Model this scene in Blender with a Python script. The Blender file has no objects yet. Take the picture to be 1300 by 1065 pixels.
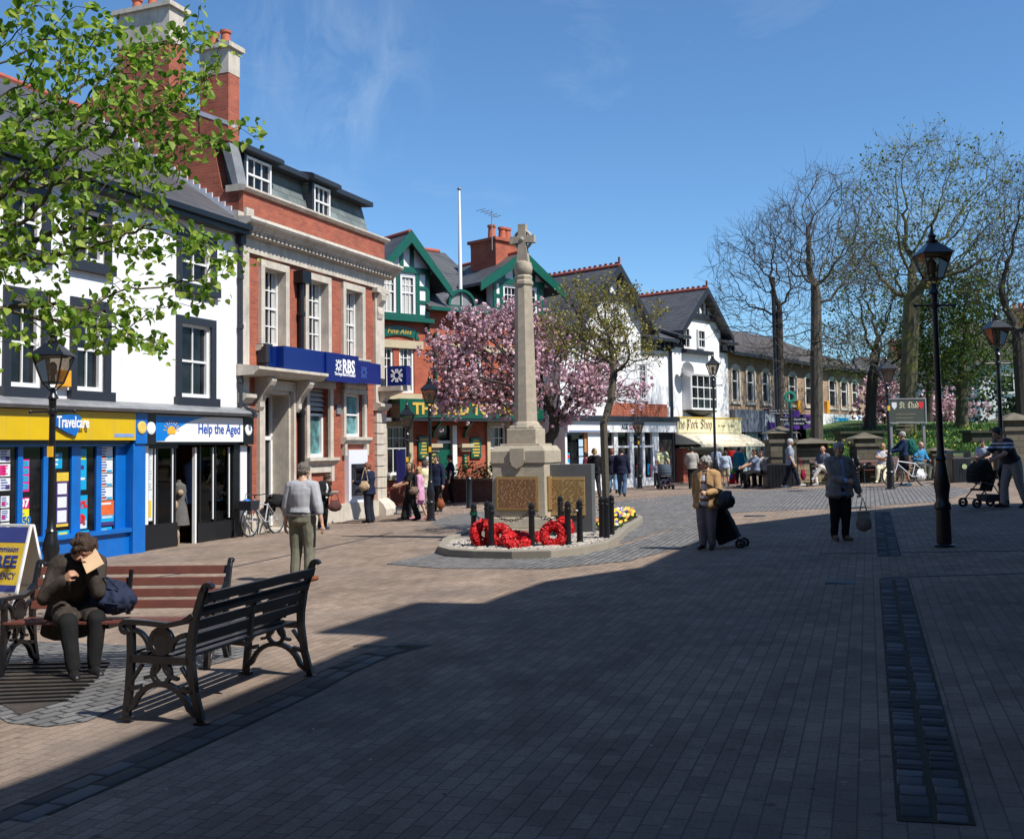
import bpy, math, random
import numpy as np
from mathutils import Vector, Matrix, noise
random.seed(7); RS = np.random.RandomState(11)
PI = math.pi; R = math.radians
scene = bpy.context.scene
COL = scene.collection
V = lambda *a: Vector(a)

# ------------------------------------------------------------------ lens and ground
FPX, CX, CY, CAMZ = 1330.0, 650.0, 487.5, 1.64
PITCH, ROLL = math.atan(82.5/1330), R(0.9)
_f = V(0, math.cos(PITCH), math.sin(PITCH)); _r0 = V(1, 0, 0); _u0 = V(0, -math.sin(PITCH), math.cos(PITCH))
CR = _r0*math.cos(ROLL) - _u0*math.sin(ROLL)
CU = _r0*math.sin(ROLL) + _u0*math.cos(ROLL)
CAM = V(0, 0, CAMZ)
def ray(px, py):
    return _f + CR*((px-CX)/FPX) - CU*((py-CY)/FPX)
def gz(x, y):                      # the square falls gently to the left
    return 0.035*max(-25, min(25, x)) - 0.004*max(-20, min(70, y))
def G(px, py):                     # ground point seen in a given direction
    d = ray(px, py)
    t = -CAMZ/(d.z - 0.035*d.x + 0.004*d.y)
    p = CAM + d*t
    return V(p.x, p.y, gz(p.x, p.y))
def at(px, py, Y):                 # point at depth Y
    d = ray(px, py)
    return CAM + d*(Y/d.y)

# ------------------------------------------------------------------ mesh builder
class MB:
    def __init__(s): s.v = []; s.f = []; s.sm = []
    def add(s, vs, fs, smooth=False):
        n = len(s.v); s.v.extend([tuple(v) for v in vs])
        s.f.extend([tuple(i+n for i in f) for f in fs]); s.sm.extend([smooth]*len(fs)); return s
    def box(s, x0, x1, y0, y1, z0, z1):
        if x0 > x1: x0, x1 = x1, x0
        if y0 > y1: y0, y1 = y1, y0
        if z0 > z1: z0, z1 = z1, z0
        vs = [(x0,y0,z0),(x1,y0,z0),(x1,y1,z0),(x0,y1,z0),(x0,y0,z1),(x1,y0,z1),(x1,y1,z1),(x0,y1,z1)]
        return s.add(vs, [(0,3,2,1),(4,5,6,7),(0,1,5,4),(1,2,6,5),(2,3,7,6),(3,0,4,7)])
    def frustum(s, x0, x1, y0, y1, z0, z1, ix, iy=None):
        iy = ix if iy is None else iy
        vs = [(x0,y0,z0),(x1,y0,z0),(x1,y1,z0),(x0,y1,z0),(x0+ix,y0+iy,z1),(x1-ix,y0+iy,z1),(x1-ix,y1-iy,z1),(x0+ix,y1-iy,z1)]
        return s.add(vs, [(0,3,2,1),(4,5,6,7),(0,1,5,4),(1,2,6,5),(2,3,7,6),(3,0,4,7)])
    def prism(s, poly, vec, smooth=False):     # poly: list of 3D pts, extruded by vec
        n = len(poly); vec = Vector(vec)
        a = [Vector(p) for p in poly]; b = [p+vec for p in a]
        fs = [tuple(range(n))[::-1], tuple(range(n, 2*n))]
        vs = a+b; s.add(vs, fs)
        s.add(vs, [(i, (i+1)%n, n+(i+1)%n, n+i) for i in range(n)], smooth); return s
    def xz(s, pts, y0, y1):                    # outline in the x-z plane, thickness in y
        return s.prism([(p[0], y0, p[1]) for p in pts], (0, y1-y0, 0))
    def yz(s, pts, x0, x1):
        return s.prism([(x0, p[0], p[1]) for p in pts], (x1-x0, 0, 0))
    def xy(s, pts, z0, z1):
        return s.prism([(p[0], p[1], z0) for p in pts], (0, 0, z1-z0))
    def bar(s, p, q, w, h=None, up=(0,0,1)):
        h = w if h is None else h
        p, q = Vector(p), Vector(q); d = (q-p)
        if d.length < 1e-6: return s
        d.normalize(); up = Vector(up)
        a = d.cross(up)
        if a.length < 1e-4: a = d.cross(V(1,0,0))
        a.normalize(); b = a.cross(d)
        a *= w/2; b *= h/2
        vs = [p-a-b, p+a-b, p+a+b, p-a+b, q-a-b, q+a-b, q+a+b, q-a+b]
        return s.add(vs, [(0,1,2,3),(7,6,5,4),(0,4,5,1),(1,5,6,2),(2,6,7,3),(3,7,4,0)])
    def tube(s, pts, rad, n=8, cap=True):
        pts = [Vector(p) for p in pts]
        if not hasattr(rad, '__len__'): rad = [rad]*len(pts)
        rings = []; prev = None
        for i, p in enumerate(pts):
            d = (pts[min(i+1, len(pts)-1)] - pts[max(i-1, 0)])
            if d.length < 1e-7: d = V(0,0,1)
            d.normalize()
            if prev is None:
                a = d.cross(V(0,0,1))
                if a.length < 1e-3: a = d.cross(V(1,0,0))
            else: a = prev - d*prev.dot(d)
            if a.length < 1e-5: a = d.orthogonal()
            a.normalize(); prev = a; b = d.cross(a)
            rings.append([p + (a*math.cos(2*PI*k/n) + b*math.sin(2*PI*k/n))*rad[i] for k in range(n)])
        vs = [v for r in rings for v in r]; fs = []
        for i in range(len(pts)-1):
            for k in range(n): fs.append((i*n+k, i*n+(k+1)%n, (i+1)*n+(k+1)%n, (i+1)*n+k))
        s.add(vs, fs, True)
        if cap: s.add(rings[0], [tuple(range(n))[::-1]]); s.add(rings[-1], [tuple(range(n))])
        return s
    def lathe(s, prof, cx=0, cy=0, n=16, z0=0, smooth=True):     # prof: (radius, z)
        vs = []; fs = []; m = len(prof)
        for r, z in prof:
            for k in range(n): vs.append((cx+r*math.cos(2*PI*(k+.5)/n), cy+r*math.sin(2*PI*(k+.5)/n), z0+z))
        for i in range(m-1):
            for k in range(n): fs.append((i*n+k, i*n+(k+1)%n, (i+1)*n+(k+1)%n, (i+1)*n+k))
        s.add(vs, fs, smooth)
        s.add(vs[:n], [tuple(range(n))[::-1]]); s.add(vs[-n:], [tuple(range(n))]); return s
    def ell(s, c, r, nu=12, nv=8, rot=None):
        c = Vector(c); r = r if hasattr(r, '__len__') else (r, r, r); vs = []; fs = []
        for i in range(nv+1):
            t = PI*i/nv
            for k in range(nu):
                v = V(r[0]*math.sin(t)*math.cos(2*PI*k/nu), r[1]*math.sin(t)*math.sin(2*PI*k/nu), r[2]*math.cos(t))
                if rot is not None: v = rot @ v
                vs.append(c+v)
        for i in range(nv):
            for k in range(nu): fs.append((i*nu+k, (i+1)*nu+k, (i+1)*nu+(k+1)%nu, i*nu+(k+1)%nu))
        return s.add(vs, fs, True)
    def torus(s, c, R_, r, axis='y', n=32, m=8, a0=0, a1=2*PI, flat=1.0):
        c = Vector(c); vs = []; fs = []; full = abs(a1-a0-2*PI) < 1e-6
        N = n if full else n+1
        for i in range(N):
            t = a0+(a1-a0)*i/n
            for k in range(m):
                u = 2*PI*k/m; rr = R_+r*math.cos(u); h = r*math.sin(u)*flat
                if axis == 'y': p = V(rr*math.cos(t), h, rr*math.sin(t))
                elif axis == 'x': p = V(h, rr*math.cos(t), rr*math.sin(t))
                else: p = V(rr*math.cos(t), rr*math.sin(t), h)
                vs.append(c+p)
        for i in range(n if full else n):
            j = (i+1) % N
            if not full and i+1 >= N: break
            for k in range(m): fs.append((i*m+k, j*m+k, j*m+(k+1)%m, i*m+(k+1)%m))
        return s.add(vs, fs, True)
    def ribbon(s, path, w, x0, x1, closed=False):   # flat bar following a path in the y-z plane, thickness along x
        n = len(path); P = [Vector((0, p[0], p[1])) for p in path]; L = []; Rr = []
        for i in range(n):
            if closed: d = P[(i+1) % n]-P[i-1]
            else: d = P[min(i+1, n-1)]-P[max(i-1, 0)]
            d.normalize(); nn = V(0, -d.z, d.y)
            ww = w[i] if hasattr(w, '__len__') else w
            L.append(P[i]+nn*ww/2); Rr.append(P[i]-nn*ww/2)
        vs = []
        for i in range(n):
            for x in (x0, x1):
                vs.append((x, L[i].y, L[i].z)); vs.append((x, Rr[i].y, Rr[i].z))
        fs = []
        for i in range(n if closed else n-1):
            a = i*4; b = ((i+1) % n)*4
            fs += [(a, b, b+1, a+1), (a+2, a+3, b+3, b+2), (a, a+2, b+2, b), (a+1, b+1, b+3, a+3)]
        if not closed: fs += [(0, 1, 3, 2), (4*n-4, 4*n-2, 4*n-1, 4*n-3)]
        return s.add(vs, fs)
    def xf(s, m):
        s.v = [tuple(m @ Vector(v)) for v in s.v]; return s
    def build(s, name, mat, parent=None, bevel=0, angle=35, lab=None):
        me = bpy.data.meshes.new(name); me.from_pydata(s.v, [], s.f)
        me.polygons.foreach_set('use_smooth', s.sm)
        me.validate(); 
        if any(s.sm): me.set_sharp_from_angle(angle=R(angle))
        me.materials.append(mat)
        o = bpy.data.objects.new(name, me); COL.objects.link(o)
        if parent is not None: o.parent = parent
        if bevel:
            b = o.modifiers.new('bevel', 'BEVEL'); b.width = bevel; b.segments = 2; b.limit_method = 'ANGLE'; b.angle_limit = R(40)
        if lab: o['label'] = lab
        return o

def tag(o, label, cat, group=None):
    o['label'] = label; o['category'] = cat
    if group: o['group'] = group
    return o
def struct(o, kind='structure'): o['kind'] = kind; return o
def thing(name, label, cat, loc=(0,0,0), rz=0, group=None, sc=1):
    o = bpy.data.objects.new(name, None); COL.objects.link(o); o.empty_display_size = .2
    o.location = loc; o.rotation_euler = (0, 0, rz); o.scale = (sc, sc, sc)
    return tag(o, label, cat, group)
def dup(src, loc, rz=0, label=None, sc=None, skip=()):
    kids = [c for c in COL.objects if c.parent == src]
    r = src.copy(); COL.objects.link(r); r.location = loc; r.rotation_euler = (0, 0, rz)
    if sc: r.scale = (sc, sc, sc)
    if label: r['label'] = label
    for ch in kids:
        if ch.name.split('.')[0] in skip: continue
        c = ch.copy(); COL.objects.link(c); c.parent = r
        for g in [q for q in COL.objects if q.parent == ch]:
            d = g.copy(); COL.objects.link(d); d.parent = c
    return r

# ------------------------------------------------------------------ materials
MATS = {}; ALB = .86
def K_(c): return tuple(v*ALB for v in c)
def _nt(name):
    m = bpy.data.materials.new(name); m.use_nodes = True; nt = m.node_tree
    for n in list(nt.nodes): nt.nodes.remove(n)
    out = nt.nodes.new('ShaderNodeOutputMaterial'); b = nt.nodes.new('ShaderNodeBsdfPrincipled')
    nt.links.new(b.outputs[0], out.inputs[0]); return m, nt, b, out
def N(nt, t, **kw):
    n = nt.nodes.new('ShaderNode'+t)
    for k, v in kw.items():
        if k in n.inputs: n.inputs[k].default_value = v
        else: setattr(n, k, v)
    return n
def ramp(nt, fac, stops):
    r = nt.nodes.new('ShaderNodeValToRGB'); e = r.color_ramp.elements
    while len(e) < len(stops): e.new(.5)
    for i, (p, c) in enumerate(stops): e[i].position = p; e[i].color = (*c, 1) if len(c) == 3 else c
    nt.links.new(fac, r.inputs[0]); return r.outputs[0]
def mixc(nt, fac, a, b, mode='MIX'):
    m = nt.nodes.new('ShaderNodeMix'); m.data_type = 'RGBA'; m.blend_type = mode
    for i, s in ((0, fac), (6, a), (7, b)):
        if isinstance(s, (int, float)): m.inputs[i].default_value = s
        elif isinstance(s, tuple): m.inputs[i].default_value = (*s, 1)
        else: nt.links.new(s, m.inputs[i])
    return m.outputs[2]
def coords(nt, mode):
    tc = nt.nodes.new('ShaderNodeTexCoord')
    if mode == 'wall':        # (x+y, z)
        sx = N(nt, 'SeparateXYZ'); nt.links.new(tc.outputs['Object'], sx.inputs[0])
        ad = N(nt, 'Math', operation='ADD'); nt.links.new(sx.outputs[0], ad.inputs[0]); nt.links.new(sx.outputs[1], ad.inputs[1])
        cb = N(nt, 'CombineXYZ'); nt.links.new(ad.outputs[0], cb.inputs[0]); nt.links.new(sx.outputs[2], cb.inputs[1])
        return cb.outputs[0]
    return tc.outputs['Object']
def bump(nt, bsdf, h, strength, dist=.01):
    b = N(nt, 'Bump'); b.inputs['Strength'].default_value = strength; b.inputs['Distance'].default_value = dist
    nt.links.new(h, b.inputs['Height']); nt.links.new(b.outputs[0], bsdf.inputs['Normal'])
def M(name, col=(.5,.5,.5), rough=.7, var=.12, scale=6, bmp=.0, metal=0, spec=.5, dirt=None, dscale=1.2, dth=(.45,.7), bscale=None, coat=0, streak=None):
    if name in MATS: return MATS[name]
    m, nt, b, out = _nt(name); col = K_(col)
    cv = coords(nt, 'obj')
    n1 = N(nt, 'TexNoise', Scale=scale, Detail=6.0, Roughness=.6); nt.links.new(cv, n1.inputs['Vector'])
    c0 = tuple(max(0, c*(1-var)) for c in col); c1 = tuple(min(1, c*(1+var)) for c in col)
    c = ramp(nt, n1.outputs[0], [(.3, c0), (.7, c1)])
    if dirt:
        n2 = N(nt, 'TexNoise', Scale=dscale, Detail=8.0, Roughness=.65); nt.links.new(cv, n2.inputs['Vector'])
        mk = ramp(nt, n2.outputs[0], [(dth[0], (0,0,0)), (dth[1], (1,1,1))])
        c = mixc(nt, mk, c, dirt)
    if streak:                                # rain streaks running down the wall
        mp = N(nt, 'Mapping'); mp.inputs['Scale'].default_value = (5, 5, .22); nt.links.new(cv, mp.inputs[0]); n6 = N(nt, 'TexNoise', Scale=1.6, Detail=7.0, Roughness=.7); nt.links.new(mp.outputs[0], n6.inputs['Vector'])
        c = mixc(nt, ramp(nt, n6.outputs[0], [(.5, (0,0,0)), (.85, (.8,.8,.8))]), c, K_(streak))
    nt.links.new(c, b.inputs['Base Color'])
    b.inputs['Roughness'].default_value = rough; b.inputs['Metallic'].default_value = metal
    b.inputs['Specular IOR Level'].default_value = spec
    if coat: b.inputs['Coat Weight'].default_value = coat; b.inputs['Coat Roughness'].default_value = .15
    if bmp:
        n3 = N(nt, 'TexNoise', Scale=bscale or scale*5, Detail=5.0); nt.links.new(cv, n3.inputs['Vector'])
        bump(nt, b, n3.outputs[0], bmp)
    MATS[name] = m; return m
def BR(name, c1, c2, mortar, w=.225, h=.075, mo=.01, rough=.85, mode='wall', rot=0, bmp=.6, off=.5, dirt=None, dscale=.6, dth=(.5,.75), bias=0, warp=0, gum=0):
    if name in MATS: return MATS[name]
    c1, c2, mortar = K_(c1), K_(c2), K_(mortar)
    m, nt, b, out = _nt(name)
    cv = coords(nt, mode)
    if rot:
        mp = N(nt, 'Mapping'); mp.inputs['Rotation'].default_value = (0, 0, rot); nt.links.new(cv, mp.inputs[0]); cv = mp.outputs[0]
    raw = cv
    if warp:
        wn = N(nt, 'TexNoise', Scale=5.0, Detail=2.0); nt.links.new(cv, wn.inputs['Vector'])
        vm = N(nt, 'VectorMath', operation='SUBTRACT'); nt.links.new(wn.outputs[1], vm.inputs[0]); vm.inputs[1].default_value = (.5,.5,.5)
        vs = N(nt, 'VectorMath', operation='SCALE'); nt.links.new(vm.outputs[0], vs.inputs[0]); vs.inputs['Scale'].default_value = warp
        va = N(nt, 'VectorMath', operation='ADD'); nt.links.new(cv, va.inputs[0]); nt.links.new(vs.outputs[0], va.inputs[1]); cv = va.outputs[0]
    t = N(nt, 'TexBrick'); t.offset = off
    t.inputs['Scale'].default_value = 1; t.inputs['Brick Width'].default_value = w; t.inputs['Row Height'].default_value = h
    t.inputs['Mortar Size'].default_value = mo; t.inputs['Mortar Smooth'].default_value = .3; t.inputs['Bias'].default_value = bias
    t.inputs['Color1'].default_value = (*c1, 1); t.inputs['Color2'].default_value = (*c2, 1); t.inputs['Mortar'].default_value = (*mortar, 1)
    nt.links.new(cv, t.inputs['Vector'])
    n1 = N(nt, 'TexNoise', Scale=1.3, Detail=8.0, Roughness=.7); nt.links.new(raw, n1.inputs['Vector'])
    c = mixc(nt, .55, t.outputs[0], ramp(nt, n1.outputs[0], [(.3, (.38,.38,.38)), (.7, (.95,.95,.95))]), 'OVERLAY')
    n4 = N(nt, 'TexNoise', Scale=60.0, Detail=3.0); nt.links.new(raw, n4.inputs['Vector'])
    c = mixc(nt, .35, c, ramp(nt, n4.outputs[0], [(.3, (.3,.3,.3)), (.7, (.75,.75,.75))]), 'OVERLAY')
    if dirt:
        n2 = N(nt, 'TexNoise', Scale=dscale, Detail=8.0, Roughness=.6); nt.links.new(raw, n2.inputs['Vector'])
        mk = ramp(nt, n2.outputs[0], [(dth[0], (0,0,0)), (dth[1], (1,1,1))])
        c = mixc(nt, mk, c, dirt)
    if gum: b.inputs['Specular IOR Level'].default_value = .12
    if gum:                                   # trodden gum, drips and broad worn patches
        n5 = N(nt, 'TexNoise', Scale=.22, Detail=5.0, Roughness=.7); nt.links.new(raw, n5.inputs['Vector'])
        c = mixc(nt, .5, c, ramp(nt, n5.outputs[0], [(.35, (.34,.34,.35)), (.65, (.62,.61,.6))]), 'OVERLAY')
        vo = N(nt, 'TexVoronoi', Scale=3.1); nt.links.new(raw, vo.inputs['Vector'])
        c = mixc(nt, ramp(nt, vo.outputs[0], [(.05, (.75,.75,.75)), (.075, (0,0,0))]), c, tuple(v*1.45 for v in c1))
        vo2 = N(nt, 'TexVoronoi', Scale=1.9); mp2 = N(nt, 'Mapping'); mp2.inputs['Location'].default_value = (3.7,9.1,0); nt.links.new(raw, mp2.inputs[0]); nt.links.new(mp2.outputs[0], vo2.inputs['Vector'])
        c = mixc(nt, ramp(nt, vo2.outputs[0], [(.04, (.7,.7,.7)), (.07, (0,0,0))]), c, tuple(v*.45 for v in c1))
    nt.links.new(c, b.inputs['Base Color']); b.inputs['Roughness'].default_value = rough
    inv = N(nt, 'Math', operation='SUBTRACT'); inv.inputs[0].default_value = 1; nt.links.new(t.outputs[1], inv.inputs[1])
    ad = N(nt, 'Math', operation='MULTIPLY_ADD'); nt.links.new(n4.outputs[0], ad.inputs[0]); ad.inputs[1].default_value = .4; nt.links.new(inv.outputs[0], ad.inputs[2])
    bump(nt, b, ad.outputs[0], bmp, .008)
    MATS[name] = m; return m
def STR(name, stops, axis=2, period=.1, rough=.85, off=0):       # banded colours along an axis
    if name in MATS: return MATS[name]
    m, nt, b, out = _nt(name)
    cv = coords(nt, 'obj'); sx = N(nt, 'SeparateXYZ'); nt.links.new(cv, sx.inputs[0])
    a = N(nt, 'Math', operation='MULTIPLY_ADD'); nt.links.new(sx.outputs[axis], a.inputs[0]); a.inputs[1].default_value = 1/period; a.inputs[2].default_value = off+100
    fr = N(nt, 'Math', operation='FRACT'); nt.links.new(a.outputs[0], fr.inputs[0])
    r = nt.nodes.new('ShaderNodeValToRGB'); r.color_ramp.interpolation = 'CONSTANT'; e = r.color_ramp.elements
    while len(e) < len(stops): e.new(.5)
    for i, (p, c) in enumerate(stops): e[i].position = p; e[i].color = (*K_(c), 1)
    nt.links.new(fr.outputs[0], r.inputs[0]); nt.links.new(r.outputs[0], b.inputs['Base Color'])
    b.inputs['Roughness'].default_value = rough
    MATS[name] = m; return m
def LEAF(name, c1, c2, trans=.45, scale=3, rough=.5, c3=None):
    if name in MATS: return MATS[name]
    m, nt, b, out = _nt(name)
    g = nt.nodes.new('ShaderNodeNewGeometry')
    c1, c2 = K_(c1), K_(c2); c3 = K_(c3) if c3 else None
    st = [(0, c1), (1, c2)] if c3 is None else [(0, c1), (.5, c3), (1, c2)]
    c = ramp(nt, g.outputs['Random Per Island'], st)
    nt.links.new(c, b.inputs['Base Color']); b.inputs['Roughness'].default_value = rough; b.inputs['Specular IOR Level'].default_value = .35
    tr = N(nt, 'BsdfTranslucent'); nt.links.new(c, tr.inputs[0])
    mx = N(nt, 'MixShader'); mx.inputs[0].default_value = trans
    nt.links.new(b.outputs[0], mx.inputs[1]); nt.links.new(tr.outputs[0], mx.inputs[2]); nt.links.new(mx.outputs[0], out.inputs[0])
    MATS[name] = m; return m
def GLASS(name, tint=(.9,.95,.95), refl=.12):
    if name in MATS: return MATS[name]
    m, nt, b, out = _nt(name); nt.nodes.remove(b)
    tr = N(nt, 'BsdfTransparent'); tr.inputs[0].default_value = (*tint, 1)
    gl = N(nt, 'BsdfGlossy'); gl.inputs['Roughness'].default_value = .02
    fr = N(nt, 'Fresnel'); fr.inputs[0].default_value = 1.5
    ad = N(nt, 'Math', operation='ADD'); nt.links.new(fr.outputs[0], ad.inputs[0]); ad.inputs[1].default_value = refl-.04; ad.use_clamp = True
    mx = N(nt, 'MixShader'); nt.links.new(ad.outputs[0], mx.inputs[0]); nt.links.new(tr.outputs[0], mx.inputs[1]); nt.links.new(gl.outputs[0], mx.inputs[2])
    nt.links.new(mx.outputs[0], out.inputs[0]); MATS[name] = m; return m
def PANE(name, col=(.012,.014,.018), rough=.04, bmp=.02):      # glazing with a dark room behind it
    if name in MATS: return MATS[name]
    m, nt, b, out = _nt(name)
    cv = coords(nt, 'obj'); n1 = N(nt, 'TexNoise', Scale=2.2, Detail=2.0); nt.links.new(cv, n1.inputs['Vector'])
    c = ramp(nt, n1.outputs[0], [(.4, tuple(c*.5 for c in col)), (.65, tuple(min(1, c*1.7) for c in col))])
    nt.links.new(c, b.inputs['Base Color']); b.inputs['Roughness'].default_value = rough; b.inputs['Specular IOR Level'].default_value = .33
    bump(nt, b, n1.outputs[0], bmp, .02); MATS[name] = m; return m

# ------------------------------------------------------------------ lettering
def text_mb(s, size, offset=0.0, shear=0, spacing=1.0, align='CENTER', extr=.004, sx=1.0, res=3):
    cu = bpy.data.curves.new('lettering', 'FONT'); cu.body = s; cu.size = size; cu.align_x = align; cu.align_y = 'CENTER'
    cu.offset = offset; cu.shear = shear; cu.space_character = spacing; cu.extrude = extr; cu.resolution_u = res
    o = bpy.data.objects.new('lettering', cu); COL.objects.link(o)
    bpy.context.view_layer.update()
    me = bpy.data.meshes.new_from_object(o.evaluated_get(bpy.context.evaluated_depsgraph_get()))
    mb = MB(); mb.v = [(v.co.x*sx, v.co.y, v.co.z) for v in me.vertices]; mb.f = [tuple(p.vertices) for p in me.polygons]; mb.sm = [False]*len(mb.f)
    bpy.data.objects.remove(o); bpy.data.curves.remove(cu); bpy.data.meshes.remove(me); return mb
def sign_text(name, s, size, x, y, z, mat, parent, **kw):   # reads from the local -y side
    wid = kw.pop('width', None)
    mb = text_mb(s, size, **kw)
    xs = [v[0] for v in mb.v]; zs = [v[1] for v in mb.v]
    k = (wid/(max(xs)-min(xs))) if wid else 1
    cx = (max(xs)+min(xs))/2; cz = (max(zs)+min(zs))/2
    mb.v = [(x+(a-cx)*k, y-c, z+(b-cz)) for a, b, c in mb.v]
    return mb.build(name, mat, parent)
def nib(mb, strokes, x, y, z, sc, nx=.16, nz=.10, th=.006):     # broad-nib pen strokes (letters in the x-z plane)
    for st in strokes:
        for (a, b) in zip(st[:-1], st[1:]):
            ax, az, bx, bz = x+a[0]*sc, z+a[1]*sc, x+b[0]*sc, z+b[1]*sc
            hx, hz = nx*sc/2, nz*sc/2
            pts = [(ax-hx, az-hz), (ax+hx, az+hz), (bx+hx, bz+hz), (bx-hx, bz-hz)]
            ar = sum(pts[i][0]*pts[(i+1)%4][1]-pts[(i+1)%4][0]*pts[i][1] for i in range(4))
            if ar < 0: pts = pts[::-1]
            if abs(ar) < 1e-7: continue
            mb.xz(pts, y, y-th)
    return mb
class Frame:                       # a street front: local x runs along it, local y into the building, z up
    def __init__(s, x, y, deg):
        s.o = V(x, y, gz(x, y)); t = R(deg); s.rz = PI/2-t
        s.u = V(math.sin(t), math.cos(t), 0); s.w = V(-math.cos(t), math.sin(t), 0)
    def L(s, p): d = p-s.o; return d.dot(s.u), d.dot(s.w), d.z
    def W(s, x, y, z=0): return s.o+s.u*x+s.w*y+V(0,0,z)
    def st(s, px, py, y=0.0):      # (x, z) on the plane local y = const
        d = ray(px, py); o = CAM-s.o; t = (y-o.dot(s.w))/d.dot(s.w); a = s.L(CAM+d*t); return a[0], a[2]
    def side(s, px, py, x=0.0):    # (y, z) on the plane local x = const
        d = ray(px, py); o = CAM-s.o; t = (x-o.dot(s.u))/d.dot(s.u); a = s.L(CAM+d*t); return a[1], a[2]
FW = Frame(-6.55, 25.08, 21.5)     # left row
FP = Frame(-4.65, 37.0, 50)        # green pub
FA = Frame(1.86, 40.5, 43)         # white gabled shop
FK = Frame(7.0, 46.0, 40)          # cream signed shop
FS = Frame(10.3, 50.0, 37)         # stone parade
# ------------------------------------------------------------------ shared materials
m_white = M('white_render', (.8,.81,.83), .85, .03, 3, .15, dirt=(.6,.6,.58), dscale=.7, dth=(.62,.95), streak=(.5,.49,.45))
m_wpaint = M('white_paint', (.78,.78,.77), .45, .05, 8)
m_cream = M('cream_paint', (.72,.66,.48), .5, .05, 8)
m_brick = BR('red_brick', (.36,.088,.042), (.27,.058,.03), (.2,.115,.085), .225, .075, .008, dirt=(.2,.07,.05), dth=(.55,.85))
m_brick2 = BR('orange_brick', (.36,.085,.04), (.28,.06,.03), (.3,.12,.08), .225, .075, .006)
m_stone = M('ashlar_stone', (.56,.5,.42), .85, .14, 4, .3, dirt=(.27,.24,.2), dscale=1.6, dth=(.5,.8), streak=(.2,.18,.15))
m_sandst = M('sandstone', (.5,.42,.28), .85, .12, 5, .3)
m_slate = BR('roof_slate', (.07,.072,.08), (.05,.052,.06), (.02,.02,.024), .3, .16, .006, rough=.55, bmp=.8, dirt=(.09,.09,.085), dth=(.5,.8))
m_gslate = BR('green_slate', (.17,.2,.19), (.12,.145,.14), (.05,.06,.06), .42, .24, .008, rough=.6, bmp=.8, dirt=(.07,.08,.08), dth=(.45,.75))
m_lead = M('lead_sheet', (.24,.25,.26), .5, .15, 5, .1, dirt=(.14,.14,.15))
m_char = M('charcoal_paint', (.02,.025,.035), .5, .1, 8)
m_black = M('black_paint', (.008,.009,.011), .35, .2, 10)
m_iron = M('black_iron', (.008,.009,.011), .32, .3, 14, .12, spec=.55)
m_pane = PANE('window_glass', (.009,.01,.012))
m_tpane = PANE('teal_glass', (.1,.22,.23), .08)
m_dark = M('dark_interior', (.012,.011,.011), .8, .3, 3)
m_glass = GLASS('shop_glass', (.95,.97,.97), .04)
m_yel = M('yellow_fascia', (.66,.44,.0), .4, .05, 3, streak=(.5,.36,.06))
m_blue = M('blue_gloss', (.0,.13,.5), .38, .12, 3, coat=.15, streak=(.05,.12,.3))
m_navy = M('navy_gloss', (.003,.018,.15), .25, .06, 3, coat=.3)
m_terr = M('terracotta', (.45,.12,.06), .8, .15, 8)
m_redridge = M('red_ridge_tile', (.38,.09,.06), .8, .2, 8)
m_green = M('green_gloss', (.0,.085,.05), .35, .12, 6, coat=.2)
m_gold = M('gold_lettering', (.62,.42,.08), .4, .1, 10)
m_txtw = M('white_lettering', (.85,.85,.85), .4, .02, 5)

def wall(mb, x0, x1, z0, z1, holes, y=0, depth=.16):
    xs = sorted({x0, x1}|{h[0] for h in holes}|{h[1] for h in holes}); zs = sorted({z0, z1}|{h[2] for h in holes}|{h[3] for h in holes})
    xs = [x for x in xs if x0 <= x <= x1]; zs = [z for z in zs if z0 <= z <= z1]
    for a, b in zip(xs[:-1], xs[1:]):
        for c, d in zip(zs[:-1], zs[1:]):
            mx, mz = (a+b)/2, (c+d)/2
            if any(h[0] < mx < h[1] and h[2] < mz < h[3] for h in holes): continue
            mb.add([(a,y,c),(b,y,c),(b,y,d),(a,y,d)], [(0,1,2,3)])
    for h in holes:
        a, b, c, d = max(h[0], x0), min(h[1], x1), max(h[2], z0), min(h[3], z1); e = y+depth
        mb.add([(a,y,c),(b,y,c),(b,y,d),(a,y,d),(a,e,c),(b,e,c),(b,e,d),(a,e,d)], [(0,4,5,1),(1,5,6,2),(2,6,7,3),(3,7,4,0)])
    return mb
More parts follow.
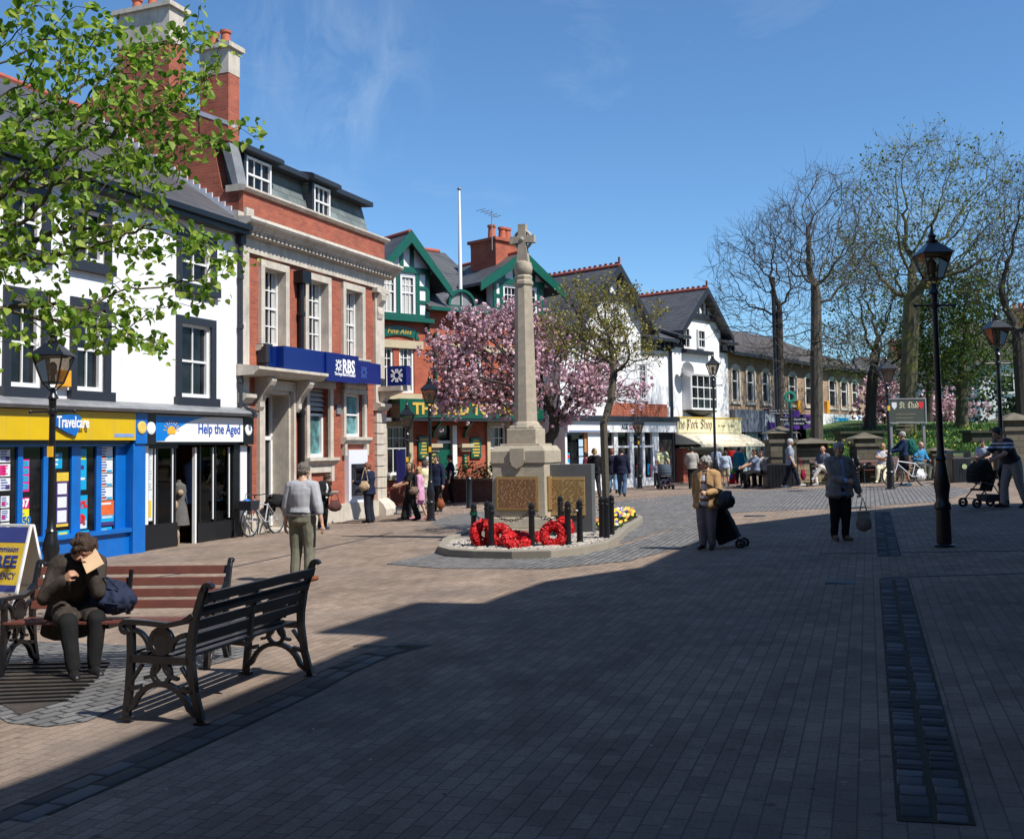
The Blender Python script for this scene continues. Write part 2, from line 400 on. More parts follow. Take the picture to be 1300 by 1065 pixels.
def sash(par, x0, x1, z0, z1, y=.1, fm=None, pm=None, cols=2, rows=(1,1), fw=.07, split=.5, bw=.028, sill=None, sillh=.08, lab=None, curtain=None):
    fm = fm or m_wpaint; pm = pm or m_pane
    mb = MB(); zm = z0+(z1-z0)*split
    mb.box(x0, x0+fw, y-.05, y+.05, z0, z1); mb.box(x1-fw, x1, y-.05, y+.05, z0, z1)
    mb.box(x0+fw, x1-fw, y-.05, y+.05, z0, z0+fw*1.25); mb.box(x0+fw, x1-fw, y-.05, y+.05, z1-fw*.8, z1)
    if rows[1]: mb.box(x0+fw, x1-fw, y-.03, y+.04, zm-.025, zm+.025)
    else: zm = z0
    for (a, b, r) in ((z0+fw, zm, rows[0]), (zm, z1-fw*.8, rows[1] or rows[0])):
        if b-a < .05: continue
        for i in range(1, cols):
            xx = x0+fw+(x1-x0-2*fw)*i/cols; mb.box(xx-bw/2, xx+bw/2, y-.015, y+.02, a, b)
        for j in range(1, r):
            zz = a+(b-a)*j/r; mb.box(x0+fw, x1-fw, y-.012, y+.018, zz-bw/2, zz+bw/2)
    w = mb.build('window', fm, par, lab=lab)
    MB().box(x0+fw*.5, x1-fw*.5, y+.022, y+.045, z0+.03, z1-.03).build('pane', pm, w)
    if curtain:
        c = MB(); n = 10
        for (a, b) in curtain:
            pts = [(x0+fw+(x1-x0-2*fw)*(a+(b-a)*i/n), y+.018-.006*(i % 2)) for i in range(n+1)]
            for p, q in zip(pts[:-1], pts[1:]): c.add([(p[0],p[1],z0+fw),(q[0],q[1],z0+fw),(q[0],q[1],z1-fw),(p[0],p[1],z1-fw)], [(0,1,2,3)])
        c.build('curtain', m_curt, w)
    if sill: MB().box(x0-.06, x1+.06, y-.2, y+.02, z0-sillh, z0).build('sill', sill, w)
    return w
m_curt = M('net_curtain', (.5,.5,.47), .9, .1, 12)
def rect(F, xa, xb, za, zb, xm=None):      # facade rectangle (x0,x1,z0,z1) from edges seen in the photo
    xs = (F.st(xa, za)[0], F.st(xb, zb)[0]); zc = F.st((xa+xb)/2, za)[1], F.st((xa+xb)/2, zb)[1]
    return min(xs), max(xs), min(zc), max(zc)

# ================================================================== white terrace with two shops
W = thing('white_building', 'white rendered building with charcoal window surrounds above a travel agent and a charity shop', 'building', FW.o, FW.rz)
X0 = -12.0; BK = 9.5
def fx(px, py=560): return FW.st(px, py)[0]
wins = []      # (x0,x1,z0,z1) surrounds
for (xa, xb) in ((2.5, 61.7), (88, 139.6), (222.8, 273)):
    a, b = fx(xa, 440), fx(xb, 440); wins.append((a, b, 3.06, 5.05))
    a, b = fx(xa+1, 310), fx(xb+1, 310); wins.append((a, b, 5.62, 7.0))
wins += [(-9.6, -8.4, 3.06, 5.05), (-9.6, -8.4, 5.62, 7.0)]
mb = MB(); holes = [(a+.17, b-.17, c+.17, d-.17) for a, b, c, d in wins]
wall(mb, X0, -.02, 2.98, 7.42, holes)
mb.add([(X0,0,-.5),(X0,BK,-.5),(X0,BK,7.3),(X0,4.9,10.9),(X0,0,7.3)], [(0,4,3,2,1)])
mb.add([(X0,BK,-.5),(-.02,BK,-.5),(-.02,BK,7.3),(X0,BK,7.3)], [(0,3,2,1)])
mb.build('wall', m_white, W)
for i, (a, b, c, d) in enumerate(wins):
    sm = MB(); t = .17
    sm.box(a, a+t, -.045, .02, c, d); sm.box(b-t, b, -.045, .02, c, d); sm.box(a+t, b-t, -.045, .02, d-t, d); sm.box(a-.05, b+.05, -.12, .02, c-.04, c+t)
    s_ = sm.build('window_surround', m_char, W)
    w_ = sash(s_, a+t, b-t, c+t, d-t, .1, cols=2, rows=(1,1), fw=.075)
    for ch in [o for o in COL.objects if o.parent == w_]: ch.parent = s_
# ledge and downpipe
mb = MB(); mb.yz([(0,2.83),(-.42,2.84),(-.46,2.9),(-.4,2.96),(-.05,3.06),(0,3.06)], X0, .14)
mb.build('lead_ledge', m_lead, W)
mb = MB(); mb.tube([(-.06,-.1,7.3),(-.06,-.1,3.12),(-.06,-.5,2.95),(-.06,-.5,2.8)], .05, 8); mb.tube([(.27,-.12,2.15),(.27,-.12,.1)], .05, 8)
mb.box(-.16,.04,-.18,-.02,7.0,7.2)
for z in (6.2, 5.0, 3.7): mb.lathe([(.068,-.05),(.068,.05)], -.06, -.1, 8, z)
mb.build('downpipe', m_char, W)
# roof
mb = MB(); ey, ez, ry, rz_ = -.3, 7.42, 4.9, 11.0
mb.prism([(X0-.1,ey,ez),(X0-.1,ry,rz_),(X0-.1,BK+.3,7.4),(X0-.1,BK+.2,7.25),(X0-.1,ry,rz_-.15),(X0-.1,ey+.05,ez-.14)], (-X0+.09,0,0))
rf = mb.build('roof', m_slate, W)
MB().tube([(X0-.1,ry,rz_+.01),(-.02,ry,rz_+.01)], .1, 8).build('ridge', m_redridge, rf)
mb = MB(); mb.box(X0-.1, -.02, -.42, -.3, 7.3, 7.42); mb.box(X0-.1,-.02,-.32,0,7.2,7.3)
mb.build('gutter', m_black, rf)
mb = MB(); k = 26
for i in range(k):                       # stepped lead flashing against the bank's gable
    t0, t1 = i/k, (i+1)/k
    y0, y1 = ey+.3+(ry-ey-.3)*t0, ey+.3+(ry-ey-.3)*t1; z0_, z1_ = ez+.25+(rz_-ez-.25)*t0, ez+.25+(rz_-ez-.25)*t1
    mb.box(-.06, -.015, y0, y1, z0_-.1, z1_+.04)
mb.build('flashing', M('bright_lead', (.55,.56,.6), .4, .1, 5), rf)
# ---- travel shop
xT = fx(157, 620); xTc = fx(172, 620)
S1 = thing('travel_shop', '', ''); del S1['label']; del S1['category']; S1.parent = W
mb = MB(); mb.xz([(X0+.1,2.27),(xT,2.27),(xT,2.82),(X0+.1,2.82)], -.3, -.22); fas = mb.build('fascia_sign', m_yel, S1, lab='yellow fascia with a blue shield logo')
MB().box(X0, xTc, -.215, 0, 2.2, 2.83).build('fascia_backing', m_black, S1)
def shield(mb):
    sx, sz = lambda p: FW.st(*p)[0], lambda p: FW.st(*p)[1]
    pts = [(71.5,528),(88,526),(100,527),(104,531),(102.5,540),(97.5,552),(95,553),(86,549.5),(71.5,541)]
    q = [FW.st(px, py, -.36) for px, py in pts][::-1]
    q = [(a, min(max(b, 2.29), 2.8)) for a, b in q]
    return mb.xz(q, -.36, -.3)
shield(MB()).build('logo', m_blue, fas)
c = FW.st(88, 537, -.365)
sign_text('lettering', 'Travelcare', .3, c[0]+.1, -.365, c[1]+.02, m_txtw, fas, width=.8, offset=.006)
a = rect(FW, 130, 155, 549.5, 554); MB().box(a[0], a[1], -.305, -.3, 2.33, 2.4).build('strapline_bar', M('pale_blue', (.2,.32,.6), .5), fas)
mb = MB()     # blue joinery
zt, zb = 2.2, .52
mb.box(X0, xTc, -.16, 0, -.3, zb-.1); mb.box(X0, xTc, -.24, 0, zb-.1, zb-.02)
mull = [(-60,-52), (-30,-24), (19, 25.5), (51.5, 62), (87.5, 99), (119, 125.5), (143.5, 157)]
for a, b in mull:
    a, b = fx(a, 620), fx(b, 620); mb.box(a, b, -.065, .02, zb-.02, zt)
mb.box(X0, xT, -.14, .02, zt-.05, zt)
mb.build('shopfront', m_blue, S1)
MB().box(xT-.02, xTc, -.26, 0, -.3, 2.2).build('pilaster', m_blue, S1)
MB().box(xT+.01, xTc, -.3, 0, 2.2, 2.83).build('console', m_blue, S1)
mb = MB(); mb.lathe([(.13,0),(.13,.02),(.1,.03)], 0, 0, 20).xf(Matrix.Translation(((xT+xTc)/2, -.3, 2.53)) @ Matrix.Rotation(PI/2, 4, 'X') @ Matrix.Scale(1,4))
mb.build('roundel', M('yellow_disc', (.75,.55,.12), .5), S1)
ed = [X0]+[v for a, b in mull for v in (fx(a, 620), fx(b, 620))]
for i in range(0, len(ed)-1, 2):
    MB().box(ed[i], ed[i+1], -.02, .0, zb-.03, zt-.04).build('pane', m_pane, S1)
# posters on the inside of the glass
m_pw = M('poster_white', (.7,.73,.76), .5, .1, 30); m_pm = M('poster_magenta', (.65,.02,.2), .5, .1, 20); m_pc = M('poster_cyan', (.0,.35,.65), .5, .08, 15)
m_py = M('poster_yellow', (.7,.7,.02), .5, .05, 15); m_po = M('poster_orange', (.7,.13,.03), .5, .15, 12); m_pp = M('poster_purple', (.06,.03,.16), .5, .1, 10)
m_ink = M('print_blue', (.03,.1,.35), .5, .1, 20); m_red = M('print_red', (.6,.02,.02), .5, .1, 20); m_pg = M('poster_gold', (.7,.5,.05), .5)
def poster(F, par, xa, xb, ya, yb, mat, rows=(), y=-.03, txt=None, lab=None):
    x0, z1 = F.st(xa, ya, y); x1 = F.st(xb, ya, y)[0]; z0 = F.st(xa, yb, y)[1]
    p = MB().box(x0, x1, y, y+.006, z0, z1).build('poster', mat, par, lab=lab); h = z1-z0; w = x1-x0
    by = {}
    for (u0, u1, v0, v1, mm) in rows: by.setdefault(mm.name, (MB(), mm))[0].box(x0+w*u0, x0+w*u1, y-.004, y, z1-h*v1, z1-h*v0)
    for mb, mm in by.values(): mb.build('print', mm, p)
    if txt:
        for (s, size, u, v, mm) in txt: sign_text('lettering', s, size, x0+w*u, y-.006, z1-h*v, mm, p, offset=.008, extr=.001)
    return p
lines = lambda n, mm, a=.08, b=.92, v0=.1, v1=.95: [(a, a+(b-a)*random.uniform(.6, 1), v0+(v1-v0)*i/n, v0+(v1-v0)*(i+.45)/n, mm) for i in range(n)]
S1n = S1
for j in range(3): poster(FW, S1, 0, 13, 571+j*18, 587+j*18, m_pw, lines(4, m_pm if j == 1 else m_ink)+([(.0,.55,.1,.9,m_pm)] if j == 1 else [(.55,.95,.55,.9,m_pp)]))
for j in range(3): poster(FW, S1, -16, -4, 571+j*18, 587+j*18, m_pc, lines(4, m_pw))
for j in range(3): poster(FW, S1, 1, 12, 630+j*17, 645+j*17, m_pw, lines(5, m_ink)+[(.1,.5,.5,.8,m_pm)])
poster(FW, S1, 25, 37.5, 583, 624.5, m_pm, [(.08,.9,.05+.235*j,.05+.235*j+.17,m_pc) for j in range(4)]+[(.1,.5,.09+.235*j,.17+.235*j,m_py) for j in range(4)])
poster(FW, S1, 25, 37, 632, 646, m_pm, (), txt=[('07', .2, .5, .5, m_txtw)])
poster(FW, S1, 25, 37, 646.5, 668, m_py, [(.1,.5,.25,.3,m_ink)], txt=[('£50', .19, .5, .68, m_blue)])
poster(FW, S1, 64, 79, 575, 595, m_pc, lines(3, m_pw, .15, .8))
poster(FW, S1, 72, 87, 600, 669, m_pp, [(0,1,0,.16,m_pg),(.08,.85,.2,.4,m_pw),(.08,.85,.45,.65,m_pw),(.08,.85,.7,.92,m_pw),(0,1,.95,1,m_pg)])
poster(FW, S1, 73, 88, 674, 682, m_pc, [(.1,.8,.3,.6,m_py)])
poster(FW, S1, 99, 110, 570, 622, m_pc, [(.1,.9,.18,.26,m_py),(0,.7,.4,.5,m_pp),(.2,.8,.7,.76,m_pw)])
poster(FW, S1, 99, 111, 629, 672, m_pc, [(.05,.9,.75,.98,m_pw),(.15,.6,.55,.85,m_red),(.5,.8,.6,.9,m_red)], txt=[('0%', .2, .48, .27, m_red)])
poster(FW, S1, 99, 113, 674, 680, m_pc, [(.1,.8,.3,.7,m_pg)])
for j in range(4): poster(FW, S1, 126, 143, 567+j*17.3, 583+j*17.3, m_pw, lines(4, m_ink, .1, .6)+[(.1,.5,.75,.92,m_po),(.55,.95,.8,.95,m_pc)])
poster(FW, S1, 126, 144.5, 636, 668, m_po, [(.1,.8,.08,.16,m_pw),(0,1,.58,.85,m_pc),(.2,.9,.62,.7,m_pw),(0,1,.86,1,m_pp)])
poster(FW, S1, 126, 142, 670, 678, m_pc, [(.2,.6,.3,.6,m_pg)])
# ---- charity shop
S2 = thing('charity_shop', '', ''); del S2['label']; del S2['category']; S2.parent = W
xc0, xc1, xs0, xs1 = fx(172.5, 620), fx(184, 620), fx(184.5, 545), fx(297, 545)
MB().box(xc0, .2, -.2, 0, 2.18, 2.83).build('fascia_backing', m_black, S2)
m_hblue = M('sign_blue', (.0,.19,.62), .35, .03, 3)
fs = MB().box(xs0, xs1, -.26, -.2, 2.24, 2.8).build('fascia_sign', m_txtw, S2, lab='white sign with a blue corner and a rising sun')
wd = xs1-xs0
mb = MB(); cur = [(xs0+.01, 2.25), (xs0+.25*wd*.4, 2.26)]+[(xs0+wd*t, 2.26+.53*(1-(1-(t-.08)/.52)**2)) for t in np.linspace(.1, .6, 12)]+[(xs0+.01, 2.79)]
mb.xz(cur, -.265, -.26); mb.build('sign_panel', m_hblue, fs)
mb = MB(); sc_ = (xs0+wd*.165, 2.5)
mb.xz([(sc_[0]+.13*math.cos(t), sc_[1]-.05+.13*math.sin(t)) for t in np.linspace(R(-20), R(200), 16)], -.27, -.265)
for t in np.linspace(R(10), R(170), 9): mb.bar((sc_[0]+.17*math.cos(t), -.268, sc_[1]-.05+.17*math.sin(t)), (sc_[0]+.26*math.cos(t), -.268, sc_[1]-.05+.26*math.sin(t)), .016, .006, (0,1,0))
mb.build('sun_emblem', M('sun_orange', (.85,.45,.05), .5), fs)
sign_text('lettering', 'Help the Aged', .32, xs0+wd*.71, -.265, 2.5, M('sign_navy_text', (.01,.08,.42), .4), fs, width=wd*.5, offset=.004)
for (a, b) in ((xc0+.01, xc1), (fx(298, 545)-.02, .2)):
    MB().box(a, b, -.28, 0, 2.18, 2.83).build('console', m_black, S2)
    mb = MB(); mb.lathe([(.13,0),(.13,.02),(.1,.03)], 0, 0, 20).xf(Matrix.Translation(((a+b)/2-.03, -.28, 2.52)) @ Matrix.Rotation(PI/2, 4, 'X')); mb.build('roundel', m_txtw, S2)
p0, p1, p2, p3, p4, p5, p6 = [fx(v, 620) for v in (173.5, 181.5, 222, 246, 252, 291, 299)]
MB().box(xc0, p1+.03, -.12, 0, -.3, 2.2).build('pilaster', m_black, S2); MB().box(p6-.22, .2, -.12, 0, -.3, 2.2).build('pilaster', m_black, S2)
MB().box(p0+.02, p1, -.14, -.12, .52, 2.16).build('pilaster_panel', m_txtw, S2); MB().box(p6, .12, -.14, -.12, .35, 2.16).build('pilaster_panel', m_txtw, S2)
mb = MB()
mb.box(p1+.03, p2, -.08, .04, -.3, .5); mb.box(p3+.05, p6-.22, -.08, .04, -.3, .42)
mb.box(p1+.03, p2, -.08, .0, 2.1, 2.2)
for v in (fx(197,620), p2-.05, p4, fx(271.5,620)): mb.box(v-.025, v+.025, -.05, 0, .45, 2.15)
mb.build('shopfront', m_black, S2)
mb = MB()
for v in (fx(194.5,620), fx(217,620), fx(268.5,620), fx(289,620)): mb.box(v-.014, v+.014, -.05, -.02, .48, 2.12)
mb.box(p3-.03, p3+.02, -.06, .02, -.1, 2.12)
mb.build('window_frame', m_txtw, S2)
MB().box(p1+.02, p2-.05, -.035, -.025, .5, 2.12).build('pane', m_glass, S2)
MB().box(p3+.04, p6-.22, -.035, -.025, .42, 2.12).build('pane', m_glass, S2)
# shop interior: real recess with stock
mb = MB(); yb = 2.6
mb.add([(xc1,0,-.2),(0,0,-.2),(0,yb,-.2),(xc1,yb,-.2),(xc1,0,2.2),(0,0,2.2),(0,yb,2.2),(xc1,yb,2.2)], [(0,1,2,3),(7,6,5,4),(2,3,7,6),(0,3,7,4),(1,2,6,5)])
mb.build('interior', M('shop_interior', (.6,.52,.42), .8, .3, 2), S2)
MB().box(fx(258,620), -.05, .14, .16, .3, 2.1).build('lattice_screen', BR('lattice', (.75,.68,.5), (.7,.62,.45), (.25,.2,.15), .12, .1, .012), S2)
poster(FW, S2, 182.5, 194, 568, 662, m_pw, lines(16, M('print_grey', (.35,.4,.45), .6), .1, .9, .03, .6)+[(.2,.5,.7,.78,m_po),(.5,.85,.72,.95,m_pg)], y=-.045)
def dressform(x, y, z, m1, m2, h=1.5):
    d = MB(); d.lathe([(.05,.5),(.24,.5),(.18,.9),(.13,1.05),(.17,1.25),(.15,1.38),(.05,1.45),(.04,1.5)], x, y, 14, z); o = d.build('dress_form', m1, S2)
    d = MB(); d.lathe([(.2,0),(.22,.02),(.02,.05),(.02,.5)], x, y, 12, z); d.build('stand', m2, o)
m_gd = M('grey_dress', (.1,.095,.09), .9, .2, 12, .3); m_tan = M('tan_cloth', (.35,.25,.17), .9, .2, 9, .3); m_bl2 = M('blue_cloth', (.08,.13,.25), .9, .2, 9, .3)
dressform((p2+p3)/2+.12, .25, -.1, m_gd, m_tan); dressform(p4+.18, .35, .35, m_bl2, m_black); dressform(fx(280,620), .4, .4, m_bl2, m_black)
for i in range(9):
    x = xc1+.3+i*.33; d = MB(); h = random.uniform(.75, 1.05)
    d.xz([(x-.13,1.75-h),(x+.13,1.72-h),(x+.11,1.6),(x+.03,1.75),(x-.03,1.75),(x-.11,1.62)], 1.5+.1*(i%3), 1.56+.1*(i%3)); d.build('hanging_garment', [m_tan, m_gd, m_bl2, M('pink_cloth', (.5,.25,.25), .9), m_txtw][i%5], S2)
d = MB(); d.ell(((p2+p3)/2-.12, .2, .85), (.12,.1,.12)); d.ell(((p2+p3)/2+.02, .12, 1.12), (.08,.06,.07)); d.ell(((p2+p3)/2-.1, .2, .2), (.14,.12,.16)); d.build('handbags', m_tan, S2)
# ================================================================== bank
BL = 7.12
B = thing('bank_building', 'red brick and stone corner bank with green slate mansard roof, dormers and navy signs', 'building', FW.o, FW.rz)
BD = 7.5
px_w = [((328,364),(332.7,355)), ((384.6,417.6),(388,404.5)), ((432.8,460.7),(435,451.5))]
ups = []
for (o, i_) in px_w: ups.append((FW.st(o[0],400)[0], FW.st(o[1],400)[0]))
Z1, Z2 = 4.66, 6.78
gw = [(FW.st(390,560)[0]-.1, FW.st(420.5,560)[0], 1.72, 3.8), (FW.st(434,540)[0], FW.st(463,540)[0], 2.28, 3.72)]
door = (FW.st(336,560)[0]-.12, FW.st(369,560)[0], .05, 3.55)
a4 = (FW.st(437.5,600)[0], FW.st(461.5,600)[0], .5, 2.0)
mb = MB(); holes = [(a+.14, b-.14, Z1, Z2-.16) for a, b in ups]+[(a+.12, b-.12, c+.1, d-.1) for a, b, c, d in gw]+[(door[0], door[1], door[2]-.3, door[3])]
wall(mb, .0, BL, -.5, 6.86, holes, depth=.3)
gab = [(0,-.5),(0,8.3),(.5,8.42),(.74,9.5),(.8,9.95),(3.4,12.0),(7.5,9.6),(7.5,-.5)]
mb.yz(gab, 0, .32)
mb.yz([(0,-.5),(0,8.3),(.5,8.42),(.74,9.5),(7.5,9.5),(7.5,-.5)], BL-.3, BL)
mb.box(.2, BL-.2, BD-.2, BD, -.5, 9)
mb.box(0, BL, -.12, .3, 7.62, 8.32)      # parapet
mb.build('wall', m_brick, B)
MB().box(-.0, .32, -.07, .0, 3.45, 6.86).build('pilaster', m_stone, B); MB().box(BL-.5, BL+.05, -.07, .12, 3.35, 6.86).build('pilaster', m_stone, B)
for (xa, xb) in ((.0,.3), (BL-.5, BL+.08)):                                       # rusticated lower pilasters
    z = .55; st_ = MB()
    while z < 3.2: st_.box(xa, xb, -.1, .05, z, z+.3); z += .325
    st_.build('rusticated_pier', m_stone, B, bevel=.012)
mb = MB(); mb.box(.0, BL+.04, -.08, .05, 6.86, 7.22); mb.build('frieze', m_stone, B)
mb = MB()
mb.yz([(.0,7.22),(-.16,7.24),(-.2,7.3),(-.34,7.38),(-.37,7.44),(-.48,7.5),(-.52,7.56),(-.5,7.62),(-.14,7.66),(-.14,7.78),(.0,7.82),(.0,7.3)], -.22, BL+.5)
mb.box(-.0, .3, -.22, -.13, 7.6, 7.9)
mb.build('cornice', m_stone, B)
mb = MB(); x = .1
while x < BL: mb.box(x, x+.09, -.3, -.17, 7.24, 7.34); x += .18
mb.build('dentils', m_stone, B)
mb = MB(); mb.yz([(.06,8.32),(-.18,8.32),(-.24,8.38),(-.24,8.43),(-.1,8.48),(.35,8.48),(.35,8.32)], -.06, BL+.15); mb.build('coping', m_stone, B)
# plinth and right bulge
mb = MB(); mb.box(FW.st(374,620)[0], BL, -.16, 0, -.5, .52); mb.box(0, FW.st(334,640)[0], -.16, 0, -.5, .5)
mb.yz([(0,-.5),(-.4,-.5),(-.4,.25),(-.3,.42),(-.12,.56),(0,.56)], BL-.55, BL+.14); mb.build('plinth', m_stone, B)
# capitals / consoles
for (xa, xb) in ((-.06,.36), (BL-.56, BL+.12)):
    mb = MB(); mb.yz([(0,3.18),(-.12,3.18),(-.2,3.26),(-.26,3.3),(-.26,3.38),(-.1,3.42),(0,3.42)], xa, xb); mb.build('pilaster_capital', m_stone, B)
mb = MB()
for z, s_ in ((6.62,1),):
    mb.box(BL-.6, BL+.14, -.2, 0, 6.72, 6.86)
    mb.yz([(0,5.9),(-.1,5.95),(-.14,6.1),(-.1,6.3),(-.24,6.5),(-.26,6.66),(-.18,6.72),(0,6.72)], BL-.42, BL-.12)
mb.build('scroll_console', m_stone, B)
# upper windows
for (a, b) in ups:
    s_ = MB(); t = .16
    for dx, pr in ((0,.09), (.07,.05)):
        s_.box(a+dx, a+t-dx*.02, -pr, .2+dx*.1, Z1, Z2); s_.box(b-t+dx*.02, b-dx, -pr, .2+dx*.1, Z1, Z2); s_.box(a+dx, b-dx, -pr-.002, .2, Z2-.18+dx*.5, Z2-dx*.4)
    s_ = s_.build('window_surround', m_stone, B)
    mb = MB(); mb.yz([(.2,Z1-.02),(-.2,Z1-.02),(-.2,Z1-.07),(-.12,Z1-.16),(0,Z1-.18)], a-.12, b+.12); mb.build('sill', m_stone, s_)
    w_ = sash(s_, a+t-.02, b-t+.02, Z1, Z2-.16, .22, cols=3, rows=(2,2), fw=.07, bw=.03, curtain=[(0,.16),(.84,1)])
    for ch in [o for o in COL.objects if o.parent == w_]: ch.parent = s_
# louvred ground window
a, b, c, d = gw[0]
s_ = MB(); s_.box(a-.02,a+.12,-.08,0,c,d); s_.box(b-.16,b,-.08,0,c,d); s_.box(a-.05,b+.03,-.14,0,d-.1,d+.06); s_.yz([(.2,c+.1),(-.22,c+.1),(-.22,c+.02),(-.1,c-.1),(0,c-.1)], a-.1, b+.1)
s_.box(a,a+.14,-.1,0,c-.55,c-.1); s_.box(b-.14,b,-.1,0,c-.55,c-.1); s_.box(a+.14,b-.14,-.08,0,c-.3,c-.1)
s_ = s_.build('window_surround', m_stone, B)
sash(s_, a+.12, b-.14, c+.1, 3.02, .22, pm=m_tpane, cols=1, rows=(1,0), fw=.085)
mb = MB()
for i in range(5): mb.prism([(a+.14,.12,3.1+i*.13),(a+.14,.2,3.2+i*.13),(a+.14,.22,3.2+i*.13),(a+.14,.14,3.09+i*.13)], (b-a-.3,0,0))
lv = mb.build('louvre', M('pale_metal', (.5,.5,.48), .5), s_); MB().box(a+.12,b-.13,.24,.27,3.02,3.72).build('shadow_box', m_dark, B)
# upper-light ground window over the cash machine
a, b, c, d = gw[1]
s_ = MB(); s_.box(a,a+.12,-.08,0,c,d); s_.box(b-.14,b,-.08,0,c,d); s_.box(a-.02,b+.02,-.1,0,d-.1,d+.02); s_.yz([(.2,c+.1),(-.2,c+.1),(-.2,c+.02),(-.1,c-.1),(0,c-.1)], a-.08, b+.1)
s_.box(a-.02,a+.1,-.12,0,c-.42,c-.1); s_.box(b-.1,b+.04,-.12,0,c-.42,c-.1)
s_ = s_.build('window_surround', m_stone, B)
mb = MB(); 
for i in range(9): mb.ell((a+.18+i*(b-a-.36)/8, -.1, d+.14), (.07,.05,.09))
mb.box(a+.05, b-.05, -.09, 0, d+.03, d+.25); mb.build('carved_panel', m_stone, s_)
sash(s_, a+.12, b-.14, c+.1, d-.1, .16, pm=m_tpane, cols=1, rows=(1,1), fw=.08, split=.52)
# door, reveal
x0, x1, z0, z1 = door
s_ = MB(); s_.box(x0-.22,x0,-.1,.3,-.3,z1+.02); s_.box(x1,x1+.1,-.1,.3,-.3,z1+.02); s_.box(x0-.22,x1+.1,-.1,.3,z1,z1+.24)
s_.box(x1-.08,x1,0,.95,-.3,z1); s_.box(x0,x1,0,.95,z1-.1,z1); s_.box(x0, x1, -.25, 1.0, -.4, .06)
sd = s_.build('door_surround', m_stone, B)
mb = MB(); mb.box(x0+.0,x0+.1,.5,.6,.1,z1); mb.box(x1-.16,x1-.06,.5,.6,.1,z1); mb.box(x0,x1-.06,.5,.6,2.3,2.4); mb.box(x0,x1-.06,.5,.6,z1-.15,z1); mb.box((x0+x1)/2-.05,(x0+x1)/2+.05,.5,.6,.1,2.3)
dr = mb.build('door', m_wpaint, B); MB().box(x0,x1,.56,.585,.1,z1-.1).build('pane', m_pane, dr)
MB().tube([((x0+x1)/2-.12,.46,1.0),((x0+x1)/2-.12,.46,1.5)], .02, 8).build('handle', m_lead, dr)
mb = MB()   # canopy slab
cx0, cx1 = -.12, FW.st(390,490)[0]
mb.yz([(0,3.82),(-.5,3.84),(-.56,3.9),(-.66,3.96),(-.66,4.03),(-.1,4.1),(0,4.1)], cx0, cx1)
cn = mb.build('door_canopy', m_stone, B)
for xx in (x0-.3, x1+.12):
    mb = MB(); mb.yz([(0,3.0),(-.1,3.0),(-.16,3.1),(-.16,3.22),(-.24,3.4),(-.46,3.62),(-.52,3.74),(-.48,3.82),(0,3.82)], xx, xx+.2); mb.build('console_bracket', m_stone, cn, bevel=.02)
# black soil pipe
mb = MB(); pxx = FW.st(378,450)[0]
mb.tube([(pxx,-.12,6.6),(pxx,-.12,.55)], .075, 10); mb.frustum(pxx-.2,pxx+.2,-.3,-.01,6.4,6.72,-.0)
for z in (5.6,4.2,3.0,1.5): mb.lathe([(.1,-.06),(.1,.06)], pxx, -.12, 10, z)
mb.box(pxx-.02, pxx+.14, -.1, -.005, .55, 6.5)
mb.build('downpipe', m_black, B)
# cash machine
ab = MB().box(a4[0], a4[1], -.14, 0, .5, 2.02).build('cash_machine', M('atm_panel', (.72,.74,.8), .4, .03, 3), B)
mb = MB(); u0, u1 = a4[0]+.13, a4[1]-.18; mb.box(u0,u1,-.17,-.14,.72,1.62); mb.box(u0,u0+.06,-.26,-.17,.72,1.62); mb.box(u1-.06,u1,-.26,-.17,.72,1.62); mb.box(u0,u1,-.3,-.17,1.5,1.62); mb.prism([(u0+.06,-.17,.98),(u0+.06,-.3,.9),(u0+.06,-.3,.8),(u0+.06,-.17,.74)], (u1-u0-.12,0,0))
at_ = mb.build('machine_fascia', m_char, ab); MB().box(u0+.14,u1-.14,-.178,-.17,1.15,1.42).build('screen', m_pane, at_)
# alarm box and lamp
mb = MB(); q = FW.st(329,452)[0]; mb.box(q-.12,q+.16,-.3,0,4.18,4.66); mb.box(q-.06,q+.1,-.28,0,3.95,4.18); ab2 = mb.build('alarm_box', m_char, B, bevel=.02)
q2 = FW.st(426,519)[0]; MB().box(q2-.0,q2+.24,-.05,0,3.02,3.28).build('vent', m_lead, B)
# signs
def daisy(mb, x, y, z, r, th=.01):
    for k in range(8):
        t = k*PI/4; c, s_ = math.cos(t), math.sin(t)
        if k % 2 == 0:
            for o in (-.13, .13): mb.bar((x+r*(c*.42-s_*o), y, z+r*(s_*.42+c*o)), (x+r*(c*.98-s_*o*1.1), y, z+r*(s_*.98+c*o*1.1)), r*.2, th, (0,1,0))
        else: mb.bar((x+r*c*.52, y, z+r*s_*.52), (x+r*c*1.22, y, z+r*s_*1.22), r*.26, th, (0,1,0))
    for k in range(16):
        t = (k+.5)*PI/8; t2 = (k+1.5)*PI/8; mb.bar((x+r*.5*math.cos(t), y, z+r*.5*math.sin(t)), (x+r*.5*math.cos(t2), y, z+r*.5*math.sin(t2)), r*.2, th, (0,1,0))
    return mb
sg = [FW.st(v,470)[0] for v in (338, 391, 433, 463.5)]
s1 = MB().box(sg[0], sg[1]-.004, -.52, -.1, 4.02, 4.62).build('fascia_sign', m_navy, B)
s2 = MB().box(sg[1], sg[2], -.57, -.1, 3.86, 4.62).build('fascia_sign', m_navy, B, lab='central navy sign panel with white lettering')
s3 = MB().box(sg[2]+.004, sg[3], -.52, -.1, 3.9, 4.5).build('fascia_sign', m_navy, B)
MB().box(sg[0]-.3, sg[0]-.004, -.3, -.1, 4.1, 4.6).build('sign_return', m_navy, B)
w2 = sg[2]-sg[1]
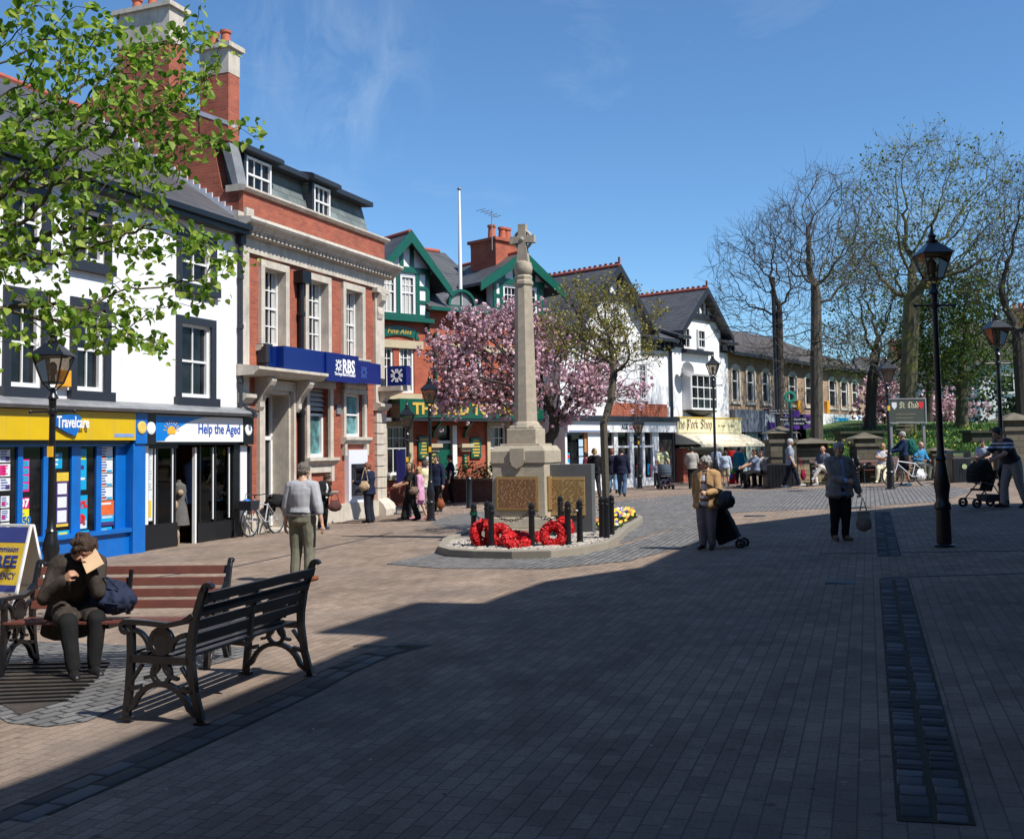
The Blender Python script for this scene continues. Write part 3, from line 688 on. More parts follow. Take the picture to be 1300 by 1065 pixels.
daisy(MB(), sg[1]+w2*.36, -.575, 4.3, .155).build('emblem', m_txtw, s2)
sign_text('lettering', 'RBS', .5, sg[1]+w2*.68, -.572, 4.3, m_txtw, s2, width=w2*.38, offset=.018)
sign_text('lettering', 'The Royal Bank of Scotland', .12, sg[1]+w2*.56, -.572, 4.06, m_txtw, s2, width=w2*.64, offset=.004)
daisy(MB(), sg[2]+.38, -.523, 4.2, .17, .004).build('emblem', M('faded_emblem', (.05,.1,.32), .4), s3)
# projecting sign, faces back down the street (local -x)
pz0, pz1 = 3.92, 4.5; ps = thing('projecting_sign', '', ''); del ps['label']; del ps['category']; ps.parent = B
MB().box(BL-.3, BL-.02, -.98, -.34, pz0, pz1).build('sign_box', m_navy, ps, lab='navy box sign with a white wheel emblem')
e = daisy(MB(), 0, 0, 0, .2, .01); e.xf(Matrix.Translation((BL-.306, -.66, (pz0+pz1)/2)) @ Matrix.Rotation(-PI/2, 4, 'Z')); e.build('emblem', m_txtw, ps)
mb = MB(); mb.box(BL-.4, BL+.1, -.85, 0, 3.76, 3.9); mb.yz([(0,3.4),(-.15,3.42),(-.3,3.6),(-.7,3.72),(-.75,3.76),(0,3.76)], BL-.3, BL-.02); mb.build('sign_bracket', m_stone, ps)
MB().box(BL+.02, BL+.06, -.75, -.45, .95, 2.0).build('notice_panel', m_navy, B)
# mansard
mb = MB(); R0, R1 = .32, BL-.12
mb.prism([(R0,.3,8.4),(R0,.62,9.5),(R0,1.2,9.9),(R0,3.4,10.9),(R0,6.8,9.5),(R0,7.3,8.4)], (R1-R0,0,0))
mr = mb.build('mansard_roof', m_gslate, B)
mb = MB(); mb.prism([(R0,.2,9.42),(R0,.2,9.56),(R0,.62,9.62),(R0,1.3,9.98),(R0,1.3,9.9),(R0,.6,9.45)], (BL-.1-R0,0,0)); mb.build('eaves_board', m_char, mr)
mb = MB(); mb.yz([(-.02,8.42),(.16,8.46),(.5,9.52),(.26,9.54)], -.04, .34); mb.build('coping_stone', m_lead, mr)
for (xa, xb) in ((311,341),(397,416)):
    a, b = FW.st(xa,220,.25)[0], FW.st(xb,228,.25)[0]
    mb = MB(); mb.box(a-.02, b+.1, .3, 1.3, 8.4, 9.46); dm = mb.build('dormer', m_gslate, mr)
    sash(dm, a, b+.06, 8.5, 9.38, .25, cols=3, rows=(1,1), fw=.06, bw=.025)
    mb = MB(); mb.prism([(a-.28,.02,9.46),(a-.28,.02,9.56),(a-.28,.1,9.62),(a-.28,1.5,9.9),(a-.28,1.5,9.46)], (b-a+.66,0,0)); mb.build('dormer_roof', m_char, dm)
    MB().box(a-.1, a-.004, .2, .32, 8.48, 9.46).build('dormer_cheek', m_char, dm)
mb = MB(); mb.yz([(.3,9.98),(.3,10.08),(1.5,10.6),(1.5,10.48)], -.03, .35); mb.build('verge', M('bright_lead', ()), B)
# chimneys on the party wall
def chimney(par, x0, x1, y0, y1, z0, z1, zs, pots, mat=None, sm=None, name='chimney', potr=.13, poth=.4):
    mat = mat or m_brick; sm = sm or m_stone
    c = MB().box(x0, x1, y0, y1, z0, zs).build(name, mat, par)
    k = MB(); k.box(x0-.01, x1+.01, y0-.01, y1+.01, zs, z1-.12); k.box(x0-.1, x1+.1, y0-.1, y1+.1, z1-.12, z1); k.build('chimney_cap', sm, c)
    for (px_, py_) in pots: MB().lathe([(potr*1.05,0),(potr,.05),(potr*.85,poth*.8),(potr*1.1,poth*.85),(potr*1.1,poth)], px_, py_, 12, z1).build('chimney_pot', m_terr, c)
    return c
chimney(B, -.02, .42, .3, 1.15, 9.6, 12.05, 11.3, [(.2,.55),(.2,.9)])
chimney(B, -.02, .6, 2.1, 3.76, 10.4, 13.4, 12.4, [(.3,2.4),(.3,2.9),(.3,3.4)])
chimney(B, BL-.8, BL-.1, 3.4, 4.4, 9.5, 11.0, 10.6, [])
# ================================================================== gabled fronts
def gable_roof(par, xc, hw, zf, za, y0, y1, mat, name='roof', th=.12, ridge=m_redridge, spikes=False):
    mb = MB(); s = (za-zf)/hw
    for sg_ in (-1, 1):
        p = [(xc,za),(xc+sg_*hw,zf),(xc+sg_*hw,zf-th),(xc,za-th)]
        if sg_ > 0: p = p[::-1]
        mb.xz(p, y0, y1)
    o = mb.build(name, mat, par)
    r = MB().tube([(xc,y0,za+.02),(xc,y1,za+.02)], .08, 8)
    if spikes:
        y = y0+.1
        while y < y1: r.box(xc-.02,xc+.02,y,y+.14,za+.05,za+.17); y += .28
        r.box(xc-.03,xc+.03,y0-.02,y0+.06,za,za+.36)
    r.build('ridge', ridge, o); return o
def barge(mb, xc, hw, zf, za, y0, w=.28, th=.1):
    for sg_ in (-1, 1):
        p = [(xc,za+.03),(xc+sg_*hw,zf+.03),(xc+sg_*hw,zf-w*.9),(xc,za-w*1.25)]
        if sg_ > 0: p = p[::-1]
        mb.xz(p, y0-th, y0)
# ------------------------------------------------------------------ pub
P = thing('pub_building', 'red brick pub with green timbered white gables and a long dark green sign', 'building', FP.o, FP.rz)
PLn = 8.3; m_pbrick = BR('pub_brick', (.36,.085,.042), (.28,.06,.032), (.32,.12,.07), .225, .075, .006)
def r(F, xa, xb, ya, yb): return rect(F, xa, xb, ya, yb)
up = [(.0,.62), (.84,1.5)]                  # narrow sashes of the left bay
def sx(F, px, py): return F.st(px, py)[0]
g2 = (sx(FP,655,330), FP.st(655,322)[1])
zb = FP.st(512,402)[1]                      # jetty line
mb = MB(); 
wA = [(sx(FP,481,470), sx(FP,499.5,470), FP.st(490,499.5)[1], FP.st(490,441)[1]), (sx(FP,507,470), sx(FP,526,470), FP.st(516,499)[1], FP.st(516,441)[1])]
gL = (sx(FP,490,570), sx(FP,518,570), FP.st(505,603)[1], FP.st(505,541)[1]); gL0 = (sx(FP,480,570)-.1, sx(FP,484.5,570), gL[2], gL[3])
gR = (sx(FP,621,570), sx(FP,642,570), FP.st(630,603)[1], FP.st(630,541)[1])
dr = (sx(FP,555,570), sx(FP,577,570), 0, FP.st(565,540)[1])
wM = [(sx(FP,566,470), sx(FP,584,470), wA[0][2], wA[0][3]), (sx(FP,596,470), sx(FP,612,470), wA[0][2], wA[0][3]), (6.1,6.8,wA[0][2],wA[0][3]), (7.1,7.8,wA[0][2],wA[0][3])]
wall(mb, -.35, PLn, -.5, zb-.1, wA+wM+[gL,gL0,gR,dr], depth=.22)
mb.box(sx(FP,541,420), g2[0]-1.9, 0, .2, zb-.1, FP.st(600,397)[1])
mb.box(-.35, -.1, .02, 9, -.5, 7); mb.box(PLn-.2, PLn, .25, 9, -.5, 6.5); mb.box(-.3, PLn, 8.8, 9, -.5, 6.5)
mb.build('wall', m_pbrick, P)
def timbered(par, x0, x1, z0, z1, xc, hw, zf, za, posts, wins, tm, wm, y=-.12, tb=.16, name='gable'):
    """white panels and coloured timbers with a gable above"""
    mb = MB(); wall(mb, x0, x1, z0, z1, wins, y=y, depth=.15); s = (za-zf)/hw
    tri = [(x0,z1),(x1,z1),(min(x1,xc+(za-.2-z1)/s),z1+.0)]
    zt = za-.15
    k = [(xc-(zt-z1)/s, z1), (xc+(zt-z1)/s, z1), (xc, zt)]
    mb.add([(a,y,b) for a, b in k], [(0,1,2)])
    mb.box(x0, x0+.1, y+.01, .3, z0, z1); mb.box(x1-.1, x1, y+.01, .3, z0, z1)
    g = mb.build(name, wm, par)
    t = MB(); yy = y-.04
    t.box(x0-.02, x1+.02, yy, y+.02, z0-.05, z0+tb*.6); t.box(x0-.05, x1+.05, yy-.03, y+.02, z1-.05, z1+tb)
    for p in posts: t.box(p-tb/2, p+tb/2, yy, y+.01, z0+tb*.6, z1-.05)
    return g, t, yy, s, zt
x0, x1 = -.3, sx(FP,541.5,380); zt1 = FP.st(512,345)[1]; zf1 = FP.st(553,357)[1]; za1 = FP.st(512,297)[1]; xc1_ = 1.03
ww = [(sx(FP,482,370), sx(FP,500,370), FP.st(490,399)[1], FP.st(490,349)[1]), (sx(FP,506.5,370), sx(FP,524.5,370), FP.st(515,402)[1], FP.st(515,351)[1])]
g, t, yy, s, zt = timbered(P, x0, x1, zb, zt1, xc1_, 1.55, zf1, za1, [sx(FP,503,370), sx(FP,527.5,370), sx(FP,540,370), -.2], ww, m_green, m_white)
for z in (.3, .62): t.box(sx(FP,528,370), x1, yy+.002, -.11, zb+(zt1-zb)*z, zb+(zt1-zb)*z+.13)
for v in (sx(FP,507,320), sx(FP,520,330), xc1_-.85): 
    t.box(v-.08, v+.08, yy, -.11, zt1+.12, za1-.2-abs(v-xc1_)*s)
t.box(x0-.05, x1+.12, -.32, .1, zb-.2, zb-.05)
t.build('timber_frame', m_green, g)
for q in ww: sash(g, q[0], q[1], q[2], q[3], -.06, cols=3, rows=(1,2), fw=.07, split=.58, pm=m_pane, curtain=[(.1,.9)] if q is ww[0] else [(.1,.9)])
gable_roof(g, xc1_, 1.75, zf1-.28, za1, -.45, 9, m_slate)
mb = MB(); barge(mb, xc1_, 1.8, zf1-.35, za1+.02, -.46, .34, .08); mb.build('bargeboard', m_green, g)
# second gable
xg, zg = g2; zt2 = FP.st(660,362)[1]; zf2 = FP.st(693,367)[1]; zb2 = FP.st(645,411)[1]
x0, x1 = sx(FP,624,390), xg+(xg-sx(FP,624,390)); w2_ = (sx(FP,637,390), sx(FP,654,390), zb2+.1, zt2-.12); w3_ = (xg+.25, xg+.95, zb2+.1, zt2-.12)
g, t, yy, s, zt = timbered(P, x0, x1, zb2, zt2, xg, 1.9, zf2, zg, [sx(FP,634,390), xg+.1, x0+.06, x1-.06, xg+1.05], [w2_, w3_], m_green, m_white)
for z in (.3, .62): t.box(x0, sx(FP,634,390), yy+.002, -.11, zb2+(zt2-zb2)*z, zb2+(zt2-zb2)*z+.13)
for v in (xg-.75, xg-.2, xg+.35, xg+.8): t.box(v-.07, v+.07, yy, -.11, zt2+.12, zg-.2-abs(v-xg)*s)
t.build('timber_frame', m_green, g)
for q in (w2_, w3_): sash(g, *q, -.06, cols=3, rows=(1,2), fw=.07, split=.55)
gable_roof(g, xg, 2.15, zf2-.1, zg, -.45, 9, m_slate)
mb = MB(); barge(mb, xg, 2.2, zf2-.15, zg+.02, -.46, .34, .08); mb.build('bargeboard', m_green, g)
# lower roof between, with a curved dormer
ze = FP.st(600,397)[1]; xa_, xb_ = x1*0+sx(FP,541,400), sx(FP,628,400)
mb = MB(); mb.prism([(xa_-.1,-.4,ze),(xa_-.1,3.6,ze+3.0),(xa_-.1,6,ze+2.2),(xa_-.1,6,ze+2.0),(xa_-.1,3.6,ze+2.85),(xa_-.1,-.35,ze-.12)], (xb_-xa_+.4,0,0)); lr = mb.build('roof', m_slate, P)
MB().tube([(xa_,3.6,ze+3.03),(xb_,3.6,ze+3.03)], .09, 8).build('ridge', m_redridge, lr)
MB().box(xa_-.1, xb_+.3, -.5, -.36, ze-.1, ze+.03).build('gutter', m_green, lr)
dc = sx(FP,583,385); mb = MB(); rr = .62
arc = [(dc+rr*math.cos(t), ze+.15+rr*math.sin(t)) for t in np.linspace(0, PI, 14)]
mb.xz(arc, -.1, 1.3); ds = mb.build('dormer', m_lead, lr)
mb = MB()
for a, b in zip(arc[:-1], arc[1:]): mb.bar((a[0],-.16,a[1]), (b[0],-.16,b[1]), .1, .12, (0,1,0))
mb.box(dc-.6, dc+.6, -.2, -.1, ze+.08, ze+.2); mb.box(dc-.03, dc+.03, -.14, -.1, ze+.15, ze+.72); mb.build('dormer_frame', m_green, ds)
# stone bands, windows
zl = wA[0][3]
MB().box(-.35, sx(FP,536,440), -.08, 0, zl, zl+.28).build('stone_lintel', m_sandst, P); MB().box(-.35, sx(FP,533,500), -.14, 0, wA[0][2]-.2, wA[0][2]).build('stone_sill', m_sandst, P); MB().box(sx(FP,560,440), PLn, -.08, 0, zl, zl+.28).build('stone_lintel', m_sandst, P)
for q in (gL, gR):
    mb = MB(); mb.box(q[0]-.16, q[0], -.1, .05, q[2], q[3]+.18); mb.box(q[1], q[1]+.16, -.1, .05, q[2], q[3]+.18); mb.box(q[0]-.16, q[1]+.16, -.12, .05, q[3], q[3]+.2); mb.box(q[0]-.25, q[1]+.25, -.2, .05, q[2]-.16, q[2]); mb.build('window_surround', m_sandst, P)
for q in wA: sash(P, *q, .1, cols=3, rows=(1,2), fw=.08, split=.58, curtain=[(.0,.25),(.75,1)] if q is wA[1] else None)
for q in wM: sash(P, *q, .1, cols=3, rows=(1,2), fw=.08, split=.58)
for q in (gL, gL0, gR): sash(P, *q, .08, cols=3, rows=(1,2), fw=.08, split=.55, curtain=[(.0,.3)] if q is gR else None)
# door
dg = MB(); dg.box(dr[0], dr[1], .12, .2, -.3, 2.2); dg = dg.build('door', m_green, P)
mb = MB(); mb.box(dr[1]-.1, dr[1]+.1, -.03, .18, -.3, dr[3]); mb.box(dr[0], dr[1]-.1, .08, .16, 2.2, 2.3); mb.build('door_frame', m_wpaint, dg)
MB().box(dr[0], dr[1], .16, .2, 2.3, dr[3]).build('pane', m_pane, dg)
# green boards
for (xa, xb, ya, yb) in ((529.5,543.5,553.5,583), (596,609.5,555,581.5), (545,554,568,590), (587,592,577,594)):
    q = rect(FP, xa, xb, ya, yb); b_ = MB().box(q[0], q[1], -.09, 0, q[2], q[3]).build('menu_board', m_green, P, bevel=.02)
    t = MB(); w = q[1]-q[0]; n = max(3, int((q[3]-q[2])/.13))
    for i in range(n):
        k = random.uniform(.18, .38); t.box((q[0]+q[1])/2-w*k, (q[0]+q[1])/2+w*k, -.096, -.09, q[3]-.1-i*(q[3]-q[2]-.12)/n-.06, q[3]-.1-i*(q[3]-q[2]-.12)/n)
    t.build('lettering', m_gold, b_)
for xx in (549, 589):
    q = FP.st(xx, 566); mb = MB(); mb.box(q[0]-.28, q[0]+.28, -.26, 0, q[1]-.06, q[1]+.08); mb.box(q[0]-.2, q[0]+.2, -.16, 0, q[1]-.2, q[1]-.06); mb.build('bracket', m_sandst, P)
    mb = MB(); mb.ribbon([(-.05,2.75),(-.3,2.8),(-.5,2.95),(-.55,3.05)], .1, q[0]-.05, q[0]+.05); mb.ribbon([(-.06,2.4),(-.12,2.6),(-.3,2.8)], .08, q[0]-.05, q[0]+.05); mb.build('scroll_bracket', m_green, P)
# main sign
xs = sx(FP,493.5,520), 7.6
MB().box(xs[0], xs[1], -.7, 0, 3.0, 3.1).build('sign_soffit', m_char, P)
sgn = MB(); sgn.box(xs[0], xs[1], -.72, -.0, 3.1, 3.78); sgn = sgn.build('fascia_sign', m_green, P, lab='long green sign with gold lettering')
lx = FP.st(522, 525, -.72)[0]
sign_text('lettering', 'THE OLD TOWN', .56, lx+2.35, -.735, 3.44, m_gold, sgn, width=4.6, offset=.022, extr=.012)
mb = MB(); mb.box(xs[0]-.7, xs[0]-.02, -.3, 0, 3.0, 3.12); mb.build('lead_flashing', m_lead, P)
# ribbon sign
q = rect(FP, 480, 531, 412.5, 430.5); mb = MB(); n = 14; w = q[1]-q[0]
rib = [(q[0]+w*(.1+.8*i/n), (q[2]+q[3])/2+.1*math.sin(PI*i/n)-.05) for i in range(n+1)]
for a, b in zip(rib[:-1], rib[1:]): mb.bar((a[0],-.05,a[1]), (b[0],-.05,b[1]), .34, .04, (0,1,0))
for sgx in (-1, 1):
    e = q[0]+w*(.5+sgx*.42); f = q[0]+w*(.5+sgx*.52); z = (q[2]+q[3])/2
    pts = [(e,z+.0),(f,z+.06),(f-sgx*.1,z-.08),(f,z-.22),(e-sgx*.02,z-.26)]
    if sgx > 0: pts = pts[::-1]
    mb.xz(pts, -.06, -.01)
rb = mb.build('ribbon_sign', m_green, P); sign_text('lettering', 'Fine Ales', .26, (q[0]+q[1])/2, -.08, (q[2]+q[3])/2+.02, m_gold, rb, width=w*.6, shear=.3)
mb = MB(); mb.tube([(sx(FP,551,430),-.1,6.3),(sx(FP,551,430),-.1,3.8)], .05, 8); mb.tube([(sx(FP,542,430),-.1,6.8),(sx(FP,542,430),-.1,6.1),(sx(FP,551,430),-.1,5.9)], .05, 8); mb.build('downpipe', m_green, P)

# flagpole stands on the pub's front ledge
q = FP.W(sx(FP,583.8,390), -.05, ze-.2)
fp = MB(); dy = q.y; top = at(580.5, 242, dy); hh = top.z-q.z
fp.lathe([(.075,0),(.07,hh*.5),(.045,hh*.97),(.04,hh)], 0, 0, 12); fl = fp.build('flagpole', m_txtw); fl.location = q
MB().ell((0,0,hh+.06), (.08,.08,.07)).build('finial', m_lead, fl); tag(fl, 'tall bare white flagpole rising from the pub roof', 'flagpole')

# ------------------------------------------------------------------ white gabled shop with pharmacy style front
A = thing('gabled_shop', 'white building with black trimmed gable, tile hung band and white charity shopfront', 'building', FA.o, FA.rz)
AL = 7.4; xc, za = 3.46, 9.2; m_tile = BR('tile_hanging', (.42,.12,.06), (.33,.09,.05), (.14,.05,.03), .17, .11, .01)
zb_ = FA.st(800,529)[1]
mb = MB(); win = [(sx(FA,761.5,418), sx(FA,771.5,418), FA.st(766,432)[1], FA.st(766,405)[1]), (sx(FA,784,418), sx(FA,792.5,418), FA.st(788,432)[1], FA.st(788,405)[1]),
  (sx(FA,812,480), sx(FA,821.5,480), FA.st(817,507)[1], FA.st(817,463)[1]), (sx(FA,733,480), sx(FA,745,480), FA.st(740,503)[1], FA.st(740,463)[1]), (sx(FA,770,480), sx(FA,780,480), FA.st(775,507)[1], FA.st(775,463)[1])]
zw = FA.st(830,432)[1]
wall(mb, 0, AL, zb_-.05, zw, [w for w in win if w[3] < zw], depth=.15)
win[0] = win[0][:3]+(min(win[0][3], 7.03),); win[1] = win[1][:3]+(min(win[1][3], 7.03),)
wall(mb, xc-2.0, xc+2.0, zw, 7.08, [w for w in win if w[3] > zw], depth=.15, y=0)
mb.add([(xc-2.0,0,7.08),(xc+2.0,0,7.08),(xc,0,9.04)], [(0,1,2)])
mb.prism([(0,.01,-.4),(0,.01,zw),(-.0,5,zw),(0,5,-.4)], (.02,0,0)); mb.box(AL-.02, AL, .01, 6, -.4, zw+.2); mb.box(xc+1.97, xc+1.99, .01, 4, zw, 7.0)
mb.build('wall', m_white, A)
q = FA.st(800,512)[1]; MB().box(sx(FA,773,520), AL-.28, -.04, 0, zb_, q).build('tile_band', m_tile, A)
MB().box(AL-.2, AL-.02, -.06, 0, zb_, q-.1).build('rainwater_head', m_txtw, A)
gable_roof(A, xc, 2.6, 6.65, za, -.4, 6.5, m_slate, spikes=True)
mb = MB(); barge(mb, xc, 2.6, 6.6, za+.02, -.41, .22, .06); mb.box(xc-.9, xc+.9, -.1, 0, FA.st(777,378)[1]-.1, FA.st(777,374)[1]+.05)
for v in (-.28, .28): mb.box(xc+v-.05, xc+v+.05, -.05, 0, FA.st(777,374)[1], 9.0-abs(v)*1.1)
mb.build('bargeboard', m_char, A)
for (a, b) in ((-.2, xc-1.9), (xc+1.9, AL+.15)):
    mb = MB(); mb.prism([(a,-.45,zw-.02),(a,-.45,zw+.08),(a,3.2,zw+1.5),(a,5,zw+.6),(a,5,zw+.4),(a,3.2,zw+1.35)], (b-a,0,0)); ro = mb.build('roof', m_slate, A)
    mb = MB(); mb.box(a, b, -.5, -.38, zw-.06, zw+.06); mb.box(a, b, -.06, -.002, zw-.42, zw-.1)
    x = a+.15
    while x < b: mb.box(x, x+.1, -.34, -.06, zw-.34, zw-.06); x += .36
    mb.build('eaves_bracket', m_char, ro)
for i, q in enumerate(win): sash(A, *q, .08, cols=2 if i < 2 else 3, rows=(1,1) if i < 2 else (3,3), fw=.06, sill=m_txtw)
zfa, zfb = FA.st(840,536)[1], FA.st(840,549)[1]
fa = MB().box(0, AL-.05, -.35, 0, zfb, zfa).build('fascia_sign', m_txtw, A, lab='long white shop sign')
xs_ = FA.st(799,542,-.35)[0], FA.st(808,542,-.35)[0]
sign_text('lettering', 'AGE', .3, FA.st(793,542,-.35)[0], -.355, (zfa+zfb)/2, m_char, fa, width=.42, offset=.01); sign_text('lettering', 'Concern', .28, FA.st(806,542,-.35)[0], -.355, (zfa+zfb)/2, m_red, fa, width=.75, shear=.2, offset=.006)
MB().box(.05, sx(FA,765,548), -.36, -.35, zfb+.02, zfb+.06).build('blue_line', m_ink, fa)
MB().box(-.05, AL, -.5, 0, zfa+.02, zb_).build('gutter', m_char, A)
mb = MB(); T = zfb
fl_ = [0,.12], [sx(FA,742,580),sx(FA,764,580)], [sx(FA,775,580),sx(FA,780,580)], [sx(FA,795,580),sx(FA,800,580)], [sx(FA,811,580),sx(FA,814,580)], [sx(FA,824,580),sx(FA,832,580)]
for a, b in fl_: mb.box(a, b, -.2, 0, -.4, T)
for a, b in ((sx(FA,764,580),sx(FA,775,580)), (sx(FA,780,580),sx(FA,795,580)), (sx(FA,800,580),sx(FA,824,580))):
    mb.box(a, b, -.22, 0, -.4, .45); mb.box(a, b, -.16, -.06, 1.72, 1.8)
mb.build('shopfront', m_txtw, A)
MB().box(sx(FA,764,580), sx(FA,824,580), -.08, -.07, .45, T).build('pane', m_pane, A)
for i in range(12):
    x = random.uniform(sx(FA,766,580), sx(FA,822,580)); h = random.uniform(.15, .6); MB().box(x, x+random.uniform(.1,.3), -.09, -.082, .5+random.uniform(0,.6), .6+h).build('window_display', random.choice([m_red, m_pw, m_tan, m_pc, m_gd]), A)
MB().box(sx(FA,713,580), sx(FA,742,580), -.05, -.04, .2, T-.1).build('pane', m_pane, A)
for i in range(5): MB().box(sx(FA,732,580), sx(FA,737.5,580), -.12, -.1, .35+i*.36, .66+i*.36).build('leaflet_rack', M('pale_sheet', (.45,.6,.75), .5), A)
MB().box(sx(FA,738.5,580), sx(FA,741.5,580), -.15, -.05, -.3, T).build('timber_post', M('varnished_post', (.45,.2,.06), .5), A)
mb = MB(); mb.box(sx(FA,714,580), sx(FA,717,580), -.14, -.05, -.3, T); mb.build('door_frame', M('pale_blue_paint', (.3,.5,.75), .4), A)
poster(FA, A, 718, 723, 575, 600, m_pc, [(.1,.9,.1,.3,m_red),(.1,.9,.5,.7,m_pw)], y=-.1)
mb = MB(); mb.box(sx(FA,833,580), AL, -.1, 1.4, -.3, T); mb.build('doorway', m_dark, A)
chimney(A, -1.4, -.1, 2.0, 3.4, 6.5, FA.st(705,325,2.2)[1]+.25, FA.st(705,325,2.2)[1], [(-1.2,2.4),(-.6,2.4),(-.3,2.4)], mat=m_brick2, sm=m_brick2, potr=.16, poth=.55)
mb = MB(); a0 = (-.2,2.1); zt_ = FA.st(705,325,2.2)[1]
mb.tube([(-1.6,2.0,zt_-.3),(-1.6,2.0,zt_+1.3)], .02, 6); mb.bar((-2.2,2.0,zt_+1.2),(-1.2,2.0,zt_+1.05),.02,.02)
for i in range(5): mb.bar((-2.2+i*.22,1.75,zt_+1.2-i*.03),(-2.2+i*.22,2.25,zt_+1.2-i*.03),.015,.015)
mb.build('aerial', m_lead, A)
# ------------------------------------------------------------------ pork shop building
K = thing('corner_shop', 'white gabled building with bow window and a butcher shop under a cream sign', 'building', FK.o, FK.rz)
KL = 5.2; xc, za = 2.7, 8.8; zw = FK.st(912,436)[1]
win = [(sx(FK,865.5,428), sx(FK,873.5,428), FK.st(870,443)[1], FK.st(870,411)[1]), (sx(FK,884,428), sx(FK,893,428), FK.st(888,443)[1], FK.st(888,411)[1])]
win = [w[:3]+(min(w[3], 6.9),) for w in win]
bay = (sx(FK,866,500), sx(FK,904,500), FK.st(885,521)[1], FK.st(885,477)[1])
mb = MB(); wall(mb, 0, KL, FK.st(880,531)[1]-.1, zw, [bay]+[w for w in win if w[2] < zw-.1 and False], depth=.15)
wall(mb, xc-1.85, xc+1.85, zw, 6.95, win if win[0][2] > zw else [], depth=.15)
mb.add([(xc-1.85,0,6.95),(xc+1.85,0,6.95),(xc,0,8.64)], [(0,1,2)]); mb.box(KL-.02, KL, .01, 6, -.4, zw+.3); mb.box(.0,.02,.01,6,-.4,zw)
mb.build('wall', m_white, K)
gable_roof(K, xc, 2.35, 6.7, za, -.4, 7.5, m_slate, spikes=True)
mb = MB(); barge(mb, xc, 2.35, 6.65, za+.02, -.41, .22, .06); zz = FK.st(888,402)[1]; mb.box(xc-1.25, xc+1.25, -.12, 0, zz-.15, zz+.12)
for v in (-.55,-.18, .18,.55): mb.box(xc+v-.05, xc+v+.05, -.05, 0, zz+.1, 8.65-abs(v)*1.0)
mb.build('bargeboard', m_char, K)
for q in win: sash(K, q[0], q[1], max(q[2], zw-1), q[3], -.06 if q[2] < zw else .06, cols=2, rows=(1,1), fw=.07)
a = sx(FK,865,445), sx(FK,899,445); MB().box(a[0], a[1], -.3, 0, win[0][2]-.2, win[0][2]-.03).build('sill', m_char, K)
for (a, b) in ((-.1, xc-1.7), (xc+1.7, KL+.2)):
    mb = MB(); mb.prism([(a,-.45,zw-.02),(a,-.45,zw+.08),(a,3.2,zw+1.3),(a,6,zw+.6),(a,6,zw+.4),(a,3.2,zw+1.15)], (b-a,0,0)); ro = mb.build('roof', m_slate, K)
    mb = MB(); mb.box(a, b, -.5, -.38, zw-.06, zw+.06); mb.box(a, b, -.06, -.002, zw-.42, zw-.1)
    x = a+.12
    while x < b-.05: mb.box(x, x+.1, -.34, -.06, zw-.34, zw-.06); x += .34
    mb.build('eaves_bracket', m_char, ro)
a, b, c, d = bay; mb = MB(); ft = .22
mb.box(a-.1, b+.1, -.5, 0, d, d+.1); mb.prism([(a-.1,-.48,d+.1),(b+.1,-.48,d+.1),(b,-.02,d+.3),(a,-.02,d+.3)], (0,.01,.02)); bw_ = mb.build('bow_window', m_txtw, K)
sash(bw_, a+.02, b-.35, c, d, -.42, cols=4, rows=(3,0), fw=.07, bw=.05)
for ch in [o for o in COL.objects if o.parent and o.parent.parent == bw_]: ch.parent = bw_
mb = MB(); mb.box(a-.0,a+.06,-.44,0,c,d); mb.box(b-.36,b-.3,-.46,-.3,c,d); mb.box(b-.06,b,-.1,0,c,d); mb.box(b-.34,b,-.38,-.0,c,c+.08); mb.build('bow_return', m_txtw, bw_)
MB().prism([(b-.33,-.4,c),(b-.03,-.08,c),(b-.03,-.06,c),(b-.33,-.38,c)], (0,0,d-c)).build('pane', m_pane, bw_)
mb = MB(); n = 12
mb.prism([(a-.05+(b-a+.1)*i/n, -.46*math.sin(PI*(.08+.84*i/n))**.6, c) for i in range(n+1)], (0,0,-.06))
for j in range(4):
    f0, f1 = 1-j*.22, 1-(j+1)*.22
    mb.add([v for i in range(n+1) for v in ((( a+b)/2+((b-a)/2)*f0*(2*i/n-1), -.44*f0*math.sin(PI*(.08+.84*i/n)), c-.06-.07*j**1.1), ((a+b)/2+((b-a)/2)*f1*(2*i/n-1), -.44*f1*math.sin(PI*(.08+.84*i/n)), c-.06-.07*(j+1)**1.1))], [(2*i,2*i+1,2*i+3,2*i+2) for i in range(n)])
mb.build('bow_base', m_char, bw_)
mb = MB(); mb.tube([(sx(FA,849.5,480),-.12,zw-.1),(sx(FA,849.5,480),-.12,.2)], .06, 8); o = mb.build('downpipe', m_char, A)
q = FK.st(860,470); mb = MB(); mb.lathe([(.02,0),(.2,.03),(.33,.1),(.34,.11),(.2,.05),(.02,.02)], 0,0,18).xf(Matrix.Translation((q[0]+.1,-.4,q[1])) @ Matrix.Rotation(R(80),4,'X') @ Matrix.Rotation(R(-20),4,'Y')); mb.bar((q[0]+.1,-.35,q[1]),(q[0]+.2,0,q[1]-.3),.04,.04); mb.build('satellite_dish', m_lead, K)
zfa, zfb = FK.st(890,531.5)[1], FK.st(890,550)[1]
m_csign = M('cream_sign', (.78,.72,.45), .5, .04, 4); m_brn = M('brown_lettering', (.1,.03,.015), .5)
fk = MB().box(.02, sx(FK,935,540), -.25, 0, zfb, zfa).build('fascia_sign', m_csign, K, lab='cream sign with brown blackletter writing')
MB().box(-.02, sx(FK,935,540)+.04, -.27, -.01, zfa, zfa+.06).build('sign_trim', m_gold, fk)
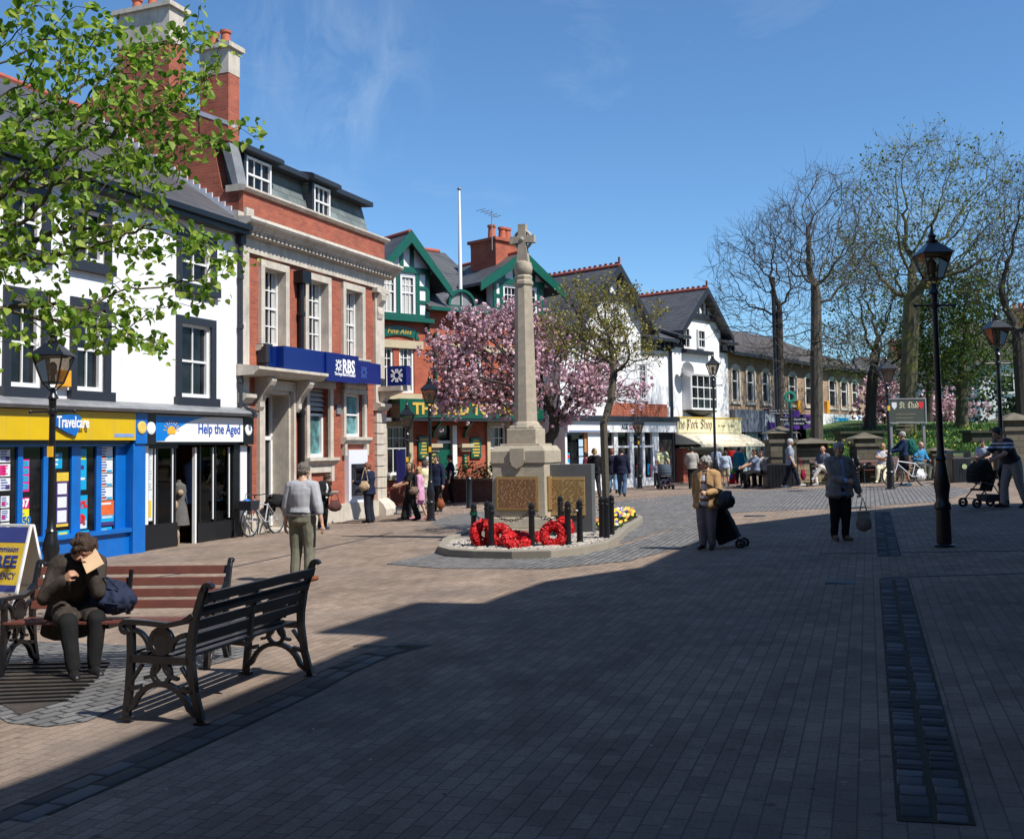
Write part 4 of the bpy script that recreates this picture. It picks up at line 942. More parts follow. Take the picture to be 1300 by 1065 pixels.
# blackletter writing, broad-nib strokes in a unit box
BLK = {'T':(1.0,[[(0,.75),(.12,.98),(.4,.86),(.75,1)],[(.42,.9),(.42,.12),(.62,.0),(.85,.14)],[(.2,.7),(.05,.45),(.14,.12),(.4,0)]]),
 'h':(.62,[[(.1,1),(.1,.06),(.2,0)],[(.1,.5),(.34,.66),(.48,.5),(.48,.1),(.38,-.12)]]), 'e':(.5,[[(.4,.4),(.4,.55),(.25,.66),(.1,.5),(.1,.12),(.24,0),(.42,.12)],[(.12,.3),(.4,.42)]]),
 'P':(.95,[[(.2,.95),(.2,-.2)],[(.0,.8),(.2,.98),(.55,.86),(.78,.98),(.82,.6),(.6,.4),(.25,.36)],[(.42,.86),(.42,.1)],[(.05,.05),(.3,0)]]),
 'o':(.55,[[(.1,.52),(.1,.1),(.26,0),(.42,.14),(.42,.54),(.26,.66),(.1,.52)]]), 'r':(.45,[[(.1,.64),(.1,.05),(.2,0)],[(.12,.52),(.28,.66),(.4,.55)]]),
 'k':(.58,[[(.1,1),(.1,0)],[(.12,.4),(.3,.66),(.4,.52),(.2,.36)],[(.22,.36),(.46,0)]]),
 'S':(.9,[[(.75,.85),(.5,1),(.15,.86),(.12,.64),(.66,.4),(.7,.16),(.4,0),(.05,.12)],[(.42,.98),(.42,.05)],[(.75,.85),(.75,.7)]]),
 'p':(.58,[[(.1,.62),(.1,-.3)],[(.1,.5),(.28,.66),(.46,.5),(.46,.12),(.28,0),(.1,.1)]]), ' ':(.4,[])}
def blackletter(s, x, y, z, h, width):
    tot = sum(BLK[c][0] for c in s); k = width/tot; mb = MB()
    for c in s:
        w, st = BLK[c]; nib(mb, [[(a, b*h/k) for a, b in q] for q in st], x, y, z, k, .11, .08*h/k*1.3); x += w*k
    return mb
blackletter('The Pork Shop', FK.st(856,540,-.25)[0], -.252, zfb+.2, .42, FK.st(904,540,-.25)[0]-FK.st(856,540,-.25)[0]).build('lettering', m_brn, fk)
q = FK.st(915,542,-.25)[0]; sign_text('lettering', 'Est. Quality', .15, q+.1, -.252, (zfa+zfb)/2, m_brn, fk, width=.7)
q = FK.st(929,542,-.25)[0]; sign_text('lettering', 'Tel: 853912', .15, q-.05, -.252, (zfa+zfb)/2, m_brn, fk, width=.6)
aw = MB(); xa, xb = -.1, sx(FK,936,560); n = 8; zt_ = zfb-.02; pr = 1.25; zd = zt_-.48
pts = [(-.2-pr*(i/n), zt_-.48*(i/n)**1.25) for i in range(n+1)]
for i in range(n):
    a, b = pts[i], pts[i+1]; aw.add([(xa,a[0],a[1]),(xb,a[0],a[1]),(xb,b[0],b[1]),(xa,b[0],b[1])], [(0,3,2,1)], True)
    for xx in (xa, xb): aw.add([(xx,-.2,zd),(xx,a[0],a[1]),(xx,b[0],b[1])], [(0,1,2)])
x = xa
while x < xb: aw.add([(x,-.205-pr,zd),(x+.11,-.205-pr,zd),(x+.11,-.205-pr,zd-.1),(x+.055,-.205-pr,zd-.15),(x,-.205-pr,zd-.1)], [(0,4,3,2,1)]); x += .115
m_awn = M('cream_canvas', (.74,.66,.5), .8, .07, 5, .1)
ao = aw.build('awning', m_awn, K); sign_text('lettering', 'Family Butchers', .16, (xa+xb)/2+.1, -.2-pr*.99, zt_-.36, M('faint_brown', (.5,.42,.3), .8), ao, width=2.6)
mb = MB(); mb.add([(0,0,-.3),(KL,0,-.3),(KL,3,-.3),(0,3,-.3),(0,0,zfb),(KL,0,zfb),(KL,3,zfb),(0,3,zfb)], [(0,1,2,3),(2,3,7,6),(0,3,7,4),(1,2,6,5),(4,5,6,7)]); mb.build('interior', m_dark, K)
MB().box(sx(FK,855,600), sx(FK,862,600), -.5, .02, -.3, 1.5).build('pier', m_brick, K)
MB().box(sx(FK,863,600), 4.6, .0, .04, .9, zfb).build('pane', m_glass, K)
cb = MB().box(.9, 4.7, -.35, .5, -.3, .72).build('counter', M('shop_counter', (.25,.1,.07), .5, .3, 3), K)
for i in range(16): MB().ell((1.1+i*.22, .0+random.uniform(-.15,.1), .78), (.1,.09,.08), 8, 6).build('joint_of_meat', random.choice([M('meat', (.45,.12,.1), .5), m_pw, M('pie_crust', (.5,.3,.12), .7)]), cb)
# ------------------------------------------------------------------ stone parade
S = thing('stone_parade', 'long two storey brown stone parade with arched white windows and modern shopfronts', 'building', FS.o, FS.rz)
m_pst = BR('parade_stone', (.33,.225,.145), (.26,.175,.115), (.19,.135,.09), .34, .17, .008, dirt=(.16,.12,.1)); m_broof = BR('brown_tiles', (.075,.062,.055), (.06,.05,.045), (.02,.018,.016), .22, .14, .012, rough=.8)
SL, ze = 20.2, 5.9
wx = [(929,936.5),(948,956),(967.5,975),(984,992),(1001,1009),(1022,1030),(1052,1060),(1067,1074.5),(1081,1087.5)]
mb = MB(); hs = []
for a, b in wx:
    x0_, x1_ = sx(FS,a,490), sx(FS,b,490); x0_ = max(x0_, .12); hs.append((x0_, x1_+.12, 3.7, 5.2))
wall(mb, 0, SL, 2.9, ze, hs, depth=.18); mb.box(SL-.05, SL, .02, 9, -.5, ze); mb.box(0,.05,.02,9,-.5,ze); mb.box(0, SL, 8.9, 9, -.5, ze); mb.build('wall', m_pst, S)
m_wst = M('pale_window_stone', (.58,.54,.47), .7, .05, 6)
for h in hs:
    mb = MB(); t = .16; mb.box(h[0]-t,h[0],-.05,.02,h[2]-.1,h[3]-.1); mb.box(h[1],h[1]+t,-.05,.02,h[2]-.1,h[3]-.1); mb.box(h[0]-t,h[1]+t,-.08,.02,h[2]-.22,h[2]-.1)
    c = (h[0]+h[1])/2; ww_ = (h[1]-h[0])/2; ar = [(c+(ww_+t)*math.cos(q), h[3]-.12+.36*math.sin(q)) for q in np.linspace(0,PI,9)]+[(c+ww_*math.cos(q), h[3]-.12+.12*math.sin(q)) for q in np.linspace(PI,0,9)]
    mb.xz(ar, -.05, .02); s_ = mb.build('window_surround', m_wst, S)
    w_ = sash(s_, h[0], h[1], h[2]-.1, h[3]+.02, .08, cols=1, rows=(1,1), fw=.09, split=.62)
    for ch in [o for o in COL.objects if o.parent == w_]: ch.parent = s_
mb = MB(); a = -.4
vs = [(-.3,-.45,ze),(SL+.4,-.45,ze),(SL+.4,9.4,ze),(-.3,9.4,ze),(-.3,4.5,ze+2.3),(SL-4.2,4.5,ze+2.3)]
mb.add(vs, [(0,1,5,4),(1,2,5),(2,3,4,5),(3,0,4),(0,3,2,1)]); mb.build('roof', m_broof, S)
MB().box(-.2, SL+.35, -.55, -.43, ze-.12, ze+.04).build('gutter', m_char, S)
def shopfront(x0, x1, z0, z1, mat, label, front=m_dark, name='fascia_sign'):
    f = MB().box(x0, x1, -.3, 0, z0, z1).build(name, mat, S, lab=label)
    m = MB(); m.box(x0, x0+.15, -.12, 0, -.5, z0); m.box(x1-.15, x1, -.12, 0, -.5, z0); m.box(x0+.15, x1-.15, -.08, 0, -.5, .5); m.box((x0+x1)/2-.05,(x0+x1)/2+.05,-.06,.0,.5,z0); m.build('shopfront', front, S)
    MB().box(x0+.15, x1-.15, -.02, 0, .5, z0).build('pane', m_pane, S); return f
m_gsign = M('grey_panel', (.14,.16,.2), .5, .08, 2); m_purp = M('purple_sign', (.09,.02,.27), .4, .05, 3)
q = [sx(FS,v,540) for v in (926.5,968.5,970,1009,1013,1034,1036,1098)]
shopfront(q[0], q[1], 2.12, 3.2, m_gsign, 'blank grey panel', M('pale_shopfront', (.5,.6,.68), .5))
MB().box(sx(FS,946,580), sx(FS,962,580), -.06, -.03, -.3, 2.1).build('window_blind', M('pale_green_blind', (.42,.5,.4), .6, .05), S)
f = shopfront(q[2], q[3], 2.3, 3.3, m_purp, 'purple sign with white lettering', m_wpaint)
cc = FS.st(971.5,538,-.3)[0], FS.st(1005,538,-.3)[0]
sign_text('lettering', 'peac', .85, cc[0]+(cc[1]-cc[0])*.22, -.31, 2.75, m_txtw, f, width=(cc[1]-cc[0])*.45, offset=.03)
sign_text('lettering', 'o', .8, cc[0]+(cc[1]-cc[0])*.55, -.31, 2.82, m_po, f, width=(cc[1]-cc[0])*.14, offset=.04)
sign_text('lettering', 'cks', .85, cc[0]+(cc[1]-cc[0])*.8, -.31, 2.8, m_txtw, f, width=(cc[1]-cc[0])*.32, offset=.03)
f = shopfront(q[4], q[5], 2.3, 3.1, m_purp, 'dark blue sign with small white lettering'); sign_text('lettering', 'home store', .3, (q[4]+q[5])/2, -.31, 2.7, m_txtw, f, width=1.7)
f = shopfront(q[6], q[7], 2.3, 3.2, m_txtw, 'white sign with blue and navy letters')
MB().box(sx(FS,1053,540), sx(FS,1071,540), -.32, -.3, 2.35, 3.0).build('blue_panel', m_pc, f); sign_text('lettering', 'Travel', .5, sx(FS,1062,540), -.33, 2.7, m_txtw, f, width=2.4, offset=.01)
sign_text('lettering', 'F', .9, sx(FS,1085,540), -.31, 2.8, m_ink, f, offset=.05)
for px_ in (1011, 1048): q_ = FS.st(px_, 517); MB().box(q_[0]-.2, q_[0]+.2, -.2, 0, q_[1]-.35, q_[1]+.35).build('alarm_box', M('amber_box', (.75,.35,.02), .5), S, bevel=.03)
# ------------------------------------------------------------------ houses beyond the park
def far_house(name, label, x, y, w, d, h, rh, rz, wm, rm, sc=None, wins=()):
    o = thing(name, label, 'house', (x, y, 1.2), rz); mb = MB(); mb.box(0, w, 0, d, -3, h)
    mb.add([(0,0,h),(0,d,h),(0,d/2,h+rh),(w,0,h),(w,d,h),(w,d/2,h+rh)], [(0,2,1),(3,4,5)]); mb.build('wall', wm, o)
    mb = MB(); mb.prism([(-.3,-.4,h-.1),(-.3,d/2,h+rh+.1),(-.3,d+.4,h-.1),(-.3,d/2,h+rh-.1)], (w+.6,0,0)); mb.build('roof', rm, o)
    for (a, b, c, e) in wins: sash(o, a, b, c, e, -.06, cols=2, rows=(1,1), fw=.12)
    chimney(o, w*.3, w*.3+1, d/2-.4, d/2+.4, h, h+rh+1.2, h+rh+1.0, [(w*.3+.3,d/2),(w*.3+.7,d/2)], sm=m_brick); return o
hr = R(-8)
far_house('white_house', 'white rendered house with brown tiled roof beyond the trees at the right edge', 33.5, 75, 12, 8, 6.2, 3.0, hr, m_white, m_broof, wins=[(1.2,2.4,3.8,5.2),(4,5.2,3.8,5.2),(7,8.2,3.8,5.2),(1.2,2.8,1.4,2.9),(4.2,5.6,1.2,2.9),(7.5,9,1.2,2.9)])
far_house('slate_house', 'pale house with grey slate roof glimpsed past the end of the stone parade', 28.5, 84, 9, 8, 5.0, 2.6, hr, m_white, m_slate, wins=[(1,2,3.2,4.4),(4,5,3.2,4.4)])
far_house('brick_house', 'brick house half hidden behind the park trees', 44, 88, 12, 8, 5.6, 3, hr, m_brick, m_broof, wins=[(1,2.2,3.4,4.8),(4,5.2,3.4,4.8),(8,9.2,3.4,4.8)])
# ================================================================== the shaded row on the camera's side (throws the big shadow)
SUN_EL, SUN_DIR = R(51), V(.79, -.61, 0).normalized()          # direction towards the sun, in plan
SHX, SHY = -SUN_DIR.x/math.tan(SUN_EL), -SUN_DIR.y/math.tan(SUN_EL)   # shadow offset per metre of height
RH = 9.0
def roofpt(px, py, h):      # where an edge of height h must stand to throw its shadow here
    g = G(px, py); z = h; return (g.x-SHX*(z-g.z), g.y-SHY*(z-g.z))
edge = [roofpt(*p, RH) for p in ((66,975),(430,829),(690,738),(813,720),(928,667),(1050,652),(1190,640))]
e0 = edge[0]; d0 = (edge[0][0]-1.6*1.2, edge[0][1]-3.4*1.2)
edge = [(e0[0]-5.2, e0[1]-11)]+edge
m_bbrick = BR('buff_brick', (.34,.2,.12), (.28,.16,.1), (.3,.27,.23))
for i in range(len(edge)-1):
    a, b = edge[i], edge[i+1]; lnm = ['first','second','third','fourth','fifth','sixth','seventh'][i]
    dx, dy = b[0]-a[0], b[1]-a[1]; L_ = math.hypot(dx, dy); nx, ny = dy/L_, -dx/L_
    t = thing('terrace_house', 'brick terrace house on the shaded side of the square, %s from the near end' % lnm, 'building', (a[0], a[1], gz(a[0], a[1])), math.atan2(dy, dx))
    h = RH-gz(a[0],a[1]); mb = MB(); hs = [(L_*.2, L_*.42, 5, 6.6), (L_*.58, L_*.8, 5, 6.6)]
    m = MB(); wall(m, 0, L_, -.5, h, hs+[(L_*.15, L_*.85, .4, 2.7)], y=0)
    # local +y points left of travel; the building lies on the right, so mirror
    m.v = [(v[0], -v[1], v[2]) for v in m.v]; m.f = [f[::-1] for f in m.f]
    m.box(0, L_, -8, -7.8, -.5, h); m.box(0, .2, -7.8, -.3, -.5, h); m.box(L_-.2, L_, -7.8, -.3, -.5, h)
    m.build('wall', m_bbrick, t)
    r_ = MB(); r_.prism([(0,-.02,h),(0,-.02,h-.12),(0,-8,h-.12),(0,-8,h),(0,-4,h+1.2)], (L_,0,0)); r_.build('roof', m_slate, t)
    for q in hs: MB().box(q[0], q[1], -.14, -.1, q[2], q[3]).build('window', m_pane, t)
    MB().box(L_*.15, L_*.85, -.14, -.1, .4, 2.7).build('shop_window', m_pane, t); MB().box(L_*.1, L_*.9, 0, .12, 2.75, 3.3).build('fascia', m_char, t)
ch0 = roofpt(480, 783, RH+2.6)
t = thing('parapet_gable', 'stepped brick gable on the shaded side of the square', 'gable', (ch0[0], ch0[1], 0), math.atan2(3.1,1.4))
MB().box(-.9, .9, -1.0, 0, 8.5, RH+2.6).build('wall', m_bbrick, t); MB().box(-1, 1, -1.05, .05, RH+2.6, RH+2.7).build('coping', m_stone, t)

# unseen buildings added behind the viewpoint to block sky light from the shade
m_dbrick = BR('dark_blocker_brick', (.16,.08,.06), (.12,.06,.045), (.1,.09,.08))
for x_, y_, L2, rz, nm in ((-24,-13,40,R(8),'unseen brick hall added behind the viewpoint to block sky light'),(-13.5,-8,26,R(112-23),'unseen brick row added at left behind the viewpoint to block sky light')):
    t = thing('sky_blocker', nm, 'building', (x_,y_,gz(x_,y_)), rz); m = MB(); hs = [(L2*(.06+.1*i), L2*(.06+.1*i)+1.2, 4.6, 6.4) for i in range(9)]; wall(m, 0, L2, -.5, 10, hs, depth=.12)
    m.v = [(v[0], -v[1], v[2]) for v in m.v]; m.f = [f[::-1] for f in m.f]; m.box(0,L2,-7,-6.8,-.5,10)
    if 'row' in nm: m.v = [(v[0], -v[1], v[2]) for v in m.v]; m.f = [f[::-1] for f in m.f]
    m.build('wall', m_dbrick, t); sg = -1 if 'hall' in nm else 1
    MB().prism([(-.2,sg*-.2,10),(-.2,sg*7.2,10),(-.2,sg*3.5,12.6)], (L2+.4,0,0)).build('roof', m_slate, t)
    for q in hs: MB().box(q[0],q[1],sg*.1,sg*.14,q[2],q[3]).build('window', m_pane, t)

# ================================================================== ground
PD = R(90-18.7)
pav = BR('block_paving', (.245,.188,.145), (.18,.138,.108), (.115,.095,.08), .2, .1, .005, mode='obj', rot=-PD, bmp=.55, gum=1, dirt=(.15,.13,.12), dscale=.35, dth=(.5,.85))
setts = BR('granite_setts', (.18,.172,.165), (.105,.102,.1), (.05,.05,.05), .17, .11, .016, mode='obj', rot=-PD, bmp=1.0, dirt=(.13,.12,.11), dscale=.6, dth=(.5,.9), warp=.05)
gset = BR('gutter_setts', (.12,.135,.165), (.065,.07,.085), (.02,.018,.015), .13, .12, .014, rough=.45, mode='obj', rot=-PD, bmp=1.0, warp=.05)
tset = BR('channel_blocks', (.15,.148,.145), (.095,.093,.09), (.03,.028,.026), .2, .125, .012, rough=.55, mode='obj', rot=R(-52), bmp=1.0)
conc = M('kerb_stone', (.28,.25,.2), .85, .12, 6, .25, dirt=(.2,.18,.15), dscale=3)
def sheet(name, pts, mat, dz, kind='structure', sub=None):
    mb = MB(); mb.add([(p[0], p[1], gz(p[0], p[1])+dz) for p in pts], [tuple(range(len(pts)))]); o = mb.build(name, mat); o['kind'] = kind
    # face up
    me = o.data
    if me.polygons[0].normal.z < 0: me.flip_normals()
    return o
mb = MB(); xs = [-260,-120,-60,-25,-12,0,12,25,60,120,260]; ys = [-60,-20,-8,0,8,16,24,32,40,50,60,70,120,400]
vs = [(x, y, gz(x, y)) for y in ys for x in xs]; nx_ = len(xs)
mb.add(vs, [(j*nx_+i, j*nx_+i+1, (j+1)*nx_+i+1, (j+1)*nx_+i) for j in range(len(ys)-1) for i in range(nx_-1)]); struct(mb.build('ground', pav))
gp = lambda *L: [tuple(G(*p))[:2] for p in L]
sheet('sett_band', gp((730,672),(790,690),(850,672),(930,651),(1090,644),(1196,636),(1240,622),(1200,617),(1000,621),(860,629),(800,634),(760,640)), setts, .004)
sheet('sett_apron', gp((490,716),(560,722),(700,722),(800,712),(870,694),(930,676),(880,664),(800,690),(760,700),(560,700)), setts, .008)
sheet('sett_patch', gp((547,664),(560,670),(600,673),(660,671),(660,650),(620,648),(585,652),(560,657)), setts, .004)
m_cob = LEAF('gutter_cobble', (.035,.036,.038), (.14,.145,.15), 0, rough=.75, c3=(.06,.062,.064)); m_cblk = LEAF('channel_block', (.08,.076,.07), (.17,.165,.155), 0, rough=.8, c3=(.115,.11,.1)); m_moss = M('moss_dirt', (.03,.03,.018), .95, .3, 20, .3)
for _m in (m_cob, m_cblk):
    for _n in _m.node_tree.nodes:
        if _n.type == 'BSDF_PRINCIPLED': _n.inputs['Specular IOR Level'].default_value = .18
def cobbles(name, pts, cols, ln, mat, gap=.012, hgt=.014, rnd=.3, base=None):
    """rows of separate stones laid along a path; cols = list of (offset, width)"""
    mb = MB(); P = [Vector((p[0], p[1], 0)) for p in pts]; L_ = [0]
    for a, b in zip(P[:-1], P[1:]): L_.append(L_[-1]+(b-a).length)
    def pt(s):
        for i in range(len(P)-1):
            if s <= L_[i+1] or i == len(P)-2: d = (P[i+1]-P[i]).normalized(); return P[i]+d*(s-L_[i]), d
    for off, w in cols:
        s = random.random()*ln
        while s < L_[-1]:
            l = ln*random.uniform(1-rnd, 1+rnd); p, d = pt(s+l/2); n = V(d.y, -d.x, 0); c = p+n*(off+random.uniform(-.008,.008)); hw = (w-gap)/2*random.uniform(.9,1); hl = (l-gap)/2; z = gz(c.x, c.y)+.003; h = hgt*random.uniform(.6,1.2); q = min(hw,hl)*.28
            vs = []
            for zz, k in ((0,0),(h*.6,.25),(h,1)):
                for a_, b_ in ((-1,-1),(1,-1),(1,1),(-1,1)): v = c+d*(a_*(hl-q*k))+n*(b_*(hw-q*k)); vs.append((v.x,v.y,z+zz+random.uniform(-.002,.002)))
            mb.add(vs, [(0,1,5,4),(1,2,6,5),(2,3,7,6),(3,0,4,7),(4,5,9,8),(5,6,10,9),(6,7,11,10),(7,4,8,11),(8,9,10,11)], True); s += l
    return struct(mb.build(name, mat, None, angle=50))
def band(name, pts, w0, w1, mat, dz):
    P = [Vector((p[0],p[1],0)) for p in pts]; Lf_, Rt = [], []
    for i, p in enumerate(P): d = (P[min(i+1,len(P)-1)]-P[max(i-1,0)]).normalized(); n = V(d.y,-d.x,0); Lf_.append(p+n*w0); Rt.append(p+n*w1)
    return sheet(name, [tuple(v)[:2] for v in Lf_+Rt[::-1]], mat, dz)
for ya, yb in ((1045, 735), (706, 650)):
    pth = gp((1176+(.1735)*(ya-975), ya), (1176+.1735*(yb-975), yb)); band('gutter_bed', pth, -.155, .155, m_moss, .004); cobbles('gutter_cobbles', pth, [(-.078,.14),(.078,.14)], .105, m_cob, hgt=.007, rnd=.45)
cp = gp((545,819),(500,831),(450,853),(400,880),(330,913),(240,955),(150,995),(60,1035)); band('channel_bed', cp, -.01, .30, m_moss, .004); cobbles('channel_blocks', cp, [(.07,.135),(.215,.135)], .27, m_cblk, gap=.01, hgt=.008, rnd=.2)
cobbles('channel_blocks', gp((425,820),(545,819)), [(0,.12)], .25, m_cblk, gap=.01, hgt=.008)
sheet('drain_surround', gp((-40,885),(10,918),(60,923),(110,916),(170,890),(230,855),(330,828),(320,822),(180,820),(60,815),(-40,815)), tset, .006)
m_rust = M('rusty_grate', (.05,.04,.032), .7, .3, 8, .3)
g0 = gp((-40,872),(25,908),(75,893),(130,855),(140,842),(90,840),(20,842),(-40,848)); sheet('drain_grate', g0, m_rust, .010)
mb = MB(); P0, P1, P2, P3 = G(-20,850), G(30,903), G(125,845), G(80,895)
for i in range(11):
    t = i/10; a = G(-30,846+t*50); b = G(138-52*t**1.5,843+t*48); mb.bar((a.x,a.y,a.z+.016), (b.x,b.y,b.z+.016), .022, .012)
o = mb.build('drain_bars', m_iron); tag(o, 'iron tree grille bars set in the paving before the benches', 'grille')
# thin steel drainage slot
def slot(pts, w=.05):
    mb = MB()
    for p, q in zip(pts[:-1], pts[1:]): a, b = G(*p), G(*q); mb.bar((a.x,a.y,a.z+.003), (b.x,b.y,b.z+.003), w, .006)
    return struct(mb.build('drain_slot', m_char))
slot([(-40,756),(180,735),(300,719),(405,697),(500,676)]); slot([(1120,733),(1300,728)]); slot([(1040,703),(1300,699)], .03); 
for (px_, py_, w, d) in ((1068,739,.34,.28),(960,655,.5,.4)):
    g = G(px_, py_); mb = MB(); mb.box(-w/2,w/2,-d/2,d/2,0,.006); o = struct(mb.build('drain_cover', m_char)); o.location = (g.x,g.y,g.z+.001); o.rotation_euler = (0,0,R(-18))
# park: raised lawn behind the wall
m_grass = M('lawn', (.06,.14,.02), .9, .35, 3, .6, bscale=40, dirt=(.09,.12,.03), dscale=.8)
def pz(x, y):
    t = max(0, min(1, (y-37.6)/25)); return gz(x, 37)+.78+1.5*t**.8+.25*math.sin(x*.35+1)*t
mb = MB(); nx2, ny2 = 44, 24; gx = lambda i, j: 8.9+(j/ny2)*9.5*1.2+(70-8.9)*(i/nx2)**1.3
vs = []
for j in range(ny2+1):
    y = 37.55+(j/ny2)**1.5*60
    for i in range(nx2+1):
        x = .275*y+.25+i*1.4; vs.append((x, y, pz(x, y)))
mb.add(vs, [(j*(nx2+1)+i, j*(nx2+1)+i+1, (j+1)*(nx2+1)+i+1, (j+1)*(nx2+1)+i) for j in range(ny2) for i in range(nx2)], True); struct(mb.build('lawn', m_grass))
# grass blades and daffodils as ground cover
mb = MB()
for i in range(14000):
    y = 37.9+random.random()**1.6*16; x = .275*y+.4+random.random()*(17+(y-38)*.5); z = pz(x,y); h = random.uniform(.06,.2); a = random.random()*PI; w = .035
    mb.add([(x-w*math.cos(a),y-w*math.sin(a),z-.01),(x+w*math.cos(a),y+w*math.sin(a),z-.01),(x+random.uniform(-.05,.05),y+random.uniform(-.05,.05),z+h)], [(0,1,2)])
struct(mb.build('grass', LEAF('grass_blade', (.03,.08,.01), (.1,.2,.03), .3)), 'stuff')
mb = MB()
for i in range(110):
    y = 38+random.random()*8; x = 11.5+random.random()*14; z = pz(x,y)+random.uniform(.1,.26)
    mb.ell((x,y,z), (.038,.038,.03), 6, 4)
struct(mb.build('daffodils', M('daffodil', (.75,.6,.03), .6, .2, 3)), 'stuff')
# fallen petals and crumbs of litter on the paving
mb = MB()
for i in range(1500):
    x, y = random.gauss(-.5, 3.2), random.gauss(32.5, 2.6); s_ = random.uniform(.012,.03); a = random.random()*6.3; z = gz(x,y)+.012; mb.add([(x+s_*math.cos(a+k*1.57),y+s_*math.sin(a+k*1.57),z+random.uniform(0,.008)) for k in range(4)], [(0,1,2,3)])
struct(mb.build('fallen_petals', M('petal_pink', (.75,.5,.55), .8)), 'stuff')
mb = MB()
for i in range(420):
    y = 5+random.random()**1.5*17; x = random.uniform(-.55, .55)*y; s_ = random.uniform(.004,.014); a = random.random()*6.3; z = gz(x,y)+.005; mb.add([(x+s_*math.cos(a)*1.6,y+s_*math.sin(a)*1.6,z),(x-s_*math.sin(a),y+s_*math.cos(a),z+.004),(x-s_*math.cos(a)*1.6,y-s_*math.sin(a)*1.6,z+.002)], [(0,1,2)])
struct(mb.build('paving_litter', LEAF('litter', (.06,.045,.03), (.6,.58,.52), 0, rough=.9, c3=(.2,.17,.12))), 'stuff')
# ================================================================== war memorial
m_gran = M('weathered_granite', (.42,.365,.28), .85, .16, 9, .3, dirt=(.25,.215,.17), dscale=2.2, dth=(.45,.8))
MR = R(-18.7)
mc = V(.255, 20.3); MZ = gz(.4, 19.8)
T = thing('war_memorial', 'tall granite war memorial with a Celtic cross on an octagonal shaft', 'memorial', (mc.x, mc.y, MZ), MR)
def zmem(py, Y=20.2, px=665): return at(px, py, Y).z-MZ
ztop = zmem(564); hw = .53
mb = MB(); mb.frustum(-.75,.75,-.75,.75,-.1,.22,.02); mb.frustum(-.65,.65,-.65,.65,.22,.42,.03); b0 = mb.build('base_step', m_gran, T, bevel=.015)
mb = MB(); mb.frustum(-hw,hw,-hw,hw,.42,ztop-.34,.012); mb.build('pedestal', m_gran, T, bevel=.012)
mb = MB(); h2 = hw+.012
mb.box(-h2,h2,-h2,h2,ztop-.36,ztop-.13)
mb.add([(-h2,-h2,ztop-.13),(h2,-h2,ztop-.13),(h2,h2,ztop-.13),(-h2,h2,ztop-.13),(-.48,-.48,ztop-.03),(.48,-.48,ztop-.03),(.48,.48,ztop-.03),(-.48,.48,ztop-.03)], [(0,1,5,4),(1,2,6,5),(2,3,7,6),(3,0,4,7),(4,5,6,7)])
mb.box(-.4,.4,-.4,.4,ztop-.05,ztop+.01)
mb.build('pedestal_cap', m_gran, T, bevel=.012)
mb = MB(); sh = [(-.14,ztop-.08),(-.14,ztop-.3),(-.1,ztop-.4),(0,ztop-.46),(.1,ztop-.4),(.14,ztop-.3),(.14,ztop-.08)]
mb.xz(sh, -h2-.045, -h2); k = mb.build('shield', m_gran, T, bevel=.008)
z1 = zmem(535); mb = MB(); mb.box(-.3,.3,-.3,.3,ztop,ztop+.3); mb.frustum(-.27,.27,-.27,.27,ztop+.3,z1-.08,.02); mb.lathe([(.3,z1-.16),(.31,z1-.12),(.27,z1-.04),(.23,z1)], 0,0,8, smooth=False); mb.build('shaft_base', m_gran, T, bevel=.02)
z2 = zmem(362); mb = MB(); mb.lathe([(.225,z1-.02),(.165,z2)], 0,0,8, smooth=False); mb.build('shaft', m_gran, T)
z3 = zmem(349); mb = MB(); mb.lathe([(.165,z2-.02),(.19,z2+.02),(.19,z2+.08),(.165,z2+.1),(.175,z3-.03),(.16,z3)], 0,0,8, smooth=False); mb.build('capital', m_gran, T)
z4 = zmem(331); mb = MB(); mb.lathe([(.13,z3),(.165,z3+.04),(.185,(z3+z4)/2),(.16,z4-.03),(.09,z4)], 0,0,20); mb.build('orb', m_gran, T)
zc = zmem(303.5); zt = zmem(284); mb = MB(); th = .065
mb.xz([(-.12,z4-.02),(.12,z4-.02),(.075,zc-.09),(-.075,zc-.09)], -th, th); mb.xz([(-.07,zc-.09),(.07,zc-.09),(.08,zt),(-.08,zt)], -th, th)
for s_ in (-1, 1): mb.xz([(s_*.07,zc-.06),(s_*.25,zc-.075),(s_*.25,zc+.075),(s_*.07,zc+.06)][::s_], -th+.002, th-.002)
mb.torus((0,0,zc), .175, .032, 'y', 32, 6, flat=1.5); mb.ell((0,-.06,zc), (.05,.03,.05)); c = mb.build('celtic_cross', m_gran, T, bevel=.008)
def plaque_mat(name, c1, c2):
    m, nt, b, out = _nt(name); cv = coords(nt, 'wall')
    t = N(nt, 'TexBrick'); t.inputs['Scale'].default_value = 1; t.inputs['Brick Width'].default_value = .11; t.inputs['Row Height'].default_value = .028; t.inputs['Mortar Size'].default_value = .009; t.inputs['Bias'].default_value = .3
    for k, v in (('Color1', c1), ('Color2', tuple(x*.8 for x in c1)), ('Mortar', c2)): t.inputs[k].default_value = (*v, 1)
    nt.links.new(cv, t.inputs['Vector']); n2 = N(nt, 'TexNoise', Scale=30.0, Detail=4.0); nt.links.new(cv, n2.inputs['Vector'])
    c = mixc(nt, ramp(nt, n2.outputs[0], [(.45,(0,0,0)),(.6,(1,1,1))]), t.outputs[0], c1); nt.links.new(c, b.inputs['Base Color'])
    b.inputs['Roughness'].default_value = .5; b.inputs['Metallic'].default_value = .2; return m
m_plq = plaque_mat('copper_plaque', (.36,.17,.07), (.16,.07,.03)); m_plq2 = plaque_mat('gilt_plaque', (.42,.25,.08), (.24,.13,.04)); m_brass = M('aged_brass', (.35,.27,.08), .45, .15, 10, metal=.4)
